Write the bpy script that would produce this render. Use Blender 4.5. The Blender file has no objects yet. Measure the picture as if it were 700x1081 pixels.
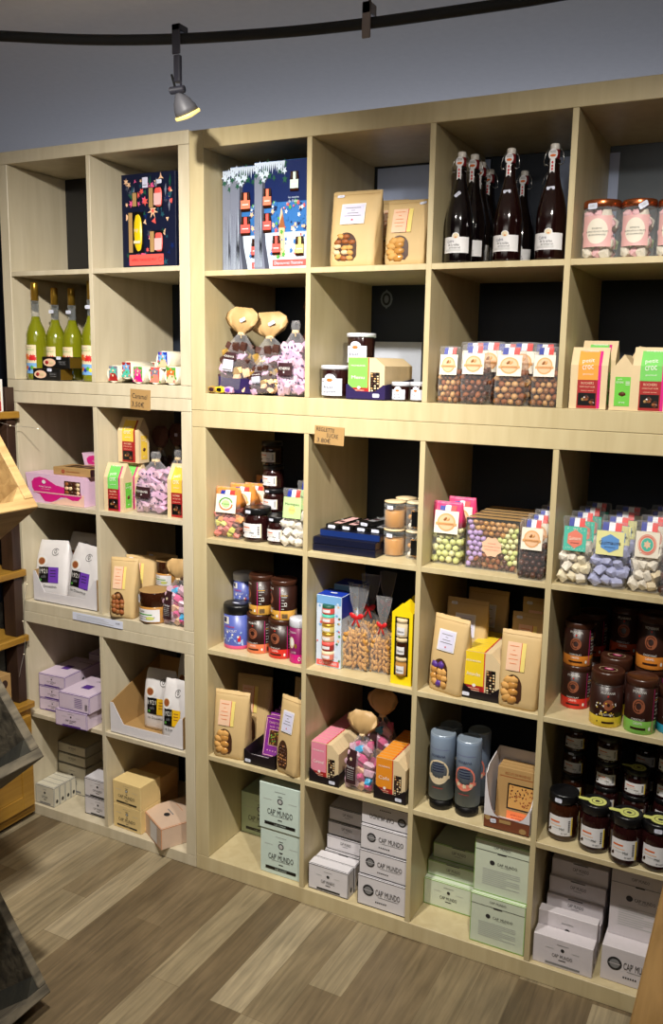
import bpy, bmesh, math, random
import numpy as np
from mathutils import Matrix, Vector
PI = math.pi
S = bpy.context.scene
COL = S.collection
rnd = random.Random(7)

# ------------------------------------------------------------------ camera
FOC = 907.0; CX, CY = 377.19, 532.86; YAW, PITCH, ROLL = .4554, -.1638, -.0213
CAM = np.array([1.578, -2.0869, 1.6336])
def _rot(y, p, r):
    a = np.array([[math.cos(y), -math.sin(y), 0], [math.sin(y), math.cos(y), 0], [0, 0, 1]])
    b = np.array([[1, 0, 0], [0, math.cos(p), -math.sin(p)], [0, math.sin(p), math.cos(p)]])
    c = np.array([[math.cos(r), 0, math.sin(r)], [0, 1, 0], [-math.sin(r), 0, math.cos(r)]])
    return a @ b @ c
RC = _rot(YAW, PITCH, ROLL)          # columns: right, forward, up
cd = bpy.data.cameras.new('camera'); cam = bpy.data.objects.new('camera', cd); COL.objects.link(cam)
mw = Matrix.Identity(4)
for i in range(3):
    mw[i][0] = RC[i][0]; mw[i][1] = RC[i][2]; mw[i][2] = -RC[i][1]; mw[i][3] = CAM[i]
cam.matrix_world = mw
cd.sensor_fit = 'VERTICAL'; cd.sensor_height = 24.0
cd.lens = FOC / 1081 * 24.0
cd.shift_x = (350 - CX) / 1081; cd.shift_y = (CY - 540.5) / 1081
cd.clip_start = .02
S.camera = cam

# ------------------------------------------------------------------ world, lights, exposure
S.view_settings.view_transform = 'Standard'; S.view_settings.look = 'None'
S.view_settings.gamma = 1; S.view_settings.use_curve_mapping = False
S.view_settings.exposure = 0.0
w = bpy.data.worlds.new('world'); S.world = w; w.use_nodes = True
w.node_tree.nodes['Background'].inputs[0].default_value = (.55, .62, .8, 1)
w.node_tree.nodes['Background'].inputs[1].default_value = .012

def spot(name, loc, target, watts, size, blend, rad, col):
    l = bpy.data.lights.new(name, 'SPOT'); l.energy = watts; l.spot_size = math.radians(size); l.spot_blend = blend
    l.shadow_soft_size = rad; l.color = col
    o = bpy.data.objects.new(name, l); COL.objects.link(o); o.location = loc
    o.rotation_euler = (Vector(target) - Vector(loc)).to_track_quat('-Z', 'Y').to_euler()
    return o
def area(name, loc, target, watts, sx, sy, col):
    l = bpy.data.lights.new(name, 'AREA'); l.shape = 'RECTANGLE'; l.size = sx; l.size_y = sy; l.energy = watts; l.color = col
    o = bpy.data.objects.new(name, l); COL.objects.link(o); o.location = loc
    o.rotation_euler = (Vector(target) - Vector(loc)).to_track_quat('-Z', 'Y').to_euler()
    return o
spot('ceiling_spot', (.52, -1.06, 2.40), (-.32, .1, .70), 205, 108, 1.0, .03, (1, .95, .87))
spot('ceiling_spot', (1.38, -1.05, 2.40), (1.0, .1, .55), 108, 108, 1.0, .03, (1, .95, .86))
area('room_fill_light', (1.1, -3.0, 2.4), (.4, .2, 1.0), 4, 1.6, 1.0, (1, .93, .84))  # weak fill added behind the camera, not a lamp of the room
area('ceiling_bounce_fill', (.8, -1.9, 2.2), (.8, -1.6, 2.6), 6, 1.6, .8, (1, .95, .88))  # unseen upward fill added to brighten the ceiling, stands in for bounced light
area('window_daylight', (-.2, 2.2, 1.8), (-.2, .9, 2.6), 26, 3.6, 1.0, (.80, .85, 1))

# ------------------------------------------------------------------ materials
def lin(c):
    c = c / 255.0
    return c / 12.92 if c <= .04045 else ((c + .055) / 1.055) ** 2.4
def L3(rgb): return tuple(lin(c) for c in rgb) + (1,)
MATS = {}
def mat(name, rgb=(200, 200, 200), rough=.5, metal=0, spec=.5, coat=0, emit=0):
    if name in MATS: return MATS[name]
    m = bpy.data.materials.new(name); m.use_nodes = True
    nt = m.node_tree; b = nt.nodes['Principled BSDF']
    b.inputs['Roughness'].default_value = rough; b.inputs['Metallic'].default_value = metal
    b.inputs['Specular IOR Level'].default_value = spec
    b.inputs['Coat Weight'].default_value = coat; b.inputs['Coat Roughness'].default_value = .08
    tc = nt.nodes.new('ShaderNodeTexCoord'); nz = nt.nodes.new('ShaderNodeTexNoise'); nz.inputs['Scale'].default_value = 40
    mx = nt.nodes.new('ShaderNodeMix'); mx.data_type = 'RGBA'
    c = L3(rgb); k = .9
    mx.inputs[6].default_value = (c[0] * k, c[1] * k, c[2] * k, 1); mx.inputs[7].default_value = c
    nt.links.new(tc.outputs['Object'], nz.inputs['Vector']); nt.links.new(nz.outputs['Fac'], mx.inputs[0])
    nt.links.new(mx.outputs[2], b.inputs['Base Color'])
    if emit:
        b.inputs['Emission Color'].default_value = c; b.inputs['Emission Strength'].default_value = emit
    MATS[name] = m
    return m
def film(name, rgb, fac, rough):
    m = bpy.data.materials.new(name); m.use_nodes = True; nt = m.node_tree; nt.nodes.clear()
    o = nt.nodes.new('ShaderNodeOutputMaterial'); mx = nt.nodes.new('ShaderNodeMixShader')
    t = nt.nodes.new('ShaderNodeBsdfTransparent'); g = nt.nodes.new('ShaderNodeBsdfPrincipled')
    t.inputs[0].default_value = (.97, .97, .97, 1)
    g.inputs['Base Color'].default_value = L3(rgb); g.inputs['Roughness'].default_value = rough
    lw = nt.nodes.new('ShaderNodeLayerWeight'); lw.inputs[0].default_value = .35
    mr = nt.nodes.new('ShaderNodeMapRange'); mr.inputs[3].default_value = fac; mr.inputs[4].default_value = min(1, fac + .3)
    tc = nt.nodes.new('ShaderNodeTexCoord'); nz = nt.nodes.new('ShaderNodeTexNoise'); nz.inputs['Scale'].default_value = 45
    bp = nt.nodes.new('ShaderNodeBump'); bp.inputs['Strength'].default_value = .5; bp.inputs['Distance'].default_value = .004
    nt.links.new(tc.outputs['Object'], nz.inputs['Vector']); nt.links.new(nz.outputs['Fac'], bp.inputs['Height'])
    if name != 'clear_glass': nt.links.new(bp.outputs[0], g.inputs['Normal'])
    nt.links.new(lw.outputs['Facing'], mr.inputs[0]); nt.links.new(mr.outputs[0], mx.inputs[0])
    nt.links.new(t.outputs[0], mx.inputs[1]); nt.links.new(g.outputs[0], mx.inputs[2]); nt.links.new(mx.outputs[0], o.inputs[0])
    MATS[name] = m; return m
def wood(name, c1, c2, scale=(3, 3, 40), rough=.45, nscale=3, det=6, bump=.0):
    m = bpy.data.materials.new(name); m.use_nodes = True; nt = m.node_tree; b = nt.nodes['Principled BSDF']
    tc = nt.nodes.new('ShaderNodeTexCoord'); mp = nt.nodes.new('ShaderNodeMapping'); mp.inputs['Scale'].default_value = scale
    nz = nt.nodes.new('ShaderNodeTexNoise'); nz.inputs['Scale'].default_value = nscale; nz.inputs['Detail'].default_value = det; nz.inputs['Distortion'].default_value = .6
    cr = nt.nodes.new('ShaderNodeValToRGB'); cr.color_ramp.elements[0].position = .3; cr.color_ramp.elements[1].position = .7
    cr.color_ramp.elements[0].color = L3(c1); cr.color_ramp.elements[1].color = L3(c2)
    nt.links.new(tc.outputs['Object'], mp.inputs[0]); nt.links.new(mp.outputs[0], nz.inputs['Vector'])
    nt.links.new(nz.outputs['Fac'], cr.inputs[0]); nt.links.new(cr.outputs[0], b.inputs['Base Color'])
    b.inputs['Roughness'].default_value = rough
    if bump:
        bp = nt.nodes.new('ShaderNodeBump'); bp.inputs['Strength'].default_value = bump; bp.inputs['Distance'].default_value = .004
        nt.links.new(nz.outputs['Fac'], bp.inputs['Height']); nt.links.new(bp.outputs[0], b.inputs['Normal'])
    MATS[name] = m; return m
wood('birch', (190, 173, 132), (203, 188, 148), (9, 9, 1.2), .38)
wood('birch_cool', (194, 182, 154), (208, 197, 171), (9, 9, 1.2), .38)
wood('oak', (142, 102, 34), (172, 130, 50), (6, 1.2, 12), .4)
wood('oak_counter', (126, 95, 50), (152, 118, 70), (14, 2, 14), .4)
wood('dark_wood', (44, 28, 20), (62, 42, 30), (10, 10, 2), .5)
wood('crate_light', (138, 108, 64), (172, 142, 92), (14, 2, 14), .7, bump=.4)
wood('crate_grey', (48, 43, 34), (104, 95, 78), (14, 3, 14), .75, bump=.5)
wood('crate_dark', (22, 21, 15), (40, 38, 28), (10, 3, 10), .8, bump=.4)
K = 'kraft'
mat(K, (206, 176, 124), .62); mat('kraft_dark', (172, 136, 84), .7); mat('kraft_pale', (222, 198, 156), .6)
mat('white', (238, 236, 230), .5); mat('paper_white', (232, 230, 232), .55); mat('sticker', (222, 226, 244), .4)
mat('black', (14, 13, 13), .35); mat('ink', (40, 38, 40), .6); mat('grey_ink', (130, 130, 132), .6); mat('pale_ink', (190, 192, 190), .6)
mat('navy', (26, 34, 78), .4); mat('blue', (28, 58, 170), .4); mat('red', (208, 36, 40), .4); mat('pink', (226, 88, 140), .4)
film('cello', (235, 235, 240), .06, .10); film('clear_glass', (230, 238, 240), .05, .03); film('milky_film', (235, 235, 240), .30, .25)

# ------------------------------------------------------------------ mesh builder
def _ico(sub):
    bm = bmesh.new(); bmesh.ops.create_icosphere(bm, subdivisions=sub, radius=1)
    v = np.array([tuple(x.co) for x in bm.verts]); f = [[x.index for x in p.verts] for p in bm.faces]; bm.free(); return v, f
ICO = {1: _ico(1), 2: _ico(2)}
TXT = {}
def text_mesh(s):
    if s in TXT: return TXT[s]
    c = bpy.data.curves.new('t', 'FONT'); c.body = s; c.size = 1; c.align_x = 'CENTER'; c.resolution_u = 2; c.offset = 0
    o = bpy.data.objects.new('t', c); COL.objects.link(o)
    dg = bpy.context.evaluated_depsgraph_get(); me = bpy.data.meshes.new_from_object(o.evaluated_get(dg))
    v = np.array([(a.co.x, a.co.y) for a in me.vertices]); f = [list(p.vertices) for p in me.polygons]
    bpy.data.objects.remove(o); bpy.data.curves.remove(c); bpy.data.meshes.remove(me)
    if len(v):
        v[:, 0] -= (v[:, 0].min() + v[:, 0].max()) / 2; v[:, 1] -= (v[:, 1].min() + v[:, 1].max()) / 2
    TXT[s] = (v, f); return TXT[s]

class MB:
    def __init__(s): s.v = []; s.f = []; s.m = []; s.sm = []; s.mats = []
    def mi(s, m):
        if m not in s.mats: s.mats.append(m)
        return s.mats.index(m)
    def add(s, vs, fs, m, smooth=False):
        o = len(s.v); s.v += [tuple(float(c) for c in a) for a in vs]; k = s.mi(m)
        for f in fs: s.f.append([i + o for i in f]); s.m.append(k); s.sm.append(smooth)
        return s
    def box(s, x0, x1, y0, y1, z0, z1, m, b=0, M=None):
        if b <= 0:
            v = [(x, y, z) for z in (z0, z1) for y in (y0, y1) for x in (x0, x1)]
            f = [(0, 2, 3, 1), (4, 5, 7, 6), (0, 1, 5, 4), (2, 6, 7, 3), (0, 4, 6, 2), (1, 3, 7, 5)]
        else:
            bm = bmesh.new(); bmesh.ops.create_cube(bm, size=1)
            for a in bm.verts: a.co = ((x0 + x1) / 2 + a.co.x * (x1 - x0), (y0 + y1) / 2 + a.co.y * (y1 - y0), (z0 + z1) / 2 + a.co.z * (z1 - z0))
            bmesh.ops.bevel(bm, geom=bm.edges[:], offset=b, segments=1, affect='EDGES')
            v = [tuple(a.co) for a in bm.verts]; f = [[a.index for a in p.verts] for p in bm.faces]; bm.free()
        if M is not None: v = [tuple(M @ Vector(a)) for a in v]
        return s.add(v, f, m)
    def lathe(s, prof, m, n=28, cap=True, M=None, c=(0, 0)):
        """prof: (r, z[, material]) from bottom to top"""
        vs = []
        for p in prof:
            for k in range(n):
                a = 2 * PI * k / n; vs.append((c[0] + p[0] * math.sin(a), c[1] - p[0] * math.cos(a), p[1]))
        if M is not None: vs = [tuple(M @ Vector(a)) for a in vs]
        o = len(s.v); s.v += vs
        for i in range(len(prof) - 1):
            mm = prof[i][2] if len(prof[i]) > 2 else m; k2 = s.mi(mm)
            for k in range(n):
                a, b = i * n + k, i * n + (k + 1) % n
                s.f.append([o + a, o + b, o + b + n, o + a + n]); s.m.append(k2); s.sm.append(True)
        if cap:
            s.f.append([o + k for k in range(n)][::-1]); s.m.append(s.mi(m)); s.sm.append(False)
            e = (len(prof) - 1) * n; s.f.append([o + e + k for k in range(n)]); s.m.append(s.mi(prof[-1][2] if len(prof[-1]) > 2 else m)); s.sm.append(False)
        return s
    def tube(s, pts, r, m, n=8):
        pts = [Vector(p) for p in pts]; vs = []
        for i, p in enumerate(pts):
            d = (pts[min(i + 1, len(pts) - 1)] - pts[max(i - 1, 0)]).normalized()
            a = d.cross(Vector((0, 0, 1)))
            if a.length < .05: a = d.cross(Vector((0, 1, 0)))
            a.normalize(); b = d.cross(a).normalized()
            for k in range(n):
                t = 2 * PI * k / n; vs.append(tuple(p + (a * math.cos(t) + b * math.sin(t)) * r))
        fs = [[i * n + k, i * n + (k + 1) % n, (i + 1) * n + (k + 1) % n, (i + 1) * n + k] for i in range(len(pts) - 1) for k in range(n)]
        fs += [list(range(n)), [(len(pts) - 1) * n + k for k in range(n)]]
        return s.add(vs, fs, m, True)
    def blob(s, c, r, m, e=1.0, rot=None, sub=1, rs=None):
        """superquadric ball: e<1 gives rounded blocks"""
        v, f = ICO[sub]; v = v.copy()
        if e != 1.0:
            v = np.sign(v) * np.abs(v) ** e
            v /= max(1e-6, np.abs(v).max())
        v = v * np.array(r if hasattr(r, '__len__') else (r, r, r))
        if rot is not None:
            Rm = np.array(Matrix.Rotation(rot[0], 3, 'X') @ Matrix.Rotation(rot[1], 3, 'Y') @ Matrix.Rotation(rot[2], 3, 'Z')); v = v @ Rm.T
        return s.add(v + np.array(c), f, m, e == 1.0)
    def loft(s, rings, m, n=32, jit=0, seed=0, smooth=True, wav=0):
        """rings: (z, hx, hy, exponent, yoff)"""
        rr = random.Random(seed); vs = []; ph = [rr.uniform(0, 6.28) for _ in range(6)]
        for (z, hx, hy, e, yo) in rings:
            for k in range(n):
                a = 2 * PI * k / n; sx, cy = math.sin(a), -math.cos(a)
                x = hx * math.copysign(abs(sx) ** (2 / e), sx); y = hy * math.copysign(abs(cy) ** (2 / e), cy)
                q = 1 + wav * math.sin(9 * a + ph[0] + z * 30) + wav * .6 * math.sin(14 * a + ph[1] - z * 50)
                j = lambda: rr.uniform(-jit, jit)
                vs.append((x * q + j(), y * q + yo + j(), z + (j() if 0 < z else 0)))
        fs = [[i * n + k, i * n + (k + 1) % n, (i + 1) * n + (k + 1) % n, (i + 1) * n + k] for i in range(len(rings) - 1) for k in range(n)]
        s.add(vs, fs, m, smooth); o = len(s.v) - len(vs); k = s.mi(m)
        s.f.append([o + i for i in range(n)][::-1]); s.m.append(k); s.sm.append(False)
        e = (len(rings) - 1) * n; s.f.append([o + e + i for i in range(n)]); s.m.append(k); s.sm.append(False)
        return s
    # ---- decals: Sf(x, z, off) -> 3-D point
    def grid(s, Sf, x0, x1, z0, z1, m, off=.0008, nx=1, nz=1, smooth=True, skew=0):
        vs = [Sf(x0 + (x1 - x0) * i / nx + skew * j / nz, z0 + (z1 - z0) * j / nz, off) for j in range(nz + 1) for i in range(nx + 1)]
        fs = [[j * (nx + 1) + i, j * (nx + 1) + i + 1, (j + 1) * (nx + 1) + i + 1, (j + 1) * (nx + 1) + i] for j in range(nz) for i in range(nx)]
        return s.add(vs, fs, m, smooth)
    def disc(s, Sf, cx, cz, rx, rz, m, off=.0008, n=24, rings=1, a0=0, a1=2 * PI, inner=0):
        full = a1 - a0 > 6.2; N = n if full else n + 1; vs = []
        rr = (inner, 1) if inner else ((.25, .5, .75, 1) if full else (1,))
        if not full and not inner: rr = (.02, .5, 1)
        for q in rr:
            for k in range(N):
                a = a0 + (a1 - a0) * k / n; vs.append(Sf(cx + rx * q * math.cos(a), cz + rz * q * math.sin(a), off))
        fs = [[r_ * N + k, r_ * N + (k + 1) % N, (r_ + 1) * N + (k + 1) % N, (r_ + 1) * N + k] for r_ in range(len(rr) - 1) for k in range(n)]
        if full and not inner: fs.append(list(range(N)))
        return s.add(vs, fs, m)
    def poly(s, Sf, pts, m, off=.0008):
        return s.add([Sf(a, b, off) for a, b in pts], [list(range(len(pts)))], m)
    def star(s, Sf, cx, cz, r, m, off=.0008, n=8, q=.5, rot=0):
        pts = []
        for k in range(2 * n):
            a = PI * k / n + rot; R = r * (1 if k % 2 else q); pts.append(Sf(cx + R * math.cos(a), cz + R * math.sin(a), off))
        return s.add([Sf(cx, cz, off)] + pts, [[0, 1 + k, 1 + (k + 1) % (2 * n)] for k in range(2 * n)], m)
    def text(s, Sf, t, cx, cz, h, m, off=.0014, w=None, flip=False, tilt=0):
        v, f = text_mesh(t)
        if not len(v): return s
        v = v.copy(); hh = v[:, 1].max() - v[:, 1].min(); k = h / max(hh, .3)
        if w: kx = w / (v[:, 0].max() - v[:, 0].min())
        else: kx = k
        if flip: v = -v
        x = v[:, 0] * kx; z = v[:, 1] * k
        if tilt: x, z = x * math.cos(tilt) - z * math.sin(tilt), x * math.sin(tilt) + z * math.cos(tilt)
        return s.add([Sf(cx + a, cz + b, off) for a, b in zip(x, z)], f, m)
    def mesh(s, name):
        me = bpy.data.meshes.new(name); me.from_pydata(s.v, [], s.f)
        for m in s.mats: me.materials.append(MATS[m])
        me.polygons.foreach_set('material_index', s.m); me.polygons.foreach_set('use_smooth', s.sm)
        me.validate(clean_customdata=False); me.update(); return me

def flat(y=0): return lambda x, z, o: (x, y - o, z)
def top(z0=0): return lambda x, y, o: (x, y, z0 + o)
def right(x0): return lambda y, z, o: (x0 + o, y, z)          # seen from +X
def cyl(r, c=(0, 0), a0=0): return lambda x, z, o: (c[0] + (r + o) * math.sin(x / r + a0), c[1] - (r + o) * math.cos(x / r + a0), z)
def affine(M): return lambda x, z, o: tuple(M @ Vector((x, -o, z)))

# ------------------------------------------------------------------ objects
def obj(name, mb, parent=None, label=None):
    o = bpy.data.objects.new(name, mb.mesh(name) if isinstance(mb, MB) else mb); COL.objects.link(o)
    if parent: o.parent = parent
    if label: o['label'] = label
    return o
def empty(name, loc=(0, 0, 0), rz=0):
    o = bpy.data.objects.new(name, None); o.empty_display_size = .03; COL.objects.link(o); o.location = loc; o.rotation_euler = (0, 0, rz); return o
def tag(o, label, cat, group=None):
    o['label'] = label; o['category'] = cat
    if group: o['group'] = group
    return o
def struct(name, mb):
    o = obj(name, mb); o['kind'] = 'structure'; return o
SPEC = {}
def place(fn, key, name, x, y, z, label, cat, group=None, rz=0, sc=(1, 1, 1), rot=None):
    """fn(*key) -> list of (part name, MB, parent index or None, label); meshes are made once and shared by the copies"""
    k = (fn.__name__, key)
    if k not in SPEC:
        SPEC[k] = [(n, mb.mesh(n), p, l) for (n, mb, p, l) in fn(*key)]
    sp = SPEC[k]
    if len(sp) == 1:
        r = bpy.data.objects.new(name, sp[0][1]); COL.objects.link(r); 
    else:
        r = empty(name)
        made = []
        for (n, me, p, l) in sp:
            o = bpy.data.objects.new(n, me); COL.objects.link(o); o.parent = r if p is None else made[p]; made.append(o)
            if l: o['label'] = l
    r.location = (x, y, z); r.rotation_euler = rot if rot else (0, 0, rz); r.scale = sc
    return tag(r, label, cat, group)

# ---- where a point of the photograph lies in the room
def ray(u, v): return RC @ np.array([(u - CX) / FOC, 1, -(v - CY) / FOC])
def onZ(u, v, z): d = ray(u, v); return CAM + d * (z - CAM[2]) / d[2]
def onY(u, v, y): d = ray(u, v); return CAM + d * (y - CAM[1]) / d[1]
def onX(u, v, x): d = ray(u, v); return CAM + d * (x - CAM[0]) / d[0]
def solve_x(u, y, z):
    # x such that (x,y,z) projects to column u
    a = np.array([0, y, z]) - CAM; p = a @ RC; q = RC[0]
    k = (u - CX) / FOC
    return -(p[0] - k * p[1]) / (q[0] - k * q[1])
def solve_z(v, x, y):
    a = np.array([x, y, 0]) - CAM; p = a @ RC; q = RC[2]; k = (CY - v) / FOC
    return -(p[2] - k * p[1]) / (q[2] - k * q[1])
def fit(z, uL, uR, vB, vT, Y=None):
    """front edge of a thing standing on level z: centre x, y, width, height"""
    y = onZ((uL + uR) / 2, vB, z)[1] if Y is None else Y
    xl, xr = solve_x(uL, y, z), solve_x(uR, y, z)
    return (xl + xr) / 2, y, xr - xl, solve_z(vT, (xl + xr) / 2, y) - z

# ------------------------------------------------------------------ the room
mf = bpy.data.materials.new('laminate_floor'); mf.use_nodes = True; nt = mf.node_tree; b = nt.nodes['Principled BSDF']
tc = nt.nodes.new('ShaderNodeTexCoord'); mp = nt.nodes.new('ShaderNodeMapping'); mp.inputs['Rotation'].default_value = (0, 0, math.radians(90.5))
bk = nt.nodes.new('ShaderNodeTexBrick'); bk.offset = .37; bk.offset_frequency = 3; bk.squash = 1
for k, v in (('Scale', 1), ('Brick Width', .46), ('Row Height', .098), ('Mortar Size', .0007), ('Bias', 0)): bk.inputs[k].default_value = v
bk.inputs['Color1'].default_value = (0, 0, 0, 1); bk.inputs['Color2'].default_value = (1, 1, 1, 1); bk.inputs['Mortar'].default_value = (.12, .12, .12, 1)
ramp = nt.nodes.new('ShaderNodeValToRGB'); e = ramp.color_ramp.elements
e[0].position = 0; e[0].color = L3((100, 85, 62)); e[1].position = 1; e[1].color = L3((164, 150, 122))
for p, c in ((.25, (116, 100, 75)), (.5, (130, 115, 88)), (.75, (142, 128, 100))): q = e.new(p); q.color = L3(c)
mp2 = nt.nodes.new('ShaderNodeMapping'); mp2.inputs['Scale'].default_value = (46, 3.2, 1)
ng = nt.nodes.new('ShaderNodeTexNoise'); ng.inputs['Scale'].default_value = 1; ng.inputs['Detail'].default_value = 8; ng.inputs['Distortion'].default_value = 1.5
nb = nt.nodes.new('ShaderNodeTexNoise'); nb.inputs['Scale'].default_value = 7; nb.inputs['Detail'].default_value = 4
gr = nt.nodes.new('ShaderNodeMapRange'); gr.inputs[1].default_value = .3; gr.inputs[2].default_value = .7; gr.inputs[3].default_value = .66; gr.inputs[4].default_value = 1.18
gb = nt.nodes.new('ShaderNodeMapRange'); gb.inputs[1].default_value = .3; gb.inputs[2].default_value = .7; gb.inputs[3].default_value = .86; gb.inputs[4].default_value = 1.12
mu = nt.nodes.new('ShaderNodeMath'); mu.operation = 'MULTIPLY'
vm = nt.nodes.new('ShaderNodeVectorMath'); vm.operation = 'SCALE'
L = nt.links.new
L(tc.outputs['Object'], mp.inputs[0]); L(mp.outputs[0], bk.inputs['Vector']); L(bk.outputs['Color'], ramp.inputs[0])
L(tc.outputs['Object'], mp2.inputs[0]); L(mp2.outputs[0], ng.inputs['Vector']); L(tc.outputs['Object'], nb.inputs['Vector'])
L(ng.outputs['Fac'], gr.inputs[0]); L(nb.outputs['Fac'], gb.inputs[0]); L(gr.outputs[0], mu.inputs[0]); L(gb.outputs[0], mu.inputs[1])
L(ramp.outputs[0], vm.inputs[0]); L(mu.outputs[0], vm.inputs['Scale']); L(vm.outputs[0], b.inputs['Base Color'])
b.inputs['Roughness'].default_value = .42
MATS['laminate_floor'] = mf
mat('ceiling_paint', (205, 203, 202), .9); mat('slate_wall', (30, 38, 52), .6); mat('night_wall', (38, 42, 58), .8); mat('plain_wall', (96, 88, 78), .9)
struct('floor', MB().box(-3.0, 2.6, -3.6, 2.9, -.05, 0, 'laminate_floor'))
struct('ceiling', MB().box(-3.0, 2.6, -3.6, 2.9, 2.6, 2.65, 'ceiling_paint'))
struct('wall_left', MB().box(-3.05, -3.0, -3.6, 2.9, 0, 2.6, 'night_wall'))
struct('wall_right', MB().box(2.6, 2.65, -3.6, 2.9, 0, 2.6, 'plain_wall'))
struct('wall_front', MB().box(-3.0, 2.6, -3.65, -3.6, 0, 2.6, 'plain_wall'))
struct('wall_far', MB().box(-3.0, 2.6, 2.9, 2.95, 0, 2.6, 'night_wall'))
struct('wall_back', MB().box(-1.3, 2.6, .405, .44, 0, 2.235, 'slate_wall'))

# ------------------------------------------------------------------ shelving
TR, TL, D, C4, CL = .0503, .0386, .0148, .335, .3331
DEPTH = .39
def shelving(name, x0, z0, nc, nr, t, c, full_h, wd, label, group):
    W = nc * c + (nc - 1) * D + 2 * t; H = nr * c + (nr - 1) * D + 2 * t
    r = empty(name, (x0, 0, z0)); tag(r, label, 'shelving unit', group)
    e = .0012
    if full_h:   # side panels run the full height
        sides = [(0, t, 0, H), (W - t, W, 0, H)]; tops = [(t, W - t, 0, t), (t, W - t, H - t, H)]
    else:
        sides = [(0, t, t, H - t), (W - t, W, t, H - t)]; tops = [(0, W, 0, t), (0, W, H - t, H)]
    for a in sides: obj('side_panel', MB().box(a[0] + .0004, a[1] - .0004, 0, DEPTH, a[2] + .0004, a[3] - .0004, wd, e), r)
    for n, a in zip(('bottom_panel', 'top_panel'), tops): obj(n, MB().box(a[0] + .0002, a[1] - .0002, .0002, DEPTH, a[2] + .0004, a[3] - .0004, wd, e), r)
    for i in range(1, nc):
        x = t + i * (c + D) - D; obj('divider', MB().box(x, x + D, .001, DEPTH, t, H - t, wd, .0006), r)
    for j in range(1, nr):
        z = t + j * (c + D) - D
        for i in range(nc):
            x = t + i * (c + D); obj('shelf', MB().box(x, x + c, .0015, DEPTH, z, z + D, wd, .0006), r)
    return r
HL = 4 * C4 + 3 * D + 2 * TR; HS = 2 * CL + D + 2 * TL
SG = None
shelving('cube_shelving', 0, 0, 4, 4, TR, C4, False, 'birch', 'large birch shelving unit of four by four cubes standing on the floor', SG)
shelving('cube_shelving', 0, HL, 4, 2, TR, C4, True, 'birch', 'wide two row birch shelving unit with dark bottles, on top of the big unit', SG)
shelving('cube_shelving', -.0008 - HS, 0, 2, 2, TL, CL, False, 'birch_cool', 'square four cube unit on the floor at left, bottom of its stack of three', SG)
shelving('cube_shelving', -.0008 - HS, HS, 2, 2, TL, CL, False, 'birch_cool', 'square four cube unit at left, middle of its stack of three', SG)
shelving('cube_shelving', -.0008 - HS, 2 * HS, 2, 2, TL, CL, False, 'birch_cool', 'square four cube unit at left with green bottles, top of its stack of three', SG)
RX = [TR + i * (C4 + D) for i in range(4)]; RZ = [TR + i * (C4 + D) for i in range(4)][::-1]     # lower floors, row 0 on top
UZ = [HL + TR + C4 + D, HL + TR]
LX = [-.0008 - HS + TL, -.0008 - HS + TL + CL + D]
LZ = [(k * HS + TL, k * HS + TL + CL + D) for k in (2, 1, 0)]                                        # (lower, upper) level of top, middle, bottom unit
# dark board closing the back of the far left cubes
tag(obj('back_board', MB().box(LX[0] + .001, LX[0] + CL - .001, .252, .258, LZ[0][1], LZ[0][1] + CL - .001, 'black')), 'dark board closing the back of the empty top left cube', 'board')
# posters and panels seen through the open backs
mat('poster_blue', (176, 190, 224), .5); mat('poster_frame', (28, 34, 44), .5); mat('poster_grey', (88, 98, 108), .5); mat('panel_white', (196, 202, 214), .5)
f = empty('poster', (.388, .4035, 1.93)); tag(f, 'pale blue poster in dark frame behind the top kraft bags', 'poster')
obj('frame', MB().box(0, .376, -.006, 0, -.02, .306, 'poster_frame', .001), f)
obj('sheet', MB().box(.02, .376, -.0085, -.0065, 0, .286, 'poster_blue'), f)
f = empty('poster', (.94, .4035, 1.9)); tag(f, 'pale strip edged grey poster behind the tall dark bottles and glass jars', 'poster')
obj('frame', MB().box(0, .60, -.006, 0, 0, .325, 'poster_grey', .001), f)
obj('sheet', MB().box(.0, .185, -.0085, -.0065, .0, .305, 'poster_blue'), f)
tag(obj('panel', MB().box(.404, .57, .395, .403, 1.54, 1.70, 'panel_white', .001)), 'white panel low behind the kraft carton row', 'panel')
tag(obj('panel', MB().box(-.06, -.041, .395, .403, 1.56, 1.70, 'panel_white', .001)), 'sliver of white panel behind the caramel tubes', 'panel')
e = MB(); Sf = flat(.4035)
mat('emblem_grey', (120, 128, 138), .5)
e.star(Sf, .445, 1.83, .030, 'emblem_grey', n=2, q=.72); e.disc(Sf, .445, 1.83, .020, .025, 'emblem_grey', off=.0011); e.disc(Sf, .445, 1.83, .014, .019, 'slate_wall', off=.0016); e.disc(Sf, .445, 1.83, .008, .012, 'emblem_grey', off=.002)
tag(obj('wall_emblem', e), 'faint grey diamond shaped emblem on the dark back above the jars', 'emblem')

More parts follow.
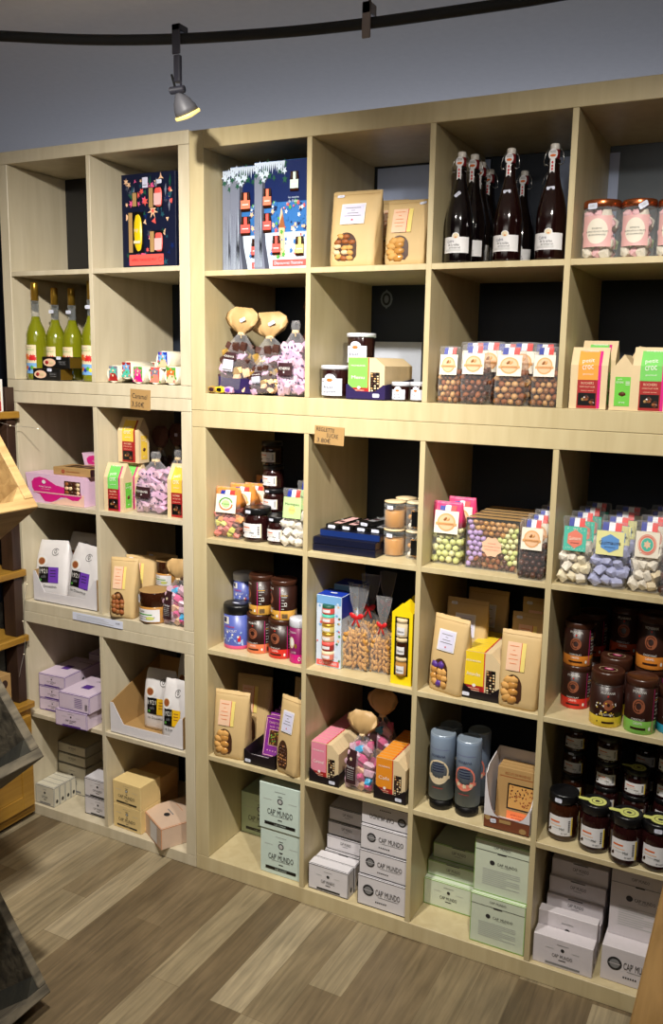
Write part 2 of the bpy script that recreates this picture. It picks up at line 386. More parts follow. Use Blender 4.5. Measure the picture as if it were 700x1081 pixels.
# ------------------------------------------------------------------ wooden cabinet with open shelves at left
r = empty('shelf_cabinet', (-1.0, -.8, 0)); tag(r, 'honey coloured oak cabinet with open shelves above, at the left edge', 'cabinet')
def lc(mb_fn, name, p=None, label=None): return obj(name, mb_fn, p or r, label)
def B(x0, x1, y0, y1, z0, z1, m, b=.002): return MB().box(x0 + 1.0, x1 + 1.0, y0 + .8, y1 + .8, z0, z1, m, b)
lc(B(-1.28, -.70, -1.6, -.012, .02, .415, 'oak'), 'body')
lc(B(-1.29, -.682, -1.61, -.008, .416, .44, 'oak', .004), 'top')
lc(B(-1.2, -.72, -1.55, -.04, .0, .019, 'dark_wood'), 'plinth')
for y0, y1 in ((-.52, -.03), (-1.05, -.56)):
    d = MB(); X = lambda a, b_, c, d_, z0, z1, b2=.002: d.box(a + 1, b_ + 1, c + .8, d_ + .8, z0, z1, 'oak', b2)
    X(-.6995, -.686, y0, y1, .06, .395); X(-.686, -.6815, y0, y0 + .05, .06, .395); X(-.686, -.6815, y1 - .05, y1, .06, .395)
    X(-.686, -.6815, y0 + .05, y1 - .05, .06, .11); X(-.686, -.6815, y0 + .05, y1 - .05, .345, .395)
    dd = lc(d, 'door')
    obj('handle', MB().lathe([(.004, 0), (.004, .012), (.011, .014), (.011, .024), (.004, .027)], 'black', 14, M=Matrix.Translation((-.6815 + 1, y0 + .03 + .8, .25)) @ Matrix.Rotation(PI / 2, 4, 'Y')), dd)
for z in (1.451, .912, .679):
    lc(B(-1.28, -.697, -1.6, -.008, z - .024, z, 'oak', .003), 'shelf_board')
for y in (-.055, -1.55):
    for za, zb in ((.441, .655), (.68, .888), (.913, 1.426), (1.452, 1.53)): lc(B(-.762, -.708, y, y + .035, za, zb, 'dark_wood', .001), 'post')
for za, zb in ((.441, .655), (.68, .888), (.913, 1.426)): lc(B(-1.28, -1.27, -1.6, -.02, za, zb, 'dark_wood', .001), 'back_panel')
# carton of wafers and kraft boxes on the cabinet
def picture_carton():
    m = MB().box(-.06, .06, -.10, .10, 0, .105, 'white', .001)
    F = lambda y, z, o: (.06 + o, y, z)
    mat('red_card', (176, 28, 34), .5); mat('tan_card', (196, 160, 104), .5); mat('cocoa', (92, 44, 26), .6); mat('cream', (230, 212, 176), .5)
    for i, y in enumerate((-.095, -.03, .035)):
        m.grid(F, y, y + .055, .003, .035, 'red_card'); m.grid(F, y, y + .055, .037, .068, 'tan_card'); m.grid(F, y, y + .055, .07, .102, 'cream')
        m.disc(F, y + .028, .053, .014, .011, 'cocoa', .0015, 12); m.disc(F, y + .028, .085, .013, .009, 'cocoa', .0015, 12); m.grid(F, y + .012, y + .045, .012, .016, 'white', .0015)
    return [('carton', m, None, None)]
q = onX(12, 435, -.70)
place(picture_carton, (), 'biscuit_carton', -.765, -.168, 1.4515, 'white and red picture carton on the top board of the oak cabinet', 'box')
def kraft_hole_box():
    m = MB().box(-.05, .05, -.05, .05, 0, .12, 'kraft_dark', .001)
    F = lambda y, z, o: (.05 + o, y, z)
    for y in (-.022, .022):
        for z in (.032, .088): m.disc(F, y, z, .013, .015, 'dark_wood', .001, 16)
    return [('carton', m, None, None)]
place(kraft_hole_box, (), 'kraft_box', -.76, -.135, .4405, 'brown kraft box with round dark marks behind the grey crate', 'box')
# fairy lights
mat('wire_silver', (190, 186, 176), .3, .6); mat('glow', (255, 240, 200), .3, emit=2.5)
pts = [onX(u, v, -.704) for u, v in ((25.5, 616), (22.5, 630), (22, 645), (21, 655), (23, 668), (23.5, 675))]
pts = [(-.69, p[1], p[2]) for p in pts] + [(-.694, p[1], p[2]) for p in [onX(u, v, -.704) for u, v in ((23, 690), (20, 703), (18, 714))]]
m = MB().tube([tuple(p) for p in pts], .0008, 'wire_silver', 5)
for p in pts[::3]: m.blob(p, .0013, 'glow')
tag(obj('fairy_light_string', m), 'thin silver fairy light wire hanging down over the oak cabinet boards', 'fairy lights')
pts = [tuple(onX(u, v, -.709 + .0) + np.array((.012, 0, 0))) for u, v in ((-6, 445), (2, 447), (8, 449), (14, 450), (19, 450))] + [tuple(onY(u, v, -.004)) for u, v in ((24, 450.5), (32, 451), (40, 452.5))]
m = MB().tube(pts, .0008, 'wire_silver', 5)
for p in (pts[2], pts[-1]): m.blob(p, .0018, 'glow')
tag(obj('fairy_light_string', m), 'fairy light wire strung under the top oak board towards the shelving', 'fairy lights')

# ------------------------------------------------------------------ crates on a stand at the left edge
def crate(wd, inner, seed):
    # local: opening plane = x (up the slope) / y (along), depth goes -z ; low far corner at origin
    Wd, Ln, Dp, t = .40, .62, .19, .024
    out = []
    a = MB(); a.box(0, t, -Ln, 0, -Dp, 0, wd, .002); out.append(('low_side', a))
    a = MB(); a.box(Wd - t, Wd, -Ln, 0, -Dp, 0, wd, .002); out.append(('high_side', a))
    a = MB(); a.box(t, Wd - t, -t, 0, -Dp, 0, wd, .002); out.append(('end_board', a))
    a = MB(); a.box(t, Wd - t, -Ln, -Ln + t, -Dp, 0, wd, .002); out.append(('end_board', a))
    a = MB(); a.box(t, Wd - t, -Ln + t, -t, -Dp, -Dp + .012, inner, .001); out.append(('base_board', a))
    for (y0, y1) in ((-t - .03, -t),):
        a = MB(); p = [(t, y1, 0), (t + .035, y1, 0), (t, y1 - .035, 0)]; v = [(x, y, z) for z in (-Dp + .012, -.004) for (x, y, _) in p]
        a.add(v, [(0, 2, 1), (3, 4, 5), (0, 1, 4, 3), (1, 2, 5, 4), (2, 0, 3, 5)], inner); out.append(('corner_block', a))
    return out
for (x, z, ang, wd, inn, lab) in ((.085, 1.296, 125.3, 'crate_light', 'crate_light', 'pale wooden crate tilted open at the left edge, top of three crates'),
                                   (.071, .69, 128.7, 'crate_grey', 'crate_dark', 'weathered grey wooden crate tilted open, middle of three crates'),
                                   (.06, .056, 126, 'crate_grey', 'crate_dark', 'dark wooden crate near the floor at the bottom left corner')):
    th = math.radians(ang)
    c = empty('wooden_crate', (x, -.68, z)); tag(c, lab, 'crate')
    c.rotation_euler = (0, -th, 0)
    # local x runs up the rim, local z is the opening's normal
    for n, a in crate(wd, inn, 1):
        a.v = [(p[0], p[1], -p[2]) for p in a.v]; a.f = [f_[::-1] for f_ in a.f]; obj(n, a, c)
st = empty('display_stand', (-.37, -1.0, 0)); tag(st, 'dark upright stand holding the three tilted crates', 'stand')
obj('post', MB().box(-.03, .03, -.03, .03, .02, 1.75, 'dark_wood', .003), st)
obj('base', MB().box(-.12, .12, -.22, .22, 0, .02, 'dark_wood', .003), st)

# ------------------------------------------------------------------ counter at the lower right
r = empty('counter', (2.0, -1.4, 0)); tag(r, 'light oak counter cutting across the bottom right corner', 'counter')
obj('top', MB().box(-.534, .5, -.9, .93, .722, .75, 'oak_counter', .003), r)
obj('body', MB().box(-.40, .46, -.86, .80, .05, .7215, 'oak_counter', .003), r)
obj('plinth', MB().box(-.38, .44, -.84, .78, 0, .049, 'dark_wood'), r)

# ------------------------------------------------------------------ track and lamp under the ceiling
ctrl = [onZ(u, v, 2.42) for u, v in ((-60, 35), (0, 38), (95, 42), (190, 41), (300, 34), (390, 24.5), (480, 12), (560, 0), (660, -18))]
pts = []
for i in range(len(ctrl) - 1):
    p0 = ctrl[max(i - 1, 0)]; p1 = ctrl[i]; p2 = ctrl[i + 1]; p3 = ctrl[min(i + 2, len(ctrl) - 1)]
    for t in np.linspace(0, 1, 8, endpoint=False):
        pts.append(tuple(.5 * (2 * p1 + (p2 - p0) * t + (2 * p0 - 5 * p1 + 4 * p2 - p3) * t * t + (3 * p1 - p0 - 3 * p2 + p3) * t ** 3)))
pts.append(tuple(ctrl[-1]))
r = empty('light_track', (0, 0, 0)); tag(r, 'curved black light track running below the ceiling', 'light track')
mat('track_black', (4, 4, 5), .8); mat('track_grey', (52, 52, 62), .4); mat('clamp_plastic', (120, 108, 104), .3)
obj('rail', MB().tube(pts, .0125, 'track_black', 10), r)
q = onZ(390, 24.5, 2.42)
obj('hanger', MB().tube([(q[0], q[1], 2.44), (q[0], q[1], 2.5985)], .0035, 'track_grey', 8), r)
a = MB().box(q[0] - .011, q[0] + .011, q[1] - .019, q[1] - .0135, 2.382, 2.462, 'clamp_plastic', .002); a.box(q[0] - .011, q[0] + .011, q[1] - .019, q[1] + .016, 2.435, 2.462, 'clamp_plastic', .002)
obj('clamp', a, r)
q = onZ(190, 41, 2.42)
r = empty('spotlight', tuple(q)); tag(r, 'small lit spotlight hanging from the black track', 'lamp')
obj('clip', MB().box(-.0125, .0125, -.018, -.0128, -.04, .03, 'track_grey', .002).box(-.0125, .0125, -.018, .018, .0135, .03, 'track_grey', .002), r)
obj('arm', MB().box(-.009, .009, -.017, -.003, -.105, -.041, 'track_grey', .002), r)
obj('joint', MB().tube([(-.022, -.01, -.122), (.018, -.01, -.122)], .009, 'track_grey', 12).tube([(-.018, -.012, -.085), (-.002, -.014, -.128)], .003, 'track_black', 8).tube([(.006, -.01, -.1), (.012, -.01, -.12)], .003, 'track_grey', 6), r)
mat('lamp_shell', (92, 92, 98), .5); mat('lamp_glow', (255, 222, 130), .3, emit=1.1)
Mh = Matrix.Translation((-.002, -.008, -.128)) @ Matrix.Rotation(math.radians(-150), 4, 'X') @ Matrix.Rotation(math.radians(10), 4, 'Y')
obj('lamp_head', MB().lathe([(.007, 0), (.012, .006), (.022, .02), (.029, .038), (.031, .05)], 'lamp_shell', 24, M=Mh), r)
obj('bulb', MB().lathe([(.0335, .0505), (.0345, .054), (.033, .058), (.01, .062)], 'lamp_glow', 24, M=Mh), r)

# ------------------------------------------------------------------ price cards on the shelf edges
def hand_card(lines, w_, h_):
    m = MB().box(-w_ / 2, w_ / 2, -.001, 0, 0, h_, 'kraft_dark')
    for (t, cx, cz, hh, ww) in lines: m.text(flat(-.001), t, cx, cz, hh, 'ink', w=ww, off=.0008, tilt=-.04)
    return [('card', m, None, None)]
place(hand_card, ((('Caramel', -.002, .041, .015, .058), ('3,50€', -.008, .015, .018, .048)), .078, .062), 'price_card', -.193, -.0015, 1.477, 'kraft card reading Caramel 3,50€ clipped below the caramel tubes', 'price card', rot=(0, math.radians(2), 0))
place(hand_card, ((('REGLETTE', -.012, .040, .011, .056), ('SUCRE', .010, .0245, .011, .036), ('3.80€', -.016, .0105, .013, .042)), .092, .05), 'price_card', .466, -.0015, 1.4095, 'kraft card reading REGLETTE SUCRE 3.80€ on the big unit', 'price card', rot=(0, math.radians(2), 0))
a = MB().box(-.108, .108, -.0012, 0, 0, .026, 'sticker')
for i in range(3): a.grid(flat(-.0012), -.09, .03 + .02 * i, .018 - .006 * i, .0195 - .006 * i, 'pale_ink')
a.text(flat(-.0012), '9,90€', .088, .016, .007, 'ink')
o = obj('label_strip', a); o.location = (-.391, -.0015, .762); o.rotation_euler = (0, math.radians(.5), 0); tag(o, 'long white paper strip on the shelf edge under the coffee bag tray', 'label strip')

# ================================================================== goods: one builder per kind
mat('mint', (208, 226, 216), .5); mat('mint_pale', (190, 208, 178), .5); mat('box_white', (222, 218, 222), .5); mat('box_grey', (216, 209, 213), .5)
mat('box_green', (212, 222, 200), .5); mat('green_edge', (138, 190, 62), .5); mat('lilac', (218, 200, 218), .5); mat('violet', (88, 52, 140), .45)
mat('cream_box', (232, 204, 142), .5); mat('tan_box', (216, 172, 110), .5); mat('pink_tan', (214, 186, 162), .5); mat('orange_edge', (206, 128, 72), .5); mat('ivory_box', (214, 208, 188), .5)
STY = {  # body, edge, band
 'mint': ('mint', 'mint', 'black'), 'mint_pale': ('mint_pale', 'mint_pale', 'black'), 'white': ('box_white', 'black', 'black'), 'grey': ('box_grey', 'box_grey', 'grey_ink'),
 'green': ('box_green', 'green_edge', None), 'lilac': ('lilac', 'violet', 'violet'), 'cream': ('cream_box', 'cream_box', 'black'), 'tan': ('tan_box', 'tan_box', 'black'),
 'pink': ('pink_tan', 'orange_edge', None), 'ivory': ('ivory_box', 'grey_ink', 'grey_ink')}
def coffee_box(style, lay, w, d, h):
    bd, ed, band = STY[style]
    m = MB().box(-w / 2, w / 2, 0, d, 0, h, bd, .0012); F = flat(0)
    e = .0030 if ed != bd else 0
    if e:
        for (x0, x1, z0, z1) in ((-w / 2, w / 2, h - e, h - .0006), (-w / 2, w / 2, .0006, e), (-w / 2, -w / 2 + e, 0, h), (w / 2 - e, w / 2, 0, h)):
            m.grid(F, x0 + .0008, x1 - .0008, max(z0, .001), min(z1, h - .001), ed, .0005)
        R = lambda y, z, o: (w / 2 + o, y, z); T = top(h)
        m.grid(R, .001, e, .001, h - .001, ed, .0005); m.grid(R, .001, d - .001, h - e, h - .001, ed, .0005); m.grid(R, d - e, d - .001, .001, h - .001, ed, .0005)
        m.grid(T, -w / 2 + .001, w / 2 - .001, .001, e, ed, .0005); m.grid(T, w / 2 - e, w / 2 - .001, .001, d - .001, ed, .0005)
    if lay == 'cup':
        m.text(F, 'CAP’ MUNDO', 0, h * .40, h * .125, 'ink', w=w * .6); m.disc(F, 0, h * .66, h * .065, h * .065, 'ink'); m.disc(F, 0, h * .66, h * .045, h * .045, 'pale_ink', .0012)
        m.grid(F, -w * .05, w * .05, h * .755, h * .77, 'ink'); m.disc(F, 0, h * .53, h * .045, h * .035, 'ink', a0=PI, a1=2 * PI)
        m.grid(F, -w * .13, w * .13, h * .85, h * .857, 'grey_ink')
        for s_ in (-1, 1): m.grid(F, s_ * w * .30 - w * .10, s_ * w * .30 + w * .10, h * .655, h * .665, 'pale_ink')
        m.grid(F, -w * .22, w * .22, h * .315, h * .322, 'grey_ink'); m.grid(F, -w * .05, w * .05, h * .235, h * .255, 'ink')
        if band: m.poly(F, [(-w * .37, h * .10), (w * .36, h * .10), (w * .36, h * .17), (-w * .37, h * .17)], band); m.text(F, 'CAFÉ TORRÉFIÉ', 0, h * .135, h * .035, bd, off=.0014)
    elif lay == 'side':
        m.disc(F, -w * .27, h * .55, h * .19, h * .19, 'ink'); m.disc(F, -w * .27, h * .55, h * .13, h * .13, 'grey_ink', .0012); m.grid(F, -w * .37, -w * .17, h * .545, h * .56, bd, .0018)
        m.text(F, 'CAP’ MUNDO', w * .13, h * .56, h * .2, 'ink', w=w * .5); m.grid(F, -w * .06, w * .34, h * .40, h * .415, 'grey_ink')
        for k in range(6): m.grid(F, -w * .12 + k * w * .04, -w * .095 + k * w * .04, h * .20, h * .25, 'ink')
    elif lay == 'side_flip':
        m.disc(F, w * .33, h * .45, h * .19, h * .19, 'ink'); m.disc(F, w * .33, h * .45, h * .13, h * .13, 'grey_ink', .0012)
        m.text(F, 'CAP’ MUNDO', -w * .08, h * .42, h * .2, 'ink', w=w * .5, flip=True)
        for k in range(6): m.grid(F, -w * .12 + k * w * .04, -w * .095 + k * w * .04, h * .75, h * .80, 'ink')
    elif lay == 'tall':
        zf = h * .80
        m.grid(F, -w / 2 + .002, w / 2 - .002, zf, zf + .0012, 'ink', .001); m.grid(F, -w * .08, w * .08, zf - .003, zf, 'ink', .001)
        m.text(F, 'CAP’ MUNDO', 0, h * .90, h * .045, 'ink', w=w * .3)
        m.disc(F, -w * .17, h * .60, h * .045, h * .045, 'ink'); m.text(F, 'CAP’ MUNDO', w * .10, h * .60, h * .05, 'ink', w=w * .36); m.grid(F, -w * .02, w * .16, h * .553, h * .558, 'grey_ink')
        for k in range(9): m.grid(F, -w * .34, w * (.34 if k % 4 != 3 else .1), h * (.46 - k * .035), h * (.47 - k * .035), 'pale_ink')
    elif lay == 'flap':
        m.text(F, 'CAP’ MUNDO', w * .02, h * .62, h * .2, 'ink', w=w * .28); m.grid(F, -w * .12, w * .14, h * .93, h * .99, 'ink', .001); m.grid(F, -w * .06, w * .08, h * .40, h * .43, 'grey_ink')
    elif lay == 'slim':
        m.text(F, 'CAP’ MUNDO', 0, h * .42, h * .12, 'ink', w=w * .34); m.disc(F, 0, h * .64, h * .06, h * .06, 'ink'); m.grid(F, -w * .1, w * .1, h * .8, h * .815, 'grey_ink')
        for s_ in (-1, 1): m.grid(F, s_ * w * .22 - w * .07, s_ * w * .22 + w * .07, h * .63, h * .645, 'pale_ink')
        m.grid(F, -w * .06, w * .06, h * .27, h * .30, 'ink')
        if band: m.grid(F, -w * .28, w * .30, h * .07, h * .14, band)
        R = lambda y, z, o: (w / 2 + o, y, z)
        m.disc(R, d * .5, h * .25, min(d * .2, .006), h * .1, 'ink', .0008, 12)
    elif lay == 'label':
        m.grid(F, -w * .44, -w * .05, h * .12, h * .88, 'lilac', .0008)
        for k in range(6): m.grid(F, w * .02, w * .27, h * (.75 - k * .1), h * (.78 - k * .1), 'violet')
        for k in range(7): m.grid(F, w * .36, w * .44, h * (.2 + k * .05), h * (.22 + k * .05), 'ink')
    elif lay == 'side_label':
        m.grid(F, -w * .05, w * .3, h * .08, h * .92, 'paper_white', .0012)
    if style in ('lilac', 'pink'):
        T = top(h)
        if style == 'lilac': m.grid(T, -w * .15, w * .12, d * .35, d * .55, 'violet'); m.text(lambda x, y, o: (x, d * .78 + y, h + o), 'CAP’ MUNDO', w * .2, 0, .008, 'ink')
        else: m.disc(T, w * .02, d * .35, .012, .010, 'ink'); m.grid(T, -w * .18, w * .1, d * .45, d * .475, 'grey_ink'); m.grid(T, -w * .3, w * .05, d * .7, d * .71, 'orange_edge')
    return [('box', m, None, None)]

def sticker_on(Sf, x, z, w_=.017, h_=.008, tilt=0):
    m = MB(); c, s_ = math.cos(tilt), math.sin(tilt)
    P = [(x + a * c - b_ * s_, z + a * s_ + b_ * c) for a, b_ in ((-w_ / 2, -h_ / 3), (-w_ / 2 + .002, -h_ / 2), (w_ / 2 - .002, -h_ / 2), (w_ / 2, -h_ / 3), (w_ / 2, h_ / 3), (w_ / 2 - .002, h_ / 2), (-w_ / 2 + .002, h_ / 2), (-w_ / 2, h_ / 3))]
    m.poly(Sf, P, 'sticker', .0022); m.text(lambda a, b_, o: Sf(x + a * c - b_ * s_, z + a * s_ + b_ * c, o), '3,90', 0, 0, h_ * .4, 'pale_ink', off=.0028)
    return ('price_sticker', m, None, None)

# ---- bottles
mat('dark_wine', (12, 6, 8), .06, coat=.6); mat('dark_wine_red', (26, 8, 8), .06, coat=.6); mat('porcelain', (226, 220, 212), .25); mat('wine_red', (120, 22, 30), .4)
mat('lime_liquor', (120, 124, 20), .08, coat=.6); mat('gold_cap', (176, 138, 52), .3, .8); mat('orange', (226, 110, 40), .5); mat('gold', (206, 160, 60), .35, .7); mat('steel', (190, 190, 190), .22, .9)
mat('sky', (120, 170, 220), .5); mat('yellow', (240, 208, 40), .45); mat('leaf', (80, 160, 60), .5)
def swing_bottle(col, st):
    b = MB().lathe([(.036, 0), (.0395, .003), (.0405, .012), (.0405, .135), (.038, .165), (.031, .20), (.022, .235), (.0165, .262), (.015, .285), (.0148, .30), (.0165, .302), (.0165, .31), (.0145, .312)], col, 32)
    S_ = cyl(.0406); lb = MB().grid(S_, -.046, .046, .034, .085, 'paper_white', .0004, 20, 1)
    lb.text(S_, 'Cidre', -.012, .071, .009, 'navy', w=.022, tilt=.1, off=.001); lb.text(S_, 'de la vallée', -.002, .060, .008, 'ink', w=.034, off=.001); lb.text(S_, 'artisanal', .001, .051, .006, 'ink', w=.034, off=.001)
    lb.disc(S_, .004, .088, .011, .011, 'paper_white', .0006, 20); lb.disc(S_, .004, .088, .0085, .0085, 'cream', .001, 18); lb.blob(S_(.004, .084, .001), (.004, .0008, .002), 'orange')
    for k in range(3): lb.grid(S_, -.03, .02, .0445 - k * .0025, .0455 - k * .0025, 'pale_ink', .001, 10, 1)
    nk = MB(); S2 = cyl(.0166)
    nk.disc(lambda x, z, o: (x, -.018 - o, z), 0, .325, .0125, .0165, 'paper_white', .0005, 22); nk.disc(lambda x, z, o: (x, -.018 - o, z), 0, .321, .008, .004, 'orange', .001, 14)
    for k in range(2): nk.grid(lambda x, z, o: (x, -.018 - o, z), -.008, .008, .330 + k * .004, .3315 + k * .004, 'grey_ink', .001)
    nk.poly(lambda x, z, o: (x, -.0185 - o + (0.309 - z) * -.0, z), [(-.0065, .309), (-.0065, .268), (0, .275), (.0065, .268), (.0065, .309)], 'paper_white', .002)
    for z in (.30, .289, .28): nk.disc(lambda x, z_, o: (x, -.0185 - o, z_), 0, z, .0028, .004, 'red', .003, 8)
    sp = MB().lathe([(.0125, .313), (.0135, .315), (.0135, .338), (.012, .341), (.0118, .3415, 'porcelain'), (.0118, .343, 'porcelain'), (.0125, .345, 'porcelain'), (.0125, .356, 'porcelain'), (.011, .359, 'porcelain')], 'wine_red', 20)
    wr = MB()
    for sx in (-1, 1):
        wr.tube([(sx * .0165, 0, .296), (sx * .026, -.004, .300), (sx * .0275, -.006, .306), (sx * .0235, -.003, .332), (sx * .013, 0, .350)], .0011, 'steel', 6)
        wr.tube([(sx * .026, -.004, .300), (sx * .022, -.014, .292), (sx * .015, -.017, .296)], .001, 'steel', 6)
    wr.tube([(-.0165, 0, .296), (0, .0165, .296), (.0165, 0, .296)], .0011, 'steel', 6)
    out = [('bottle', b, None, None), ('body_label', lb, None, None), ('neck_label', nk, None, None), ('stopper', sp, None, None), ('wire_bail', wr, None, None)]
    if st: out.append(sticker_on(cyl(.0255), 0, .222, .021, .010, .05 if st == 1 else .7))
    return out
def liqueur_bottle(st):
    b = MB().lathe([(.028, 0), (.0315, .003), (.0325, .012), (.0325, .115), (.0315, .14), (.026, .160), (.0165, .180), (.0130, .196)], 'lime_liquor', 28)
    n = MB().lathe([(.0128, .1965), (.0122, .235), (.0135, .236), (.0135, .244)], 'clear_glass', 20)
    cp = MB().lathe([(.0118, .2445), (.0118, .297), (.0105, .300)], 'gold_cap', 20)
    S_ = cyl(.0326); lb = MB().grid(S_, -.024, .024, .02, .108, 'cream', .0004, 12, 1); lb.grid(S_, -.024, .024, .02, .052, 'sky', .0008, 12, 1)
    for k in range(9): lb.star(S_, (-1) ** k * (.004 + .0018 * k), .066 + .003 * (k % 4), .009, ('red', 'orange')[k % 2], .0012 + k * .0001, 6)
    for k, c in enumerate(('yellow', 'orange', 'blue', 'leaf', 'yellow')): lb.star(S_, -.018 + .009 * k, .034 + .004 * (k % 2), .007, c, .0013 + k * .0001, 6, .7)
    lb.text(S_, 'LIMONCELLO', 0, .093, .006, 'leaf', w=.036, off=.001); lb.grid(S_, -.01, .01, .1, .101, 'grey_ink', .001, 4, 1)
    out = [('bottle', b, None, None), ('neck', n, None, None), ('cap', cp, None, None), ('label', lb, None, None)]
    if st: out.append(sticker_on(lambda x, z, o: (x, -.0135 - o, z), 0, .222, .022, .011))
    return out

# ---- jars
mat('jam_dark', (38, 14, 14), .08, coat=.5); mat('jam_brown', (52, 24, 12), .08, coat=.5); mat('lid_black', (20, 20, 22), .3); mat('lid_white', (214, 216, 226), .35); mat('lime_tag', (206, 210, 118), .5)
mat('honey', (196, 140, 70), .2, coat=.4); mat('copper', (188, 104, 62), .25, .85); mat('barcode', (60, 58, 60), .6); mat('pink_pale', (232, 182, 180), .5); mat('orange_pale', (236, 190, 150), .5)
def jam_jar(style, st):
    """style: low / tag / plain / round"""
    r, h = .038, .088
    jc = 'jam_brown' if style == 'amber' else 'jam_dark'
    j = MB().lathe([(r * .88, 0), (r * .98, .002), (r, .008), (r, .054), (r * .97, .062), (r * .86, .068), (r * .84, .070)], jc, 32)
    lid = MB().lathe([(r * .93, .0705), (r * .96, .0715), (r * .96, .084), (r * .93, .0865), (r * .80, .0868), (r * .78, .0862)], 'lid_black', 32)
    S_ = cyl(r + .0002); lb = MB().grid(S_, -.030, .032, .012, .048, 'paper_white', .0004, 14, 1)
    lb.grid(S_, -.024, 0, .036, .039, 'orange', .0008, 6, 1); lb.grid(S_, -.024, .004, .030, .0315, 'orange_pale', .0008, 6, 1); lb.grid(S_, -.018, .012, .0245, .026, 'pale_ink', .0008, 6, 1)
    lb.blob(S_(-.022, .021, 0), (.006, .001, .004), 'jam_brown'); lb.text(S_, 'Miel', .006, .0245, .005, 'ink', off=.001); lb.text(S_, 'de sapin', .012, .0165, .0045, 'ink', off=.001)
    for k in range(6): lb.grid(S_, .021, .0255, .020 + k * .0038, .0222 + k * .0038, 'barcode', .0009, 2, 1)
    lb.grid(S_, .028, .0315, .013, .047, 'yellow' if style in ('amber', 'tag') else 'cream', .0008, 2, 1)
    out = [('jar', j, None, None), ('lid', lid, None, None), ('label', lb, None, None)]
    if style == 'tag':
        T = top(.0868); t = MB().disc(T, .004, -.004, .022, .022, 'lime_tag', .0008, 24); t.poly(T, [(-.012, -.012), (-.040, -.010), (-.044, -.004), (-.040, .002), (-.012, .004)], 'lime_tag', .0007)
        t.disc(T, .004, -.004, .014, .014, 'ink', .0012, 20, inner=.9); t.disc(T, .004, -.004, .006, .005, 'ink', .0012, 12); out.append(('seal_tag', t, None, None))
    if st: out.append(sticker_on(cyl(r * .97), -.006 if st == 1 else .004, .078, .017, .008))
    return out
def white_lid_jar(r, h):
    j = MB().lathe([(r * .86, 0), (r * .96, .003), (r * .98, .01), (r, h - .016), (r * .97, h - .013)], 'jam_dark', 8 if False else 28)
    lid = MB().lathe([(r * 1.03, h - .0125), (r * 1.06, h - .012), (r * 1.06, h - .002), (r * 1.02, h), (r * .5, h + .0004)], 'lid_white', 28)
    S_ = cyl(r + .0004); z1 = h * .60
    lb = MB().grid(S_, -r * .85, r * .85, h * .08, z1, 'sticker', .0006, 12, 1); lb.disc(S_, 0, z1, r * .42, r * .34, 'sticker', .0008, 18, a0=0, a1=PI); lb.disc(S_, 0, z1, r * .25, r * .2, 'paper_white', .0012, 14)
    lb.disc(S_, 0, z1 - r * .12, r * .22, r * .13, 'orange', .0014, 10); lb.text(S_, 'Fraise', -r * .1, h * .34, h * .09, 'ink', off=.0014, tilt=.08); lb.text(S_, 'artisanale', -r * .05, h * .2, h * .07, 'ink', off=.0014, tilt=.05)
    lb.grid(S_, -r * .7, -r * .45, h * .5, h * .52, 'grey_ink', .0012)
    return [('jar', j, None, None), ('lid', lid, None, None), ('label', lb, None, None)]
mat('marsh_white', (238, 230, 214), .7); mat('marsh_pink', (240, 190, 196), .7); mat('marsh_green', (206, 226, 176), .7); mat('marsh_blue', (176, 180, 216), .7); mat('marsh_cream', (240, 228, 196), .7)
def heap(m, x0, x1, y0, y1, z0, z1, r, cols, seed, e=1.0, stretch=(1, 1, 1), dens=1.0, front_only=False):
    rr = random.Random(seed); nx = max(1, round((x1 - x0) / (r * 1.75) * dens)); nz = max(1, round((z1 - z0) / (r * 1.6) * dens)); ny = max(1, round((y1 - y0) / (r * 1.75) * dens))
    for k in range(nz):
        for j in range(ny):
            if front_only and j > 0: break
            for i in range(nx):
                if 0 < j < ny - 1 and 0 < i < nx - 1 and k < nz - 1: continue
                c = (x0 + (i + .5 + (.25 if k % 2 else -.25) * (1 if nx > 1 else 0)) * (x1 - x0) / nx, y0 + (j + .5) * (y1 - y0) / ny + rr.uniform(-.1, .1) * r, z0 + (k + .5) * (z1 - z0) / nz)
                q = rr.uniform(.92, 1.12)
                m.blob([c[0] + rr.uniform(-.18, .18) * r, c[1], c[2] + rr.uniform(-.18, .18) * r], (r * q * stretch[0], r * q * stretch[1], r * q * stretch[2]), rr.choice(cols), e, [rr.uniform(0, 3) for _ in range(3)])
    return m
def marsh_jar(st):
    r, h = .046, .128
    g = MB().lathe([(r * .9, 0), (r, .004), (r, .10), (r * .97, .108), (r * .90, .112)], 'clear_glass', 32, cap=False)
    c = heap(MB(), -r * .66, r * .66, -r * .66, r * .66, .004, .106, .0125, ('marsh_white', 'marsh_pink', 'marsh_green', 'marsh_pink'), 3, .6)
    lid = MB().lathe([(r * .98, .1125), (r, .1135), (r, .125), (r * .96, .128), (r * .9, .1282)], 'copper', 32)
    S_ = cyl(r + .0008); lb = MB().grid(S_, -.042, .034, .024, .092, 'pink_pale', .0004, 18, 1); lb.disc(S_, -.002, .058, .026, .028, 'marsh_white', .0009, 28)
    for k, (t, hh) in enumerate((('BONBONS', .0035), ('GUIMAUVES AUX FRUITS', .0035), ('LES GOURMANDES', .0035))): lb.text(S_, t, -.002, .064 - k * .007, hh, 'ink', off=.0015)
    out = [('glass', g, None, None), ('marshmallows', c, None, None), ('lid', lid, None, None), ('label', lb, None, None)]
    if st: out.append(sticker_on(cyl(r), -.016 if st == 1 else .016, .113, .024, .013, 0 if st == 1 else .5))
    return out
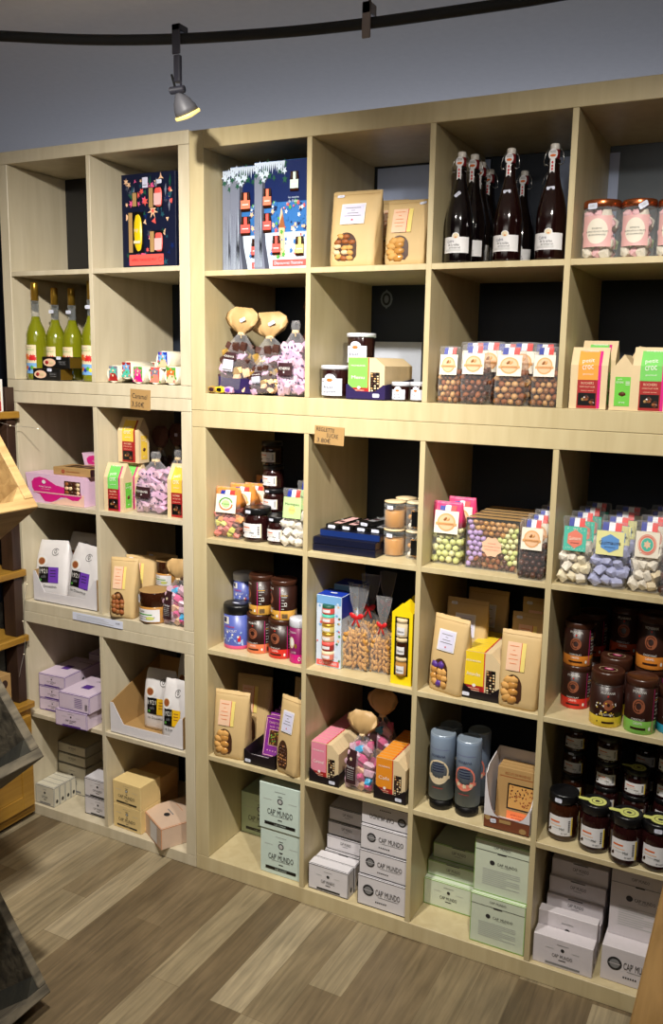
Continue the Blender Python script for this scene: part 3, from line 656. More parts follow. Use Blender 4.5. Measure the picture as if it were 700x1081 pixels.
def clip_jar(kind):
    r = .028
    g = MB().lathe([(r * .9, 0), (r, .003), (r, .05), (r * .96, .054), (r, .058), (r, .066), (r * .9, .069)], 'clear_glass', 24)
    c = MB()
    if kind == 'powder': c.lathe([(r * .85, .003), (r * .92, .006), (r * .92, .046), (r * .8, .05)], 'honey', 20)
    else: heap(c, -r * .6, r * .6, -r * .6, r * .6, .003, .05, .008, ('marsh_cream', 'honey', 'marsh_white'), 5)
    t = MB().lathe([(r * .8, .0695), (r * .98, .070), (r * .98, .074), (r * .5, .076)], 'kraft_pale' if kind == 'powder' else 'cream', 24)
    S_ = cyl(r + .0006); lb = MB().grid(S_, -.002, .016, .012, .052, 'black', .0006, 5, 1) if kind != 'powder' else MB().grid(S_, -.010, .006, .054, .064, 'sticker', .0006, 5, 1)
    wr = MB().tube([(-r - .001, 0, .056), (-r * .7, -r * .75, .057), (0, -r - .001, .058), (r * .7, -r * .75, .057), (r + .001, 0, .056)], .0009, 'steel', 5)
    return [('glass', g, None, None), ('contents', c, None, None), ('lid', t, None, None), ('label', lb, None, None), ('wire_clip', wr, None, None)]
def spread_jar(st):
    r, h = .042, .086
    j = MB().lathe([(r * .9, 0), (r, .004), (r, .042), (r * .98, .046)], 'honey', 28)
    lid = MB().lathe([(r * 1.0, .0465), (r * 1.02, .048), (r * 1.02, .082), (r, .085, 'kraft_dark'), (r * .9, .0852, 'kraft_dark')], 'jam_brown', 28)
    S_ = cyl(r + .0004); lb = MB().grid(S_, -.040, .040, .006, .040, 'paper_white', .0004, 16, 1); lb.grid(S_, -.034, .02, .024, .027, 'leaf', .0009, 8, 1); lb.grid(S_, -.03, .028, .018, .0195, 'grey_ink', .0009, 8, 1); lb.disc(S_, .014, .016, .012, .005, 'lime_tag', .0011, 12); lb.grid(S_, -.034, .01, .012, .0135, 'grey_ink', .0009, 8, 1)
    lb.text(S_, 'CRÈME', -.01, .034, .005, 'ink', off=.0012)
    out = [('jar', j, None, None), ('lid', lid, None, None), ('label', lb, None, None)]
    if st: out.append(sticker_on(cyl(r * 1.03), -.022, .067, .012, .022))
    return out

# ---- cocoa tins
mat('tin_brown', (46, 22, 16), .35); mat('tin_orange', (232, 142, 52), .4); mat('tin_red', (224, 52, 38), .4); mat('tin_yellow', (240, 208, 60), .4); mat('tin_green', (140, 206, 90), .4)
mat('tin_blue', (44, 158, 196), .4); mat('tin_rust', (196, 78, 40), .4); mat('tin_salmon', (236, 130, 84), .4); mat('tin_gold', (236, 178, 74), .4); mat('tin_lid', (66, 36, 24), .3); mat('swirl', (150, 88, 62), .35)
mat('magenta', (128, 24, 88), .4); mat('hot_pink', (214, 30, 130), .4); mat('tin_violet', (84, 98, 176), .35); mat('tin_pale', (168, 190, 232), .4)
def cocoa_tin(band, turned):
    r, h = .038, .105
    b = MB().lathe([(r * .96, 0), (r, .002, band), (r, .026, 'tin_brown'), (r, .091, 'tin_brown')], band, 32)
    S_ = cyl(r + .0002, a0=-.75 if turned else 0)
    b.text(S_, 'MONBANA', 0, .083, .0055, 'white', w=.032, off=.0006); b.star(S_, 0, .076, .003, 'tin_red', .0006, 5)
    b.disc(S_, 0, .055, .0145, .0145, 'swirl', .0006, 26, inner=.45); b.disc(S_, 0, .055, .011, .011, 'tin_brown', .001, 20, inner=.88, a0=.5, a1=5); b.disc(S_, -.003, .052, .008, .008, 'tin_brown', .0011, 14, inner=.86, a0=1, a1=5.5)
    b.text(S_, 'CHOCOLAT', 0, .029, .004, 'white', w=.032, off=.0008); b.text(S_, 'CARAMEL', 0, .0215, .005, 'white', w=.022, off=.0008)
    b.grid(S_, -.017, .019, .0095, .0135, 'tin_brown', .0007, 8, 1); b.disc(S_, .029, .012, .003, .004, 'white', .0007, 10)
    b.grid(S_, .0365, .038, .004, .089, 'hot_pink', .0006, 1, 1)
    for k in range(7): b.grid(S_, .042, .050 + .004 * (k % 3), .078 - k * .008, .080 - k * .008, 'pale_ink', .0006, 3, 1)
    for k in range(8): b.grid(S_, .044 + k * .002, .0453 + k * .002, .006, .018, 'barcode', .0009, 1, 1)
    b.disc(S_, .054, .044, .004, .005, 'white', .0006, 10, inner=.7); b.grid(S_, .04, .06, .0665, .068, 'tin_gold', .0007, 4, 1)
    lid = MB().lathe([(r * 1.0, .0915), (r * 1.015, .092), (r * 1.015, .102), (r * .98, .105), (r * .92, .1052), (r * .90, .1035), (r * .2, .1034)], 'tin_lid', 32)
    return [('can', b, None, None), ('lid', lid, None, None)]
def fancy_tin(band, c2):
    r = .0395
    b = MB().lathe([(r * .96, 0), (r, .002, band), (r, .024, 'tin_brown'), (r, .096, 'tin_brown')], band, 32); S_ = cyl(r + .0002, a0=.15)
    b.text(S_, 'MONBANA', .004, .079, .0055, 'white', w=.034, off=.0006); b.star(S_, .004, .072, .003, 'tin_red', .0006, 5)
    b.disc(S_, .006, .052, .0125, .0125, 'swirl', .0006, 24, inner=.3)
    rr = random.Random(4)
    for k in range(26): b.star(S_, rr.uniform(-.026, .03), rr.uniform(.026, .056), rr.uniform(.0015, .003), rr.choice((c2, 'white', c2)), .001, 4)
    b.text(S_, 'CHOCOLAT POUDRE', .002, .030, .004, 'white', w=.034, off=.0008); b.grid(S_, -.008, .022, .010, .014, 'tin_brown', .0007, 6, 1); b.blob(S_(-.02, .012, 0), (.002, .0006, .002), 'tin_brown')
    b.grid(S_, -.034, .038, .0935, .0945, 'steel', .0005, 16, 1)
    lid = MB().lathe([(r * 1.0, .0965), (r * 1.015, .097), (r * 1.015, .119), (r * .98, .123), (r * .9, .1232), (r * .3, .1225)], 'tin_lid', 32)
    T = top(.1226); lid.disc(T, 0, -.004, .022, .016, 'kraft_pale', .0012, 24, inner=.95); lid.disc(T, .002, -.004, .011, .006, 'hot_pink', .0018, 18); lid.disc(T, .002, -.004, .008, .0035, 'pink_pale', .0022, 18)
    return [('can', b, None, None), ('lid', lid, None, None)]
def violet_tin(lidc):
    r = .040
    b = MB().lathe([(r * .96, 0), (r, .002, 'pink'), (r, .009, 'tin_violet'), (r, .085, 'tin_violet')], 'pink', 32); S_ = cyl(r + .0002)
    b.poly(S_, [(-.036, .009), (-.02, .03), (-.008, .018), (.004, .034), (.02, .016), (.036, .026), (.038, .009)], 'tin_pale', .0006)
    b.grid(S_, -.026, -.004, .062, .080, 'white', .0006, 4, 1); b.grid(S_, -.024, -.012, .066, .078, 'navy', .0008, 3, 1); b.text(S_, 'MONBANA', -.004, .056, .005, 'red', w=.034, off=.0008); b.text(S_, 'CHOCOLAT', .002, .046, .006, 'white', w=.034, off=.0008)
    for k in range(8): b.star(S_, -.025 + k * .008, .022 + (k * 37 % 5) * .005, .004, ('white', 'tin_pale')[k % 2], .001, 5)
    b.grid(S_, .022, .030, .020, .034, 'red', .0008, 2, 1)
    lid = MB().lathe([(r * .97, .0855), (r * 1.04, .087), (r * 1.04, .104), (r * 1.0, .108), (r * .5, .1084)], lidc, 32)
    lid.disc(top(.1084), .0, -.01, .014, .006, 'sticker', .001, 4)
    return [('can', b, None, None), ('lid', lid, None, None)]
def magenta_tin():
    r = .037
    b = MB().lathe([(r * .96, 0), (r, .002, 'hot_pink'), (r, .022, 'magenta'), (r, .086, 'magenta')], 'hot_pink', 32); S_ = cyl(r + .0002, a0=-.25)
    b.text(S_, 'MONBANA', 0, .075, .005, 'white', w=.03, off=.0006); b.disc(S_, -.004, .050, .012, .014, 'cream', .0006, 22); b.disc(S_, -.002, .052, .008, .010, 'white', .0012, 18); b.disc(S_, .014, .043, .005, .006, 'gold', .0008, 14)
    b.text(S_, 'LACTÉ', .004, .027, .006, 'white', w=.022, off=.0008); b.disc(S_, .028, .012, .005, .005, 'white', .0008, 12, inner=.7)
    lid = MB().lathe([(r * .98, .0865), (r * 1.03, .088), (r * 1.03, .102), (r * 1.0, .106), (r * .5, .1064)], 'lid_white', 32)
    return [('can', b, None, None), ('lid', lid, None, None)]
mat('tube_blue', (140, 158, 182), .5, 0); mat('tube_top', (150, 164, 180), .25, .3)
def grinder_tube(art):
    r, h = .0275, .172
    b = MB().lathe([(r, .0245), (r, h - .008), (r, h - .003, 'tube_top'), (r * .94, h, 'tube_top'), (r * .85, h + .0002, 'tube_top'), (r * .8, h - .002, 'tube_top')], 'tube_blue', 30)
    base = MB().lathe([(r * .9, 0), (r * .93, .002), (r * .93, .024)], 'black', 30); S_ = cyl(r + .0002)
    lb = MB(); lb.text(S_, 'MONBANA', 0, .126, .006, 'navy', w=.030); lb.disc(S_, 0, .09, .024, .027, art, .0006, 28, inner=.84, a0=-1.2, a1=3.6); lb.disc(S_, 0, .085, .024, .024, art, .0008, 24, inner=.55, a0=3.3, a1=6.1)
    for k in range(7): lb.star(S_, -.02 + .007 * k, .072 + .006 * ((k - 3) ** 2) / 9, .006, (art, 'cream')[k % 2], .001, 5, .6)
    for k in range(4): lb.grid(S_, -.013, .013, .108 - k * .006, .110 - k * .006, 'navy', .0008, 6, 1)
    lb.grid(S_, -.024, .024, .14, .1405, 'violet', .0006, 8, 1); lb.grid(S_, -.012, .012, .052, .053, 'red', .0007, 6, 1)
    return [('tube', b, None, None), ('base', base, None, None), ('print', lb, None, None)]

# ---- bags
def ring_surface(rings):
    Z = [q[0] for q in rings]
    def Sf(x, z, o):
        z_ = min(max(z, Z[0]), Z[-1]); i = max(j for j in range(len(Z)) if Z[j] <= z_ + 1e-9); i = min(i, len(Z) - 2)
        t = (z_ - Z[i]) / (Z[i + 1] - Z[i]); a, b_ = rings[i], rings[i + 1]; hx, hy, e, yo = [a[k] * (1 - t) + b_[k] * t for k in (1, 2, 3, 4)]
        q = min(.97, abs(x / hx)); return (x, yo - hy * (1 - q ** e) ** (1 / e) - o, z)
    return Sf
def pouch_rings(w, d, h, top_t=.0016, bulge=1.04, lean=0):
    out = []
    for t in (0, .03, .1, .2, .3, .42, .55, .68, .8, .9, 1):
        hy = d / 2 * (1 - t ** 2.2) * (.92 if t == 0 else bulge) + top_t
        hx = w / 2 * (.90 if t == 0 else (.925 + .095 * t))
        out.append((t * h, hx, hy, 6 - 2.6 * t if t < .95 else 3, d / 2 + lean * t))
    return out
mat('cookie', (208, 156, 84), .7); mat('cookie_dark', (150, 84, 38), .6); mat('hazel', (150, 98, 52), .4); mat('hazel_pale', (206, 158, 100), .4); mat('choco_nut', (70, 36, 24), .3); mat('choco_nut2', (96, 54, 36), .3); mat('window_brown', (70, 42, 26), .4)
mat('peach_label', (236, 196, 164), .55); mat('yellow_strip', (236, 214, 122), .55); mat('pale_lilac_label', (214, 212, 236), .5)
FILL = {'cookie': (('cookie', 'kraft_pale', 'cookie_dark'), (1.0, .55, .8)), 'ball': (('cookie_dark', 'hazel'), (1, 1, 1)), 'potato': (('cookie', 'honey'), (1.25, .9, 1)), 'nut': (('choco_nut', 'hazel'), (.6, .5, .6)), 'palet': (('cookie', 'honey', 'violet'), (1, .8, 1.15))}
def kraft_bag(lab, fill, kd, st):
    w_, d_, h_ = .105, .06, .20
    R = pouch_rings(w_, d_, h_); S_ = ring_surface(R)
    b = MB().loft(R, kd, 36, .0011, 5, True, .010)
    b.grid(S_, -w_ * .47, w_ * .47, h_ * .952, h_ * .956, 'kraft_dark', .0012, 8, 1)
    l = MB(); g = lambda *a, **k: l.grid(S_, *a, **k)
    if lab == 'white':
        g(-.028, .024, .112, .166, 'paper_white', .0024, 4, 4); g(-.025, .021, .115, .163, 'pale_lilac_label', .003, 4, 4)
        for k, ww in enumerate((.016, .004, .012, .018)): g(-.002 - ww, -.002 + ww, .154 - k * .007, .1555 - k * .007, 'grey_ink', .0036, 2, 1)
        l.star(S_, -.002, .123, .003, 'red', .004, 5)
    else:
        g(-.034, .002, .100, .172, 'peach_label', .0024, 4, 5); g(.0035, .014, .100, .172, 'yellow_strip', .0024, 2, 5); g(.002, .0035, .100, .172, 'red', .0026, 1, 5)
        for k, ww in enumerate((.012, .003, .010, .012, .009)): g(-.016 - ww, -.016 + ww, .162 - k * .011, .1632 - k * .011, 'orange', .0032, 2, 1)
    wn = MB(); wx, wz, wr, wh = -.012, .056, .0235, .043
    pts = [(wx + wr * math.cos(a), wz + wh * math.sin(a) * .8) for a in np.linspace(0, PI, 13)] + [(wx - wr, wz - wh * .62), (wx - wr * .7, wz - wh * .9), (wx + wr * .7, wz - wh * .9), (wx + wr, wz - wh * .62)]
    cx_ = S_(wx, wz, .0016); wn.add([cx_] + [S_(a, b_, .0016) for a, b_ in pts], [[0, 1 + k, 1 + (k + 1) % len(pts)] for k in range(len(pts))], 'window_brown')
    cols, st_ = FILL[fill]; rr = random.Random(2); q = {'potato': .0125, 'ball': .0115, 'palet': .0112, 'cookie': .0098}.get(fill, .006)
    zz = wz - wh * .72
    while zz < wz + wh * .55:
        half = wr * .74 if zz < wz else wr * .74 * math.sqrt(max(.1, 1 - ((zz - wz) / (wh * .8)) ** 2))
        xx = wx - half
        while xx <= wx + half + 1e-6:
            p = S_(xx, zz, .0); wn.blob((p[0] + rr.uniform(-.22, .22) * q, p[1] - .0004, p[2] + rr.uniform(-.25, .25) * q), (q * st_[0], .0045, q * st_[2]), rr.choice(cols), 1, (0, rr.uniform(-.9, .9), 0)); xx += q * 1.42
        zz += q * 1.35
    out = [('bag', b, None, None), ('label', l, None, None), ('window', wn, None, None)]
    if st: out.append(sticker_on(S_, -.034 if st == 1 else .034, .188, .016, .007, 0 if st == 1 else .25))
    return out
NUTS = {'hazel': ('hazel', 'hazel_pale', 'cookie_dark'), 'almond': ('choco_nut2', 'cookie_dark', 'choco_nut2'), 'dark': ('choco_nut', 'choco_nut2'), 'lime': ('lime_ball', 'lime_ball2'), 'gum': ('gum_pink', 'gum_orange', 'gum_pink', 'gum_yellow', 'gum_brown', 'gum_orange')}
mat('lime_ball', (216, 222, 140), .45); mat('lime_ball2', (232, 230, 170), .45); mat('gum_pink', (226, 130, 120), .5); mat('gum_orange', (226, 156, 96), .5); mat('gum_yellow', (206, 206, 92), .5); mat('gum_brown', (126, 66, 52), .5)
mat('card_cream', (240, 232, 214), .55); mat('badge_orange', (224, 166, 108), .5); mat('flag_blue', (34, 52, 150), .4); mat('flag_red', (222, 62, 58), .4); mat('flag_white', (240, 240, 244), .4); mat('teal', (84, 190, 168), .5); mat('salmon', (232, 130, 110), .5); mat('sky_badge', (96, 150, 214), .5)
mat('bag_pink', (226, 66, 120), .4); mat('bag_orange', (226, 142, 60), .45); mat('bag_purple', (104, 40, 96), .35); mat('pale_green', (188, 220, 150), .5); mat('pale_yellow', (232, 228, 160), .5)
def sweet_bag(fill, card, topc):
    """clear block bottomed bag, square card and a blue, white and red ribbon"""
    w_, d_, h_ = .078, .05, .175
    marsh = fill.startswith('m_')
    hf = .105
    if marsh:
        cols = {'m_white': ('marsh_white',), 'm_cream': ('marsh_cream', 'marsh_white'), 'm_blue': ('marsh_blue',), 'm_nougat': ('marsh_white', 'cream', 'marsh_white')}[fill]
        c = heap(MB(), -w_ * .45, w_ * .45, .004, d_ - .004, .004, hf, .0155, cols, 8, .42, (1, .75, 1.0))
    else:
        c = heap(MB(), -w_ * .47, w_ * .47, .003, d_ - .003, .003, hf, .0102 if fill != 'gum' else .0115, NUTS[fill], 8, 1 if fill != 'gum' else .6, (1.1, .95, .95) if fill != 'almond' else (1.35, .9, .8))
    R = [(0, w_ * .5, d_ * .5, 7, d_ / 2), (.05, w_ * .52, d_ * .53, 6, d_ / 2), (.105, w_ * .52, d_ * .50, 5, d_ / 2), (.13, w_ * .50, d_ * .38, 4, d_ / 2 - .002), (.155, w_ * .5, d_ * .18, 3, d_ / 2 - .010), (.168, w_ * .5, .003, 3, d_ / 2 - .014), (h_, w_ * .48, .0015, 3, d_ / 2 - .014)]
    S_ = ring_surface(R)
    f = MB().loft(R, 'cello' if not marsh else 'cello', 30, .0012, 3, True, .012)
    out = [('contents', c, None, None), ('film_bag', f, None, None)]
    if topc:
        t = MB().loft([(.104, w_ * .515, d_ * .49, 5, d_ / 2)] + [(a, b_ * 1.01, c_ * 1.04, e_, yo) for a, b_, c_, e_, yo in R[3:]], topc, 30, .0012, 3, True, .012); out.append(('coloured_top', t, None, None))
    y0 = -.0035; Cf = lambda x, z, o: (x, y0 - o + (z - .09) * .12, z)
    cd_ = MB(); x0, x1, z0, z1 = -.032, .032, .088, .150
    v = [Cf(a, b_, q) for q in (0, .0012) for a, b_ in ((x0, z0), (x1, z0), (x1, z1), (x0, z1))]
    col = {'badge': 'card_cream', 'teal': 'teal', 'blue': 'pale_yellow', 'ring': 'card_cream', 'green': 'pale_green', 'smile': 'card_cream'}[card]
    cd_.add(v, [(0, 1, 2, 3)[::-1], (4, 5, 6, 7), (0, 1, 5, 4), (1, 2, 6, 5), (2, 3, 7, 6), (3, 0, 4, 7)], col)
    cc = .119
    if card == 'badge':
        cd_.disc(Cf, 0, cc, .0245, .0245, 'badge_orange', .0018, 28); cd_.disc(Cf, 0, cc, .0205, .0205, 'orange_pale', .0022, 24); cd_.grid(Cf, -.028, .028, cc - .008, cc - .001, 'badge_orange', .0027); cd_.text(Cf, 'GOURMANDISES', 0, cc - .0045, .0032, 'cookie_dark', off=.0034, w=.042)
        for s_ in (-1, 1): cd_.blob(Cf(s_ * .0035, cc + .007, .0022), (.0045, .0006, .0088), 'badge_orange' if s_ > 0 else 'hazel', 1, (0, .5, 0))
    elif card in ('teal', 'blue'):
        c2 = 'salmon' if card == 'teal' else 'sky_badge'; pts = [(.024 * math.cos(PI / 3 * k + PI / 6), cc + .024 * math.sin(PI / 3 * k + PI / 6)) for k in range(6)]
        cd_.poly(Cf, pts, c2, .002); cd_.text(Cf, 'Guimauve', 0, cc + .002, .010, 'ink' if card == 'blue' else 'card_cream', off=.003, w=.050 if card == 'blue' else .034, tilt=.05); cd_.text(Cf, 'ARTISANALE', 0, cc - .010, .003, 'ink', off=.003)
        if card == 'teal':
            rr = random.Random(1)
            for k in range(26): cd_.star(Cf, rr.uniform(-.029, .029), rr.choice((rr.uniform(.091, .097), rr.uniform(.141, .147))), .0016, 'card_cream', .002, 3)
    elif card == 'ring':
        cd_.disc(Cf, 0, cc, .025, .025, 'salmon', .002, 30, inner=.93); cd_.disc(Cf, 0, cc, .022, .022, 'salmon', .002, 30, inner=.8); cd_.disc(Cf, 0, cc, .016, .016, 'teal', .0022, 24); cd_.star(Cf, 0, cc, .011, 'peach_label', .003, 6, .6)
    elif card == 'green':
        cd_.text(Cf, 'Meringues', 0, cc + .010, .009, 'ink', off=.002, w=.05); cd_.star(Cf, 0, cc - .006, .014, 'yellow_strip', .002, 8, .7); cd_.text(Cf, 'FRUITS', 0, cc - .006, .005, 'salmon', off=.003)
    else:
        cd_.disc(Cf, 0, cc, .022, .022, 'orange', .002, 28, inner=.82, a0=PI, a1=2 * PI); cd_.disc(Cf, 0, cc, .022, .022, 'leaf', .002, 28, inner=.82, a0=.3, a1=PI); cd_.disc(Cf, 0, cc, .013, .013, 'pale_green', .002, 20); cd_.text(Cf, 'Bonbons', 0, cc, .005, 'leaf', off=.003)
    out.append(('card_label', cd_, None, None))
    rb = MB(); Rf = lambda x, z, o: (x, .0055 - o + (z - .15) * .35, z)
    for k, c_ in enumerate(('flag_blue', 'flag_white', 'flag_red')):
        x = -.020 + k * .0145; v = [Rf(a, b_, q) for q in (0, .003) for a, b_ in ((x, .151), (x + .0145, .151), (x + .0145, .172), (x, .172))]
        rb.add(v, [(3, 2, 1, 0), (4, 5, 6, 7), (0, 1, 5, 4), (1, 2, 6, 5), (2, 3, 7, 6), (3, 0, 4, 7)], c_)
    out.append(('ribbon', rb, None, None))
    return out
mat('croc_orange', (236, 160, 62), .45); mat('croc_green', (118, 206, 98), .45); mat('croc_yellow', (240, 200, 70), .45); mat('croc_red', (164, 36, 34), .45); mat('croc_lime', (110, 200, 70), .45)
def gable_bag(colr):
    """kraft block bag pinched at the ridge"""
    w_, d_, h_, he = .088, .062, .152, .108
    prof = [(0, 0), (d_, 0), (d_, he), (d_ / 2 + .001, h_), (d_ / 2 - .001, h_), (0, he)]
    m = MB(); v = [(x, y, z) for x in (-w_ / 2, w_ / 2) for (y, z) in prof]; n = len(prof)
    m.add(v, [list(range(n)), list(range(n, 2 * n))[::-1]] + [[i, n + i, n + (i + 1) % n, (i + 1) % n] for i in range(n)], 'kraft_pale')
    m.f = [f_[::-1] for f_ in m.f]
    Sf = lambda x, z, o: (x, (0 if z <= he else (z - he) / (h_ - he) * d_ / 2) - o, z)
    def G(x0, x1, z0, z1, mt, off=.0008):
        if z0 < he < z1: p.grid(Sf, x0, x1, z0, he, mt, off); p.grid(Sf, x0, x1, he, z1, mt, off)
        else: p.grid(Sf, x0, x1, z0, z1, mt, off)
    p = MB(); a, b_ = -.026, .022
    G(a, b_, .072, h_ - .001, colr); G(a, b_, .002, .0715, 'croc_red'); G(b_, b_ + .007, .002, h_ - .001, 'hot_pink' if colr != 'croc_yellow' else 'croc_red')
    p.text(Sf, 'MONBANA', 0, .143, .004, 'white', w=.036, off=.002)
    p.text(Sf, 'petit', -.003, .118, .012, 'white', w=.028, off=.0022, tilt=.08); p.text(Sf, 'croc', -.003, .103, .011, 'white', w=.026, off=.0022, tilt=.08); p.text(Sf, 'gourmand', -.002, .086, .005, 'white', w=.024, off=.002)
    p.text(Sf, 'ROCHERS', -.002, .064, .006, 'peach_label', w=.030, off=.002); p.text(Sf, 'CHOCOLAT NOIR', -.002, .055, .004, 'peach_label', w=.036, off=.002); p.text(Sf, 'amandes caramel', -.002, .046, .003, 'peach_label', w=.030, off=.002)
    wn = MB().grid(Sf, a + .003, b_ - .003, .009, .040, 'black', .0016); rr = random.Random(3)
    for k in range(9): wn.blob(Sf(rr.uniform(a + .009, b_ - .009), rr.uniform(.013, .034), .0015), (.006, .0015, .0045), rr.choice(('choco_nut2', 'cookie_dark', 'kraft_dark', 'choco_nut')), .8, (0, rr.uniform(0, 3), 0))
    E_ = lambda y, z, o: (w_ / 2 + o, y, z); e = MB().grid(E_, .012, .050, .012, .092, 'croc_lime' if colr != 'croc_yellow' else 'croc_yellow', .0008)
    e.blob(E_(.031, .045, .001), (.0012, .010, .007), 'choco_nut2', 1, sub=1); e.text(E_, 'petit', .024, .085, .005, 'white', off=.002); e.text(E_, 'croc', .024, .077, .005, 'white', off=.002); e.text(E_, 'croc', .031, .022, .004, 'white', off=.002)
    for k in range(3): e.grid(E_, .038, .048, .070 + k * .004, .0715 + k * .004, 'white', .0014)
    return [('bag', m, None, None), ('front_print', p, None, None), ('window', wn, None, None), ('end_print', e, None, None)]
def extr(m, pts, y0, y1, mt):
    n = len(pts); v = [(a, y, b_) for y in (y0, y1) for a, b_ in pts]
    return m.add(v, [list(range(n)), list(range(n, 2 * n))[::-1]] + [[i, n + i, n + (i + 1) % n, (i + 1) % n][::-1] for i in range(n)], mt)
mat('carton_pink', (232, 140, 164), .45); mat('carton_orange', (234, 146, 36), .45); mat('carton_yellow', (242, 208, 40), .45); mat('carton_green', (126, 198, 84), .45); mat('tray_black', (22, 14, 20), .4); mat('tray_purple', (40, 28, 78), .4)
def slim_carton(colr, word, front):
    w_, d_, h_ = .082, .017, .112
    m = MB(); extr(m, [(-w_ / 2, 0), (w_ / 2, 0), (w_ / 2, h_ * .80), (w_ / 2 - .022, h_), (-w_ / 2, h_)], 0, d_, 'kraft_pale')
    T = top(h_); m.grid(T, -w_ / 2 + .0008, .003, .001, d_ - .0008, colr, .0006); m.grid(T, .003, .006, .001, d_ - .0008, 'red', .0007)
    F = flat(0); m.grid(F, -w_ / 2 + .0006, .004, .030, h_ - .0006, colr, .0006); m.grid(F, -w_ / 2 + .0006, .004, .001, .030, 'croc_red', .0006); m.grid(F, .004, .0062, .001, h_ - .0006, 'red', .0007)
    if front:
        m.text(F, 'MONBANA', -.018, h_ - .022, .0045, 'white', w=.032); m.text(F, word, -.018, .058, .009, 'white', w=.030); m.disc(F, -.016, .030, .004, .004, 'white', .001, 12)
        for k in range(3): m.grid(F, -.032, -.004, .022 - k * .005, .0235 - k * .005, 'peach_label', .001)
    out = [('carton', m, None, None)]
    if front:
        wn = MB().grid(F, .010, .030, .012, .072, 'black', .0008); rr = random.Random(6)
        for k in range(26): wn.blob(F(.0135 + (k % 3) * .0065 + rr.uniform(-.001, .001), .016 + (k // 3) * .0065, .0005), (.003, .001, .003), rr.choice(('kraft_pale', 'hazel_pale', 'choco_nut', 'cream')), 1)
        out.append(('window', wn, None, None))
    return out
def display_tray(w_, d_, lip, side, back, mt_out, st, mt_in=None, corner=.02):
    mt_in = mt_in or mt_out; t = .0022; m = MB()
    m.box(-w_ / 2, w_ / 2, 0, d_, 0, t, mt_in)
    extr(m, [(-w_ / 2, 0), (w_ / 2, 0), (w_ / 2, side), (w_ / 2 - corner * .2, side), (w_ / 2 - corner, lip), (-w_ / 2 + corner, lip), (-w_ / 2 + corner * .2, side), (-w_ / 2, side)], 0, t, mt_out)
    for x in (-w_ / 2, w_ / 2 - t):
        v = [(a, y, z) for a in (x, x + t) for y, z in ((t, 0), (d_ - t, 0), (d_ - t, back), (t, side))]
        inn = mt_in
        m.add(v, [(3, 2, 1, 0), (0, 1, 5, 4), (1, 2, 6, 5), (2, 3, 7, 6), (3, 0, 4, 7), (4, 5, 6, 7)], inn)
    m.box(-w_ / 2, w_ / 2, d_ - t, d_, 0, back, mt_in)
    out = [('tray', m, None, None)]
    if st: out.append(sticker_on(flat(0), w_ * (.28 if st == 1 else -.36), .012, .02, .010, 0))
    return out
mat('coffee_white', (226, 222, 222), .35); mat('cup_brown', (150, 82, 42), .5); mat('coffee_violet', (110, 60, 178), .45); mat('coffee_yellow', (240, 190, 30), .45)
def coffee_bag(acc, seed):
    w_, d_, h_ = .105, .065, .185
    R = [(0, w_ * .46, d_ * .42, 5, d_ / 2), (.01, w_ * .49, d_ * .5, 5, d_ / 2), (.05, w_ * .5, d_ * .53, 4, d_ / 2), (.1, w_ * .5, d_ * .48, 4, d_ / 2), (.14, w_ * .49, d_ * .36, 3.4, d_ / 2), (.17, w_ * .46, d_ * .14, 3, d_ / 2), (h_, w_ * .42, .0015, 3, d_ / 2)]
    S_ = ring_surface(R); b = MB().loft(R, 'coffee_white', 34, .001, seed, True, .012)
    p = MB(); p.grid(S_, -.034, -.002, .052, .102, 'black', .0022, 4, 5); p.grid(S_, -.002, .030, .052, .102, acc, .0022, 4, 5); p.text(S_, '1921', -.018, .088, .014, 'white', w=.026, off=.003, tilt=.06); p.text(S_, 'café', -.018, .071, .009, 'grey_ink', w=.016, off=.003)
    p.disc(S_, -.027, .060, .004, .004, 'leaf', .003, 10)
    for k in range(3): p.grid(S_, .004, .022, .090 - k * .009, .092 - k * .009, 'ink' if acc == 'coffee_violet' else 'cookie_dark', .003, 2, 1)
    p.text(S_, '16 Dosettes', -.004, .040, .008, 'ink', w=.056, off=.002); p.disc(S_, .014, .150, .011, .011, 'ink', .002, 24, inner=.88, a0=.6, a1=6.0); p.disc(S_, .014, .151, .004, .006, 'ink', .002, 12, inner=.7)
    c = MB().disc(S_, -.026, .120, .019, .019, 'paper_white', .0026, 24); c.disc(S_, -.026, .120, .0125, .0125, 'kraft_pale', .0034, 20); c.disc(S_, -.025, .120, .0105, .0105, 'cup_brown', .0042, 20)
    return [('bag', b, None, None), ('print', p, None, None), ('cup_picture', c, None, None)]
mat('cow_pink', (208, 164, 196), .4); mat('dark_label', (56, 26, 32), .5); mat('cow_spot', (66, 50, 96), .5); mat('sweet_pink', (224, 92, 146), .35); mat('sweet_blue', (70, 170, 220), .35); mat('sweet_brown', (74, 44, 36), .35); mat('foil_gold', (200, 160, 80), .3, .4)
CANDY = {'cow': ('cow_pink', 'cow_pink', 'milk_pink'), 'mix': ('sweet_pink', 'sweet_blue', 'milk_pink', 'orange_pale', 'milk_pink', 'sweet_pink'), 'choc': ('sweet_brown', 'foil_gold', 'cow_pink', 'orange_pale', 'sweet_brown', 'foil_gold', 'dark_label'), 'dark': ('black', 'choco_nut', 'sweet_brown')}
mat('milk_pink', (216, 178, 196), .4)
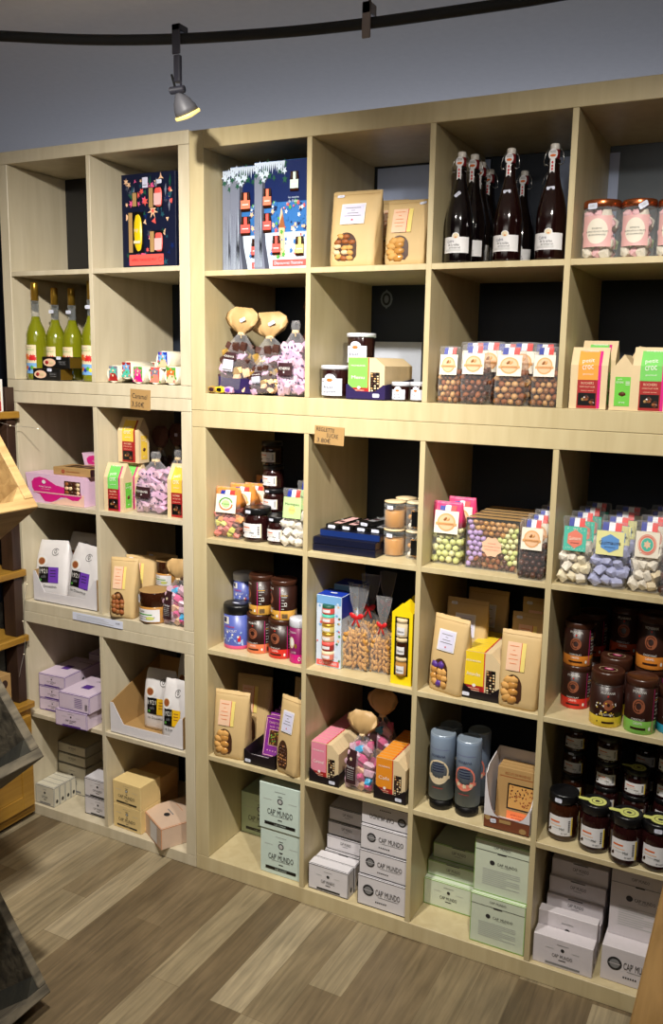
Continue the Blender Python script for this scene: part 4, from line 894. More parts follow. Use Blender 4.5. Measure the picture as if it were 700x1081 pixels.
def gift_bag(fill, fan, lab, st):
    """tied cellophane bag of wrapped sweets"""
    w_, d_, hb = .095, .065, .150
    c = MB(); rr = random.Random(len(fill) + 3); cols = CANDY[fill]; zz = .014
    while zz < .125:
        hw = w_ / 2 * math.sqrt(max(.08, 1 - (max(0, zz - .055) / .085) ** 2)) * .88; xx = -hw + .008
        while xx < hw - .004:
            for yy in (.014, .046):
                cc = rr.choice(cols); rot = [rr.uniform(-.5, .5), rr.uniform(0, 3), rr.uniform(-.5, .5)]
                c.blob((xx + rr.uniform(-.003, .003), yy + rr.uniform(-.004, .004), zz + rr.uniform(-.002, .002)), (.018, .009, .0115), cc, .5, rot)
                if fill == 'cow' and yy < .02:
                    for _ in range(2): c.blob((xx + rr.uniform(-.008, .008), yy - .0095, zz + rr.uniform(-.007, .007)), (.0035, .0012, .0025), 'cow_spot', 1, (0, rr.uniform(0, 3), 0))
            xx += .022
        zz += .0195
    R = [(0, w_ * .44, d_ * .42, 4, d_ / 2), (.006, w_ * .5, d_ * .52, 4, d_ / 2), (.05, w_ * .53, d_ * .56, 3, d_ / 2), (.09, w_ * .49, d_ * .5, 2.6, d_ / 2), (.12, w_ * .36, d_ * .38, 2.2, d_ / 2), (.138, w_ * .2, d_ * .22, 2, d_ / 2), (hb, .009, .008, 2, d_ / 2)]
    S_ = ring_surface(R); f = MB().loft(R, 'cello', 30, .0014, 2, True, .03)
    fm = {'kraft': 'kraft_fan', 'clear': 'cello', 'brown': 'brown_film'}[fan]
    n = 24; vs = []; rg = [(hb - .001, .009, .006), (hb + .010, .024, .011), (hb + .022, .040, .016), (hb + .038, .050, .014), (hb + .054, .046, .008), (hb + .064, .030, .003)]
    if fan == 'clear': rg = [(hb - .001, .009, .006), (hb + .006, .012, .008), (hb + .014, .015, .008), (hb + .022, .012, .006)]
    t = MB()
    for (z, hx, hy) in rg:
        for k in range(n):
            a = 2 * PI * k / n; q = 1 + .10 * math.sin(7 * a) * (1 if z > hb else 0); vs.append((hx * math.sin(a) * q, d_ / 2 - hy * math.cos(a) * (1 + .35 * math.sin(11 * a)), z + .004 * math.sin(5 * a) * (z > hb)))
    t.add(vs, [[i * n + k, i * n + (k + 1) % n, (i + 1) * n + (k + 1) % n, (i + 1) * n + k] for i in range(len(rg) - 1) for k in range(n)] + [[(len(rg) - 1) * n + k for k in range(n)]], fm, True)
    tie = MB().lathe([(.0095, hb - .005), (.011, hb - .003), (.011, hb + .001), (.0095, hb + .003)], 'kraft_pale', 14, c=(0, d_ / 2))
    tie.tube([(.004, d_ / 2 - .010, hb), (.007, d_ / 2 - .012, hb - .012)], .002, 'kraft_pale', 6)
    out = [('sweets', c, None, None), ('film', f, None, None), ('fan_top', t, None, None), ('tie', tie, None, None)]
    l = MB()
    if lab == 'band': l.grid(S_, -.040, .012, .046, .076, 'dark_label', .004, 6, 1); l.text(S_, 'MONBANA', -.014, .063, .007, 'white', w=.040, off=.0055); l.star(S_, -.014, .054, .003, 'white', .0055, 5)
    elif lab == 'tall': l.grid(S_, -.038, -.002, .018, .112, 'dark_label', .004, 4, 6); l.text(S_, 'Friandises', -.020, .066, .007, 'paper_white', w=.026, off=.0055); [l.grid(S_, -.032, -.008, .056 - k * .006, .0572 - k * .006, 'pale_ink', .0055, 2, 1) for k in range(5)]; l.star(S_, -.02, .088, .006, 'cream', .0055, 5)
    elif lab == 'white': l.grid(S_, -.030, .004, .050, .080, 'pale_lilac_label', .004, 4, 3); l.grid(S_, -.028, .002, .052, .056, 'grey_ink', .005, 4, 1); l.grid(S_, -.034, .010, .080, .100, 'dark_label', .004, 4, 2); l.text(S_, 'MONBANA', -.012, .089, .005, 'white', w=.034, off=.0055)
    out.append(('label', l, None, None))
    if st: out.append(sticker_on(lambda x, z, o: (x, d_ / 2 - .02 - o, z), .012, hb + .036, .018, .009, .5 if st == 2 else 0))
    return out
mat('kraft_fan', (194, 158, 106), .5); film('brown_film', (136, 92, 76), .6, .25)
def bow_bag(full):
    """clear bag of golden biscuits tied with a red bow"""
    c = MB(); rr = random.Random(9); zz = .010
    while zz < .085:
        hw = .042 * math.sqrt(max(.1, 1 - (max(0, zz - .045) / .05) ** 2)); xx = -hw + .006
        while xx < hw - .002:
            for yy in (.012, .034):
                c.blob((xx + rr.uniform(-.002, .002), yy + rr.uniform(-.003, .003), zz), (.015, .0065, .0062), rr.choice(('cookie', 'cookie', 'honey')), 1, [rr.uniform(-.5, .5), rr.uniform(0, 3), 0])
                c.blob((xx + .004, yy - .003, zz + .004), (.005, .005, .005), 'cookie', 1)
            xx += .0165
        zz += .0135
    R = [(0, .038, .022, 4, .026), (.006, .045, .028, 3.5, .026), (.045, .047, .029, 3, .026), (.08, .040, .024, 2.6, .026), (.10, .024, .014, 2.2, .026), (.118, .008, .007, 2, .026), (.13, .014, .009, 2, .026), (.155, .026, .010, 2, .028), (.19, .034, .006, 2, .031)]
    f = MB().loft(R, 'cello', 30, .0016, 4, True, .06)
    b = MB()
    for s_ in (-1, 1):
        b.blob((s_ * .012, .014, .121), (.012, .0035, .0065), 'red', 1, (0, -s_ * .35, 0), 2); b.tube([(0, .012, .118), (s_ * .006, .009, .108), (s_ * .012, .010, .098)], .0026, 'red', 6)
    b.blob((0, .012, .119), (.0045, .004, .0045), 'red')
    return [('biscuits', c, None, None), ('film', f, None, None), ('bow', b, None, None)]

# ---- printed boxes
mat('night_blue', (14, 34, 88), .35); mat('sky_blue', (52, 112, 180), .35); mat('snow', (206, 220, 238), .4); mat('bark', (120, 126, 144), .45); mat('bark_dark', (66, 70, 86), .45); mat('fir', (24, 84, 62), .45); mat('coral', (232, 92, 84), .4); mat('jar_label', (236, 130, 100), .4)
def mini_jar(m, Sf, x, z, lab, s=1.0, lid='jam_brown'):
    m.grid(Sf, x - .0105 * s, x + .0105 * s, z, z + .024 * s, 'jam_brown', .001); m.grid(Sf, x - .0095 * s, x + .0095 * s, z + .024 * s, z + .031 * s, lid, .0014)
    m.grid(Sf, x - .0105 * s, x + .0105 * s, z + .004 * s, z + .018 * s, lab, .0018); m.grid(Sf, x - .003 * s, x + .004 * s, z + .018 * s, z + .030 * s, lab, .002); m.grid(Sf, x - .007 * s, x + .007 * s, z + .010 * s, z + .0115 * s, 'paper_white', .0024)
    for k in (-1, 1): m.grid(Sf, x + k * .0075 * s - .0008, x + k * .0075 * s + .0008, z + .019 * s, z + .030 * s, 'steel', .0022)
def tale_box():
    w_, d_, h_ = .205, .032, .262
    m = MB().box(-w_ / 2, w_ / 2, 0, d_, 0, h_, 'sky_blue', .001); F = flat(0); H = w_ / 2; e = .001
    p = MB()
    p.grid(F, -H + e, H - e, h_ * .62, h_ - e, 'night_blue'); p.grid(F, -H + e, H - e, e, h_ * .34, 'snow', .0008)
    p.poly(F, [(-H + e, e), (-H + .062, e), (-H + .045, .06), (-H + .036, .13), (-H + .040, .21), (-H + .060, h_ - .03), (-H + e, h_ - .03)], 'bark', .0012)
    p.poly(F, [(-H + .044, e), (-H + .062, e), (-H + .047, .06), (-H + .039, .13), (-H + .043, .21), (-H + .062, h_ - .03), (-H + .050, h_ - .03), (-H + .032, .21), (-H + .030, .13), (-H + .034, .06)], 'bark_dark', .0014)
    rr = random.Random(5)
    for k in range(22): x = -H + .004 + k * .0014; p.poly(F, [(x, .006), (x + .0012, .006), (x + .0008 - .004 * (k > 14), .10 + .07 * rr.random()), (x + .0004 - .004 * (k > 14), .06)], ('bark_dark', 'snow', 'bark')[k % 3], .0017)
    for k in range(34): x = -H + .004 + rr.random() * .118; z = h_ - rr.uniform(.008, .050) * (.6 + .4 * abs(math.sin(x * 60))); p.star(F, min(x, H - .02), z, rr.uniform(.008, .013), rr.choice(('fir', 'fir', 'snow')), .0016 + k * .00003, 5, .45, rr.random())
    for k in range(16): x = -H + .006 + k * .0074; p.poly(F, [(x - .004, h_ - .002), (x + .005, h_ - .002), (x, h_ - rr.uniform(.018, .034))], 'snow', .0030)
    for k in range(95): p.star(F, rr.uniform(-H + .07, H - .006), rr.uniform(.03, h_ * .62), rr.uniform(.003, .009), rr.choice(('snow', 'leaf', 'coral', 'sky_blue', 'orange_pale', 'navy')), .0014 + k * .00002, 5, .5, rr.random())
    p.poly(F, [(-.006, .03), (.020, .03), (.018, .10), (.012, .13), (.006, .15), (0, .13), (-.004, .10)], 'orange_pale', .0022); p.poly(F, [(-.006, .10), (.020, .10), (.010, .135)], 'cookie_dark', .0024); p.poly(F, [(-.014, .058), (-.002, .058), (-.004, .078), (-.010, .086)], 'blue', .0026)
    p.grid(F, -.028, H - e, .006, .022, 'coral', .0024); p.text(F, 'Découvrez l’histoire', .035, .014, .008, 'snow', off=.003, w=.11); p.text(F, 'les recettes', .052, .172, .005, 'snow', off=.002, w=.04); p.text(F, 'de l’hiver', .052, .163, .007, 'snow', off=.002, w=.04)
    js = []
    for (x, z, c) in ((-.048, .150, 'jar_label'), (-.048, .090, 'coral'), (.056, .186, 'mint'), (-.012, .034, 'coral'), (.078, .030, 'yellow_strip')): j = MB(); mini_jar(j, lambda a, b_, o: (a, -.004 - o, b_), x, z, c, 1.5); js.append(('small_jar', j, None, None))
    m.grid(lambda y, z, o: (-H - o, y, z), e, d_ - e, h_ * .0 + e, h_ * .4, 'sky_blue'); m.grid(lambda y, z, o: (-H - o, y, z), d_ - e, e, h_ * .4, h_ - .02, 'night_blue')
    return [('box', m, None, None), ('front_picture', p, None, None)] + js
def floral_box():
    w_, d_, h_ = .215, .05, .262
    m = MB().box(-w_ / 2, w_ / 2, 0, d_, 0, h_, 'navy_deep', .001); F = flat(0); rr = random.Random(8); p = MB()
    for k in range(70): p.star(F, rr.uniform(-w_ / 2 + .014, w_ / 2 - .014), rr.uniform(.012, h_ - .012), rr.uniform(.006, .013), rr.choice(('fir', 'teal_dark', 'coral', 'night_blue', 'bark_dark', 'pink', 'orange_pale')), .0006 + k * .00002, rr.choice((3, 5, 6)), rr.uniform(.3, .6), rr.random() * 3)
    for k in range(14): x, z = rr.uniform(-.09, .09), rr.uniform(.03, .23); p.poly(F, [(x, z), (x + .004, z + .018), (x + .002, z + .036), (x - .004, z + .018)], rr.choice(('teal_dark', 'fir', 'bark')), .0022)
    p.star(F, .020, .158, .022, 'orange_pale', .0028, 7, .35, .2); p.star(F, .020, .158, .009, 'coral', .003, 7, .4); p.star(F, -.010, .185, .014, 'coral', .0027, 6, .4)
    p.grid(F, -.078, .06, .010, .040, 'coral', .0030); p.text(F, 'APÉRO "MANGUEZ MOI"', -.018, .026, .009, 'croc_red', off=.0038, w=.10); p.disc(F, .048, .025, .007, .007, 'croc_red', .0036, 18, inner=.86)
    p.grid(F, -.020, .002, .222, .250, 'pale_lilac_label', .0032); p.grid(F, -.018, -.002, .228, .230, 'grey_ink', .004)
    w1 = MB()
    for (x0, x1, z0, z1) in ((-.080, -.018, .045, .158), (.006, .060, .045, .104), (.004, .060, .166, .222), (-.062, -.040, .172, .212)):
        w1.grid(F, x0, x1, z0, z1, 'black', .0032); w1.grid(F, x0 + .002, x0 + .018, z0 + .001, z1 - .002, 'kraft_dark', .0040)
    w1.blob((-.040, -.001, .10), (.017, .008, .054), 'mango_yellow', .8, None, 2); w1.grid(F, -.054, -.026, .070, .078, 'cream', .0098); w1.text(F, 'mango', -.043, .105, .010, 'cream', off=.0100, w=.018)
    for z in (.072, .194): w1.blob((.043, -.001, z), (.015, .007, .027), 'coral', .5, None, 2); w1.grid(F, .029, .057, z - .022, z + .010, 'pink_pale', .0085)
    return [('box', m, None, None), ('print', p, None, None), ('windows', w1, None, None), sticker_on(F, .045, .236, .022, .011)]
mat('navy_deep', (16, 22, 48), .4); mat('teal_dark', (30, 78, 92), .45); mat('mango_yellow', (226, 196, 20), .35)
def oval_box():
    w_, d_, h_ = .12, .055, .038
    m = MB().box(-w_ / 2, w_ / 2, 0, d_, 0, h_, 'black', .001); F = flat(0); T = top(h_)
    m.grid(T, -w_ / 2 + .001, w_ / 2 - .001, .002, d_ - .002, 'gold_cap', .0006); m.grid(lambda y, z, o: (w_ / 2 + o, y, z), .002, d_ - .002, .002, h_ - .002, 'gold_cap', .0006)
    m.disc(F, -.026, h_ / 2, .027, .013, 'peach_label', .001, 26); m.blob((-.038, -.001, h_ / 2), (.009, .0012, .007), 'croc_red'); m.blob((-.018, -.001, h_ / 2), (.013, .0014, .006), 'kraft_pale', .8)
    m.text(F, 'NOUGAT', .030, h_ * .55, .006, 'grey_ink', w=.030); m.grid(F, .016, .045, h_ * .34, h_ * .37, 'grey_ink', .001)
    return [('box', m, None, None), sticker_on(F, .016, h_ - .004, .020, .010)]
def caramel_tube(v):
    r, ln = .0274, .105
    Mx = Matrix.Rotation(-PI / 2, 4, 'X')
    b = MB().lathe([(r * .92, 0), (r, .002), (r, ln), (r * .9, ln + .002)], 'milky_white', 30, M=Mx)
    Sf = lambda x, z, o: (x, -.0006 - o, z)
    Sf0 = Sf; Sf = lambda x, z, o: Sf0(x * 1.62, z * 1.62, o)
    c = MB().disc(Sf0, 0, 0, r * .97, r * .97, 'card_cream', .0004, 26); rr = random.Random(v * 7 + 1)
    bg = (('bark', 'teal'), ('leaf', 'pink'), ('coral', 'bark'), ('leaf', 'orange'), ('croc_red', 'sky'), ('blue', 'sky'))[v % 6]
    c.grid(Sf, -.011, .010, -.010, .015, bg[0], .0012); c.star(Sf, -.001, .004, .011, bg[1], .0018, 6, .6); c.blob((0, -.003, .010), (.004, .0008, .005), 'peach_label'); c.poly(Sf, [(-.013, -.013), (.012, -.013), (.006, .001), (-.004, .002)], ('croc_red', 'hot_pink', 'salmon', 'peach_label', 'teal', 'orange_pale')[v % 6], .0022)
    for k in range(5): c.star(Sf, rr.uniform(-.012, .012), rr.uniform(-.012, .012), .003, rr.choice(('cream', 'coral', 'leaf')), .0028, 4)
    return [('tube', b, None, None), ('end_picture', c, None, None)]
mat('milky_white', (220, 212, 190), .3)
mat('box_pinklilac', (226, 190, 216), .45); mat('box_peach', (240, 196, 176), .45)
def pink_box(lean):
    w_, d_, h_ = .20, .09, .098
    m = MB(); pts = [(-w_ / 2 + .014, 0), (w_ / 2, 0), (w_ / 2, h_), (-w_ / 2 - .002, h_)]; extr(m, pts, 0, d_, 'box_pinklilac'); F = flat(0)
    m.poly(F, [(-.02, .001), (w_ / 2 - .001, .001), (w_ / 2 - .001, .040), (.03, .022)], 'box_peach', .0006)
    a = [(-.078, .050), (-.080, .068), (-.070, .082), (-.050, .088), (-.030, .084), (-.012, .074), (.006, .064), (.030, .060), (.085, .058), (.092, .034), (.080, .020), (.062, .018), (.045, .026), (.020, .026), (.006, .014), (-.012, .006), (-.034, .006), (-.044, .018), (-.052, .030), (-.070, .034)]
    m.add([F(-.03, .05, .001)] + [F(x, z, .001) for x, z in a], [[0, 1 + k, 1 + (k + 1) % len(a)] for k in range(len(a))], 'hot_pink')
    m.grid(F, -.074, .09, .034, .038, 'pink_pale', .0018); m.disc(F, -.036, .072, .0065, .0065, 'paper_white', .002, 16); m.text(F, 'Petites Douceurs', -.032, .056, .006, 'paper_white', w=.042, off=.002); m.grid(F, -.046, -.016, .047, .0482, 'pink_pale', .002)
    wn = MB().grid(F, .034, .088, .036, .082, 'window_brown', .0014); rr = random.Random(2)
    for k in range(12): wn.blob(F(.042 + (k % 4) * .0125, .044 + (k // 4) * .014, .001), (.0085, .002, .007), rr.choice(('cookie_dark', 'orange_pale', 'choco_nut', 'kraft_pale')), 1, (0, rr.uniform(0, 3), 0))
    return [('box', m, None, None), ('window', wn, None, None)]
def kraft_flat():
    w_, d_, h_ = .135, .09, .026
    m = MB().box(-w_ / 2, w_ / 2, 0, d_, 0, h_, 'kraft_dark', .001); F = flat(0); m.disc(F, -.030, h_ / 2, .006, .006, 'croc_red', .001, 16); m.disc(F, -.030, h_ / 2, .003, .003, 'kraft_dark', .0016, 12); m.grid(F, -.02, .03, h_ / 2 - .001, h_ / 2 + .001, 'cookie_dark', .001)
    T = top(h_)
    for k in range(3): m.grid(T, -.04 + k * .035, -.014 + k * .035, .02, .07, 'window_brown', .0008)
    m.grid(lambda y, z, o: (w_ / 2 + o, y, z), .001, d_ - .001, .001, h_ - .001, 'dark_label', .0006)
    return [('box', m, None, None)]
def flat_choc(w_, d_, h_, side):
    m = MB().box(-w_ / 2, w_ / 2, 0, d_, 0, h_, 'choc_navy', .001); F = flat(0); T = top(h_)
    m.grid(F, -w_ / 2 + .001, w_ / 2 - .001, .001, h_ - .001, side, .0006); m.grid(lambda y, z, o: (w_ / 2 + o, y, z), .001, d_ - .001, .001, h_ - .001, 'choc_navy', .0006)
    m.grid(T, -w_ / 2 + .004, w_ / 2 - .004, .004, d_ - .004, 'choc_navy', .0006); m.grid(T, -w_ * .3, w_ * .3, d_ * .2, d_ * .5, 'pink_pale', .0012)
    return [('box', m, None, None)]
mat('choc_navy', (18, 18, 34), .3); mat('side_blue', (22, 46, 108), .35); mat('side_navy', (15, 19, 42), .35)
def slim_bar(c2):
    w_, d_, h_ = .042, .14, .013
    m = MB().box(-w_ / 2, w_ / 2, 0, d_, 0, h_, 'black', .001); T = top(h_)
    m.grid(T, -.006, w_ / 2 - .004, .02, d_ - .01, c2, .0006); m.grid(T, -.002, w_ / 2 - .008, .04, .06, 'dark_label', .0012); m.star(T, -.012, .08, .006, 'pale_ink', .0012, 6)
    return [('bar', m, None, None), sticker_on(flat(0), 0, h_ * .5, .024, .009)]
def jar_carton():
    w_, d_, h_ = .078, .075, .215
    m = MB().box(-w_ / 2, w_ / 2, 0, d_, 0, h_, 'snow', .001); F = flat(0); R = lambda y, z, o: (w_ / 2 + o, y, z); T = top(h_); rr = random.Random(3)
    m.grid(T, -w_ / 2 + .001, w_ / 2 - .001, .001, d_ - .001, 'blue', .0006); m.grid(F, -w_ / 2 + .001, w_ / 2 - .001, h_ * .88, h_ - .001, 'sky', .0006); m.grid(R, .001, d_ - .001, h_ * .7, h_ - .001, 'blue', .0006); m.grid(R, .001, d_ - .001, .002, h_ * .35, 'mint', .0006)
    for k in range(26): m.star(F, rr.choice((rr.uniform(-.036, -.022), rr.uniform(.024, .034))), rr.uniform(.02, .2), rr.uniform(.003, .006), rr.choice(('sky', 'leaf', 'coral', 'snow', 'orange_pale')), .001, 5)
    m.grid(F, -.036, .034, .004, .020, 'coral', .0012); m.text(F, 'CONFITURES', 0, .012, .008, 'paper_white', off=.002, w=.056)
    js = []
    for k, (c1, c2) in enumerate((('coral', 'fir'), ('jar_label', 'teal'), ('yellow_strip', 'gold'), ('orange_pale', 'gold'), ('croc_red', 'coral'), ('salmon', 'cream'))):
        z = .190 - k * .0275; j = MB(); js.append(('small_jar', j, None, None)); j.lathe([(.018, z - .026), (.0185, z - .024), (.0185, z - .009, c2), (.0185, z - .001, c2), (.016, z, c2)], c1, 18, c=(0, -.0005)); j.grid(cyl(.0187), -.012, .012, z - .021, z - .012, 'paper_white', .0006, 5, 1)
    return [('carton', m, None, None), sticker_on(lambda x, y, o: (x, .03 + y, h_ + o), 0, 0, .02, .010)] + js
def jar_trio():
    w_, d_, h_ = .062, .055, .195
    m = MB(); y0 = 'sun_yellow'; extr(m, [(-w_ / 2, 0), (w_ / 2, 0), (w_ / 2, h_ * .88), (0, h_), (-w_ / 2, h_ * .88)], 0, .003, y0)
    m.box(-w_ / 2, w_ / 2, .003, d_, 0, .003, y0); m.box(-w_ / 2, -w_ / 2 + .003, .003, d_, .003, h_ * .88, y0); m.box(w_ / 2 - .003, w_ / 2, .003, d_, .003, h_ * .88, y0); extr(m, [(-w_ / 2, 0), (w_ / 2, 0), (w_ / 2, h_ * .88), (0, h_), (-w_ / 2, h_ * .88)], d_ - .003, d_, y0)
    m.grid(flat(0), -.021, .021, .022, .162, 'black', .0006)
    js = []
    for k, c in enumerate(('honey', 'jam_brown', 'cream')):
        z = .024 + k * .046; j = MB(); js.append(('small_jar', j, None, None)); j.lathe([(.018, z), (.019, z + .002), (.019, z + .030), (.017, z + .034), (.0185, z + .0345, 'kraft_pale'), (.0185, z + .042, 'kraft_pale'), (.016, z + .043, 'kraft_pale')], c, 22, c=(0, .008)); j.grid(cyl(.0192, (0, .008)), -.012, .012, z + .006, z + .024, 'paper_white', .0006, 6, 1); j.text(cyl(.0192, (0, .008)), 'Rillettes', 0, z + .014, .005, 'ink', off=.0014, w=.018)
    return [('card_holder', m, None, None)] + js
mat('sun_yellow', (244, 214, 20), .4)
def assortment_box():
    w_ = h_ = .165; d_ = .036
    m = MB().box(-w_ / 2, w_ / 2, .004, d_, 0, h_, 'kraft_dark', .001); 
    for (a, b_, c, e) in ((-w_ / 2, w_ / 2, 0, .003), (-w_ / 2, w_ / 2, h_ - .003, h_), (-w_ / 2, -w_ / 2 + .003, .003, h_ - .003), (w_ / 2 - .003, w_ / 2, .003, h_ - .003)): m.box(a, b_, -.006, .004, c, e, 'steel')
    c = MB(); rr = random.Random(3); st = .0172; n = 9
    for i in range(n):
        for k in range(n):
            x = -w_ / 2 + .0135 + i * st + (.004 if k % 2 else -.004); z = .013 + k * st; dx, dz = x, z - h_ / 2
            if dz > abs(dx): cs, s_ = ('hazel_pale', 'honey', 'hazel'), (.0105, .006, .0100)
            elif -dz >= abs(dx): cs, s_ = ('choco_nut2', 'cookie_dark', 'hazel'), (.0125, .006, .0082)
            elif dx < 0: cs, s_ = ('lilac_ball', 'lilac_ball'), (.0102, .006, .0100)
            else: cs, s_ = ('lime_ball', 'lime_ball2'), (.0105, .006, .0098)
            c.blob((x + rr.uniform(-.002, .002), .0, z + rr.uniform(-.002, .002)), s_, rr.choice(cs), 1, (0, rr.uniform(0, 3), 0))
    F = flat(-.007); l = MB(); l.star(F, 0, h_ / 2 - .006, .034, 'peach_label', .0006, 8, .84)
    for k, t in enumerate(('MÉLANGE', 'Gourmandises sucrées', 'Amandes & noisettes')): l.text(F, t, 0, h_ / 2 + .006 - k * .010, .004, 'salmon', off=.0014, w=(.024, .05, .044)[k])
    g = MB().grid(flat(-.0062), -w_ / 2 + .003, w_ / 2 - .003, .003, h_ - .003, 'clear_glass', 0)
    return [('case', m, None, None), ('nuts', c, None, None), ('clear_front', g, None, None), ('badge', l, None, None)]
mat('lilac_ball', (190, 160, 210), .45)
def cookie_box():
    w_, d_, h_ = .105, .03, .135
    m = MB().box(-w_ / 2, w_ / 2, 0, d_, 0, h_, 'kraft_dark', .0015); F = flat(0); rr = random.Random(3)
    m.grid(F, -.046, .046, .112, .114, 'cookie_dark', .0008); m.text(F, 'BISCUITS DE PROVENCE', .004, .121, .006, 'cookie_dark', w=.07)
    wn = MB().grid(F, -.022, .050, .034, .098, 'black', .0008); wn.grid(F, -.018, .050, .038, .094, 'cookie', .0016)
    for k in range(44): wn.blob(F(rr.uniform(-.015, .048), rr.uniform(.041, .091), .0016), (.0035, .001, .0018), rr.choice(('cookie_dark', 'choco_nut', 'cookie_dark')), 1, (0, rr.uniform(0, 3), 0))
    l = MB().grid(F, -.020, .052, .006, .030, 'label_orange', .0022); l.text(F, 'SPÉCIALITÉ', .016, .021, .005, 'croc_red', off=.003, w=.05); l.text(F, 'AU ROMARIN', .016, .013, .004, 'croc_red', off=.003, w=.044)
    return [('box', m, None, None), ('window', wn, None, None), ('orange_label', l, None, None)]
mat('label_orange', (240, 128, 70), .45)
def scoop_tray():
    """white lined box with a round scoop cut from its front, brown printed sides"""
    w_, d_ = .125, .12; m = MB(); t = .0022
    m.box(-w_ / 2, w_ / 2, 0, d_, 0, t, 'box_white')
    pts = [(-w_ / 2, 0), (w_ / 2, 0), (w_ / 2, .075)] + [(.062 * math.cos(a), .098 - .062 * math.sin(a)) for a in np.linspace(.3, PI - .3, 12)] + [(-w_ / 2, .12)]
    v0 = [p for p in pts]; m.add([(x, y, z) for y in (0, t) for x, z in v0], [], 'white')
    n = len(v0); bt = [(x, min(z, .034)) for x, z in v0]
    # front wall as strips so that the scoop stays concave
    xs = [-w_ / 2 + w_ * k / 24 for k in range(25)]
    def hz(x):
        q = abs(x) / (w_ / 2); return .036 + (.135 if x < 0 else .05) * q ** 4.5
    for a, b_ in zip(xs[:-1], xs[1:]):
        pz = [(a, 0), (b_, 0), (b_, hz(b_)), (a, hz(a))]; extr(m, pz, 0, t, 'print_brown')
    for x, s_ in ((-w_ / 2, .17), (w_ / 2 - t, .086)):
        v = [(q, y, z) for q in (x, x + t) for y, z in ((t, 0), (d_, 0), (d_, .185), (t + .02, s_), (t, s_ - .02))]; n = 5
        m.add(v, [list(range(n))[::-1], list(range(n, 2 * n))] + [[i, n + i, n + (i + 1) % n, (i + 1) % n][::-1] for i in range(n)], 'box_white')
    m.box(-w_ / 2, w_ / 2, d_ - t, d_, 0, .185, 'box_white')
    F = flat(0); m.grid(F, -.02, .012, .022, .032, 'kraft_dark', .001); m.disc(F, .045, .012, .010, .008, 'kraft_dark', .001, 12); m.disc(F, -.052, .03, .008, .008, 'kraft_dark', .001, 12)
    lin_ = MB(); 
    for a, b_ in zip(xs[:-1], xs[1:]): lin_.poly(F, [(a, min(.034, hz(a)) if False else .036), (b_, .036), (b_, hz(b_) + .0), (a, hz(a) + .0)], 'box_white', .0012)
    sl = [(a, .0362 + .0) for a in xs]
    fl = MB(); v = [(-.05, -.001, .036), (.05, -.001, .036), (.044, .052, .012), (-.044, .052, .012)]; fl.add(v, [(0, 1, 2, 3)], 'box_white')
    return [('tray', m, None, None), ('white_edge', lin_, None, None), ('folded_flap', fl, None, None), sticker_on(F, -.036, .024, .016, .012, .1)]
mat('print_brown', (120, 64, 40), .45)
def violet_pack():
    w_, d_, h_ = .075, .016, .125
    m = MB().box(-w_ / 2, w_ / 2, 0, d_, 0, h_, 'pack_violet', .001); F = flat(0)
    for (a, b_, c, e) in ((-w_ / 2 + .003, w_ / 2 - .003, .004, .006), (-w_ / 2 + .003, w_ / 2 - .003, h_ - .006, h_ - .004), (-w_ / 2 + .003, -w_ / 2 + .005, .004, h_ - .004), (w_ / 2 - .005, w_ / 2 - .003, .004, h_ - .004)): m.grid(F, a, b_, c, e, 'pink_pale', .0008)
    m.text(F, 'CHOCOLAT', 0, h_ - .018, .007, 'pink_pale', w=.05); m.text(F, 'noir 70%', 0, h_ - .030, .006, 'pink_pale', w=.04)
    m.grid(F, -.020, .028, .036, .086, 'pink_pale', .0012); wn = MB().grid(F, -.018, .026, .038, .084, 'window_brown', .0018); rr = random.Random(3)
    for k in range(30): wn.blob(F(rr.uniform(-.015, .023), rr.uniform(.041, .081), .0018), (.003, .0009, .003), rr.choice(('cookie_dark', 'gold', 'leaf')))
    for k in range(5): m.disc(F, -.02 + k * .01, .020, .002, .002, 'pink_pale', .001, 8)
    return [('pack', m, None, None), ('window', wn, None, None)]
mat('pack_violet', (126, 40, 140), .4)

# ================================================================== goods on the shelves
CAN = dict(swing_bottle=(.081, .359), liqueur_bottle=(.065, .300), jam_jar=(.076, .0868), marsh_jar=(.092, .128), clip_jar=(.056, .076), spread_jar=(.084, .085), cocoa_tin=(.076, .105),
           fancy_tin=(.079, .123), violet_tin=(.083, .108), magenta_tin=(.076, .106), grinder_tube=(.055, .172), kraft_bag=(.105, .20), sweet_bag=(.080, .175), gable_bag=(.088, .152), coffee_bag=(.105, .185),
           gift_bag=(.100, .200), bow_bag=(.092, .19), tale_box=(.205, .262), floral_box=(.215, .262), jar_carton=(.078, .215), jar_trio=(.062, .195), assortment_box=(.165, .165), cookie_box=(.105, .135))
RND = ('swing_bottle', 'liqueur_bottle', 'jam_jar', 'marsh_jar', 'clip_jar', 'spread_jar', 'cocoa_tin', 'fancy_tin', 'violet_tin', 'magenta_tin', 'grinder_tube')
def put(fn, key, name, z, uL, uR, vB, vT, label, cat, group=None, Y=None, rz=0, sy=None, w=None, h=None, dx=0):
    cw, ch = CAN[fn.__name__]
    x, y, w0, h0 = fit(z, uL, uR, vB, vT, Y); w_ = w or w0; h_ = h or h0
    sx = w_ / cw
    if fn.__name__ in RND: y += w_ / 2
    return place(fn, key, name, x + dx, y, z + .0004, label, cat, group, rz, (sx, sy or sx, h_ / ch))
def cbox(style, lay, z, x, y, w_, d_, h_, label, group=None, rz=0):
    return place(coffee_box, (style, lay, round(w_, 4), round(d_, 4), round(h_, 4)), 'coffee_pod_box', x, y, z + .0004, label, 'box', group, rz)
def zx(c): return RX[c], RX[c] + C4

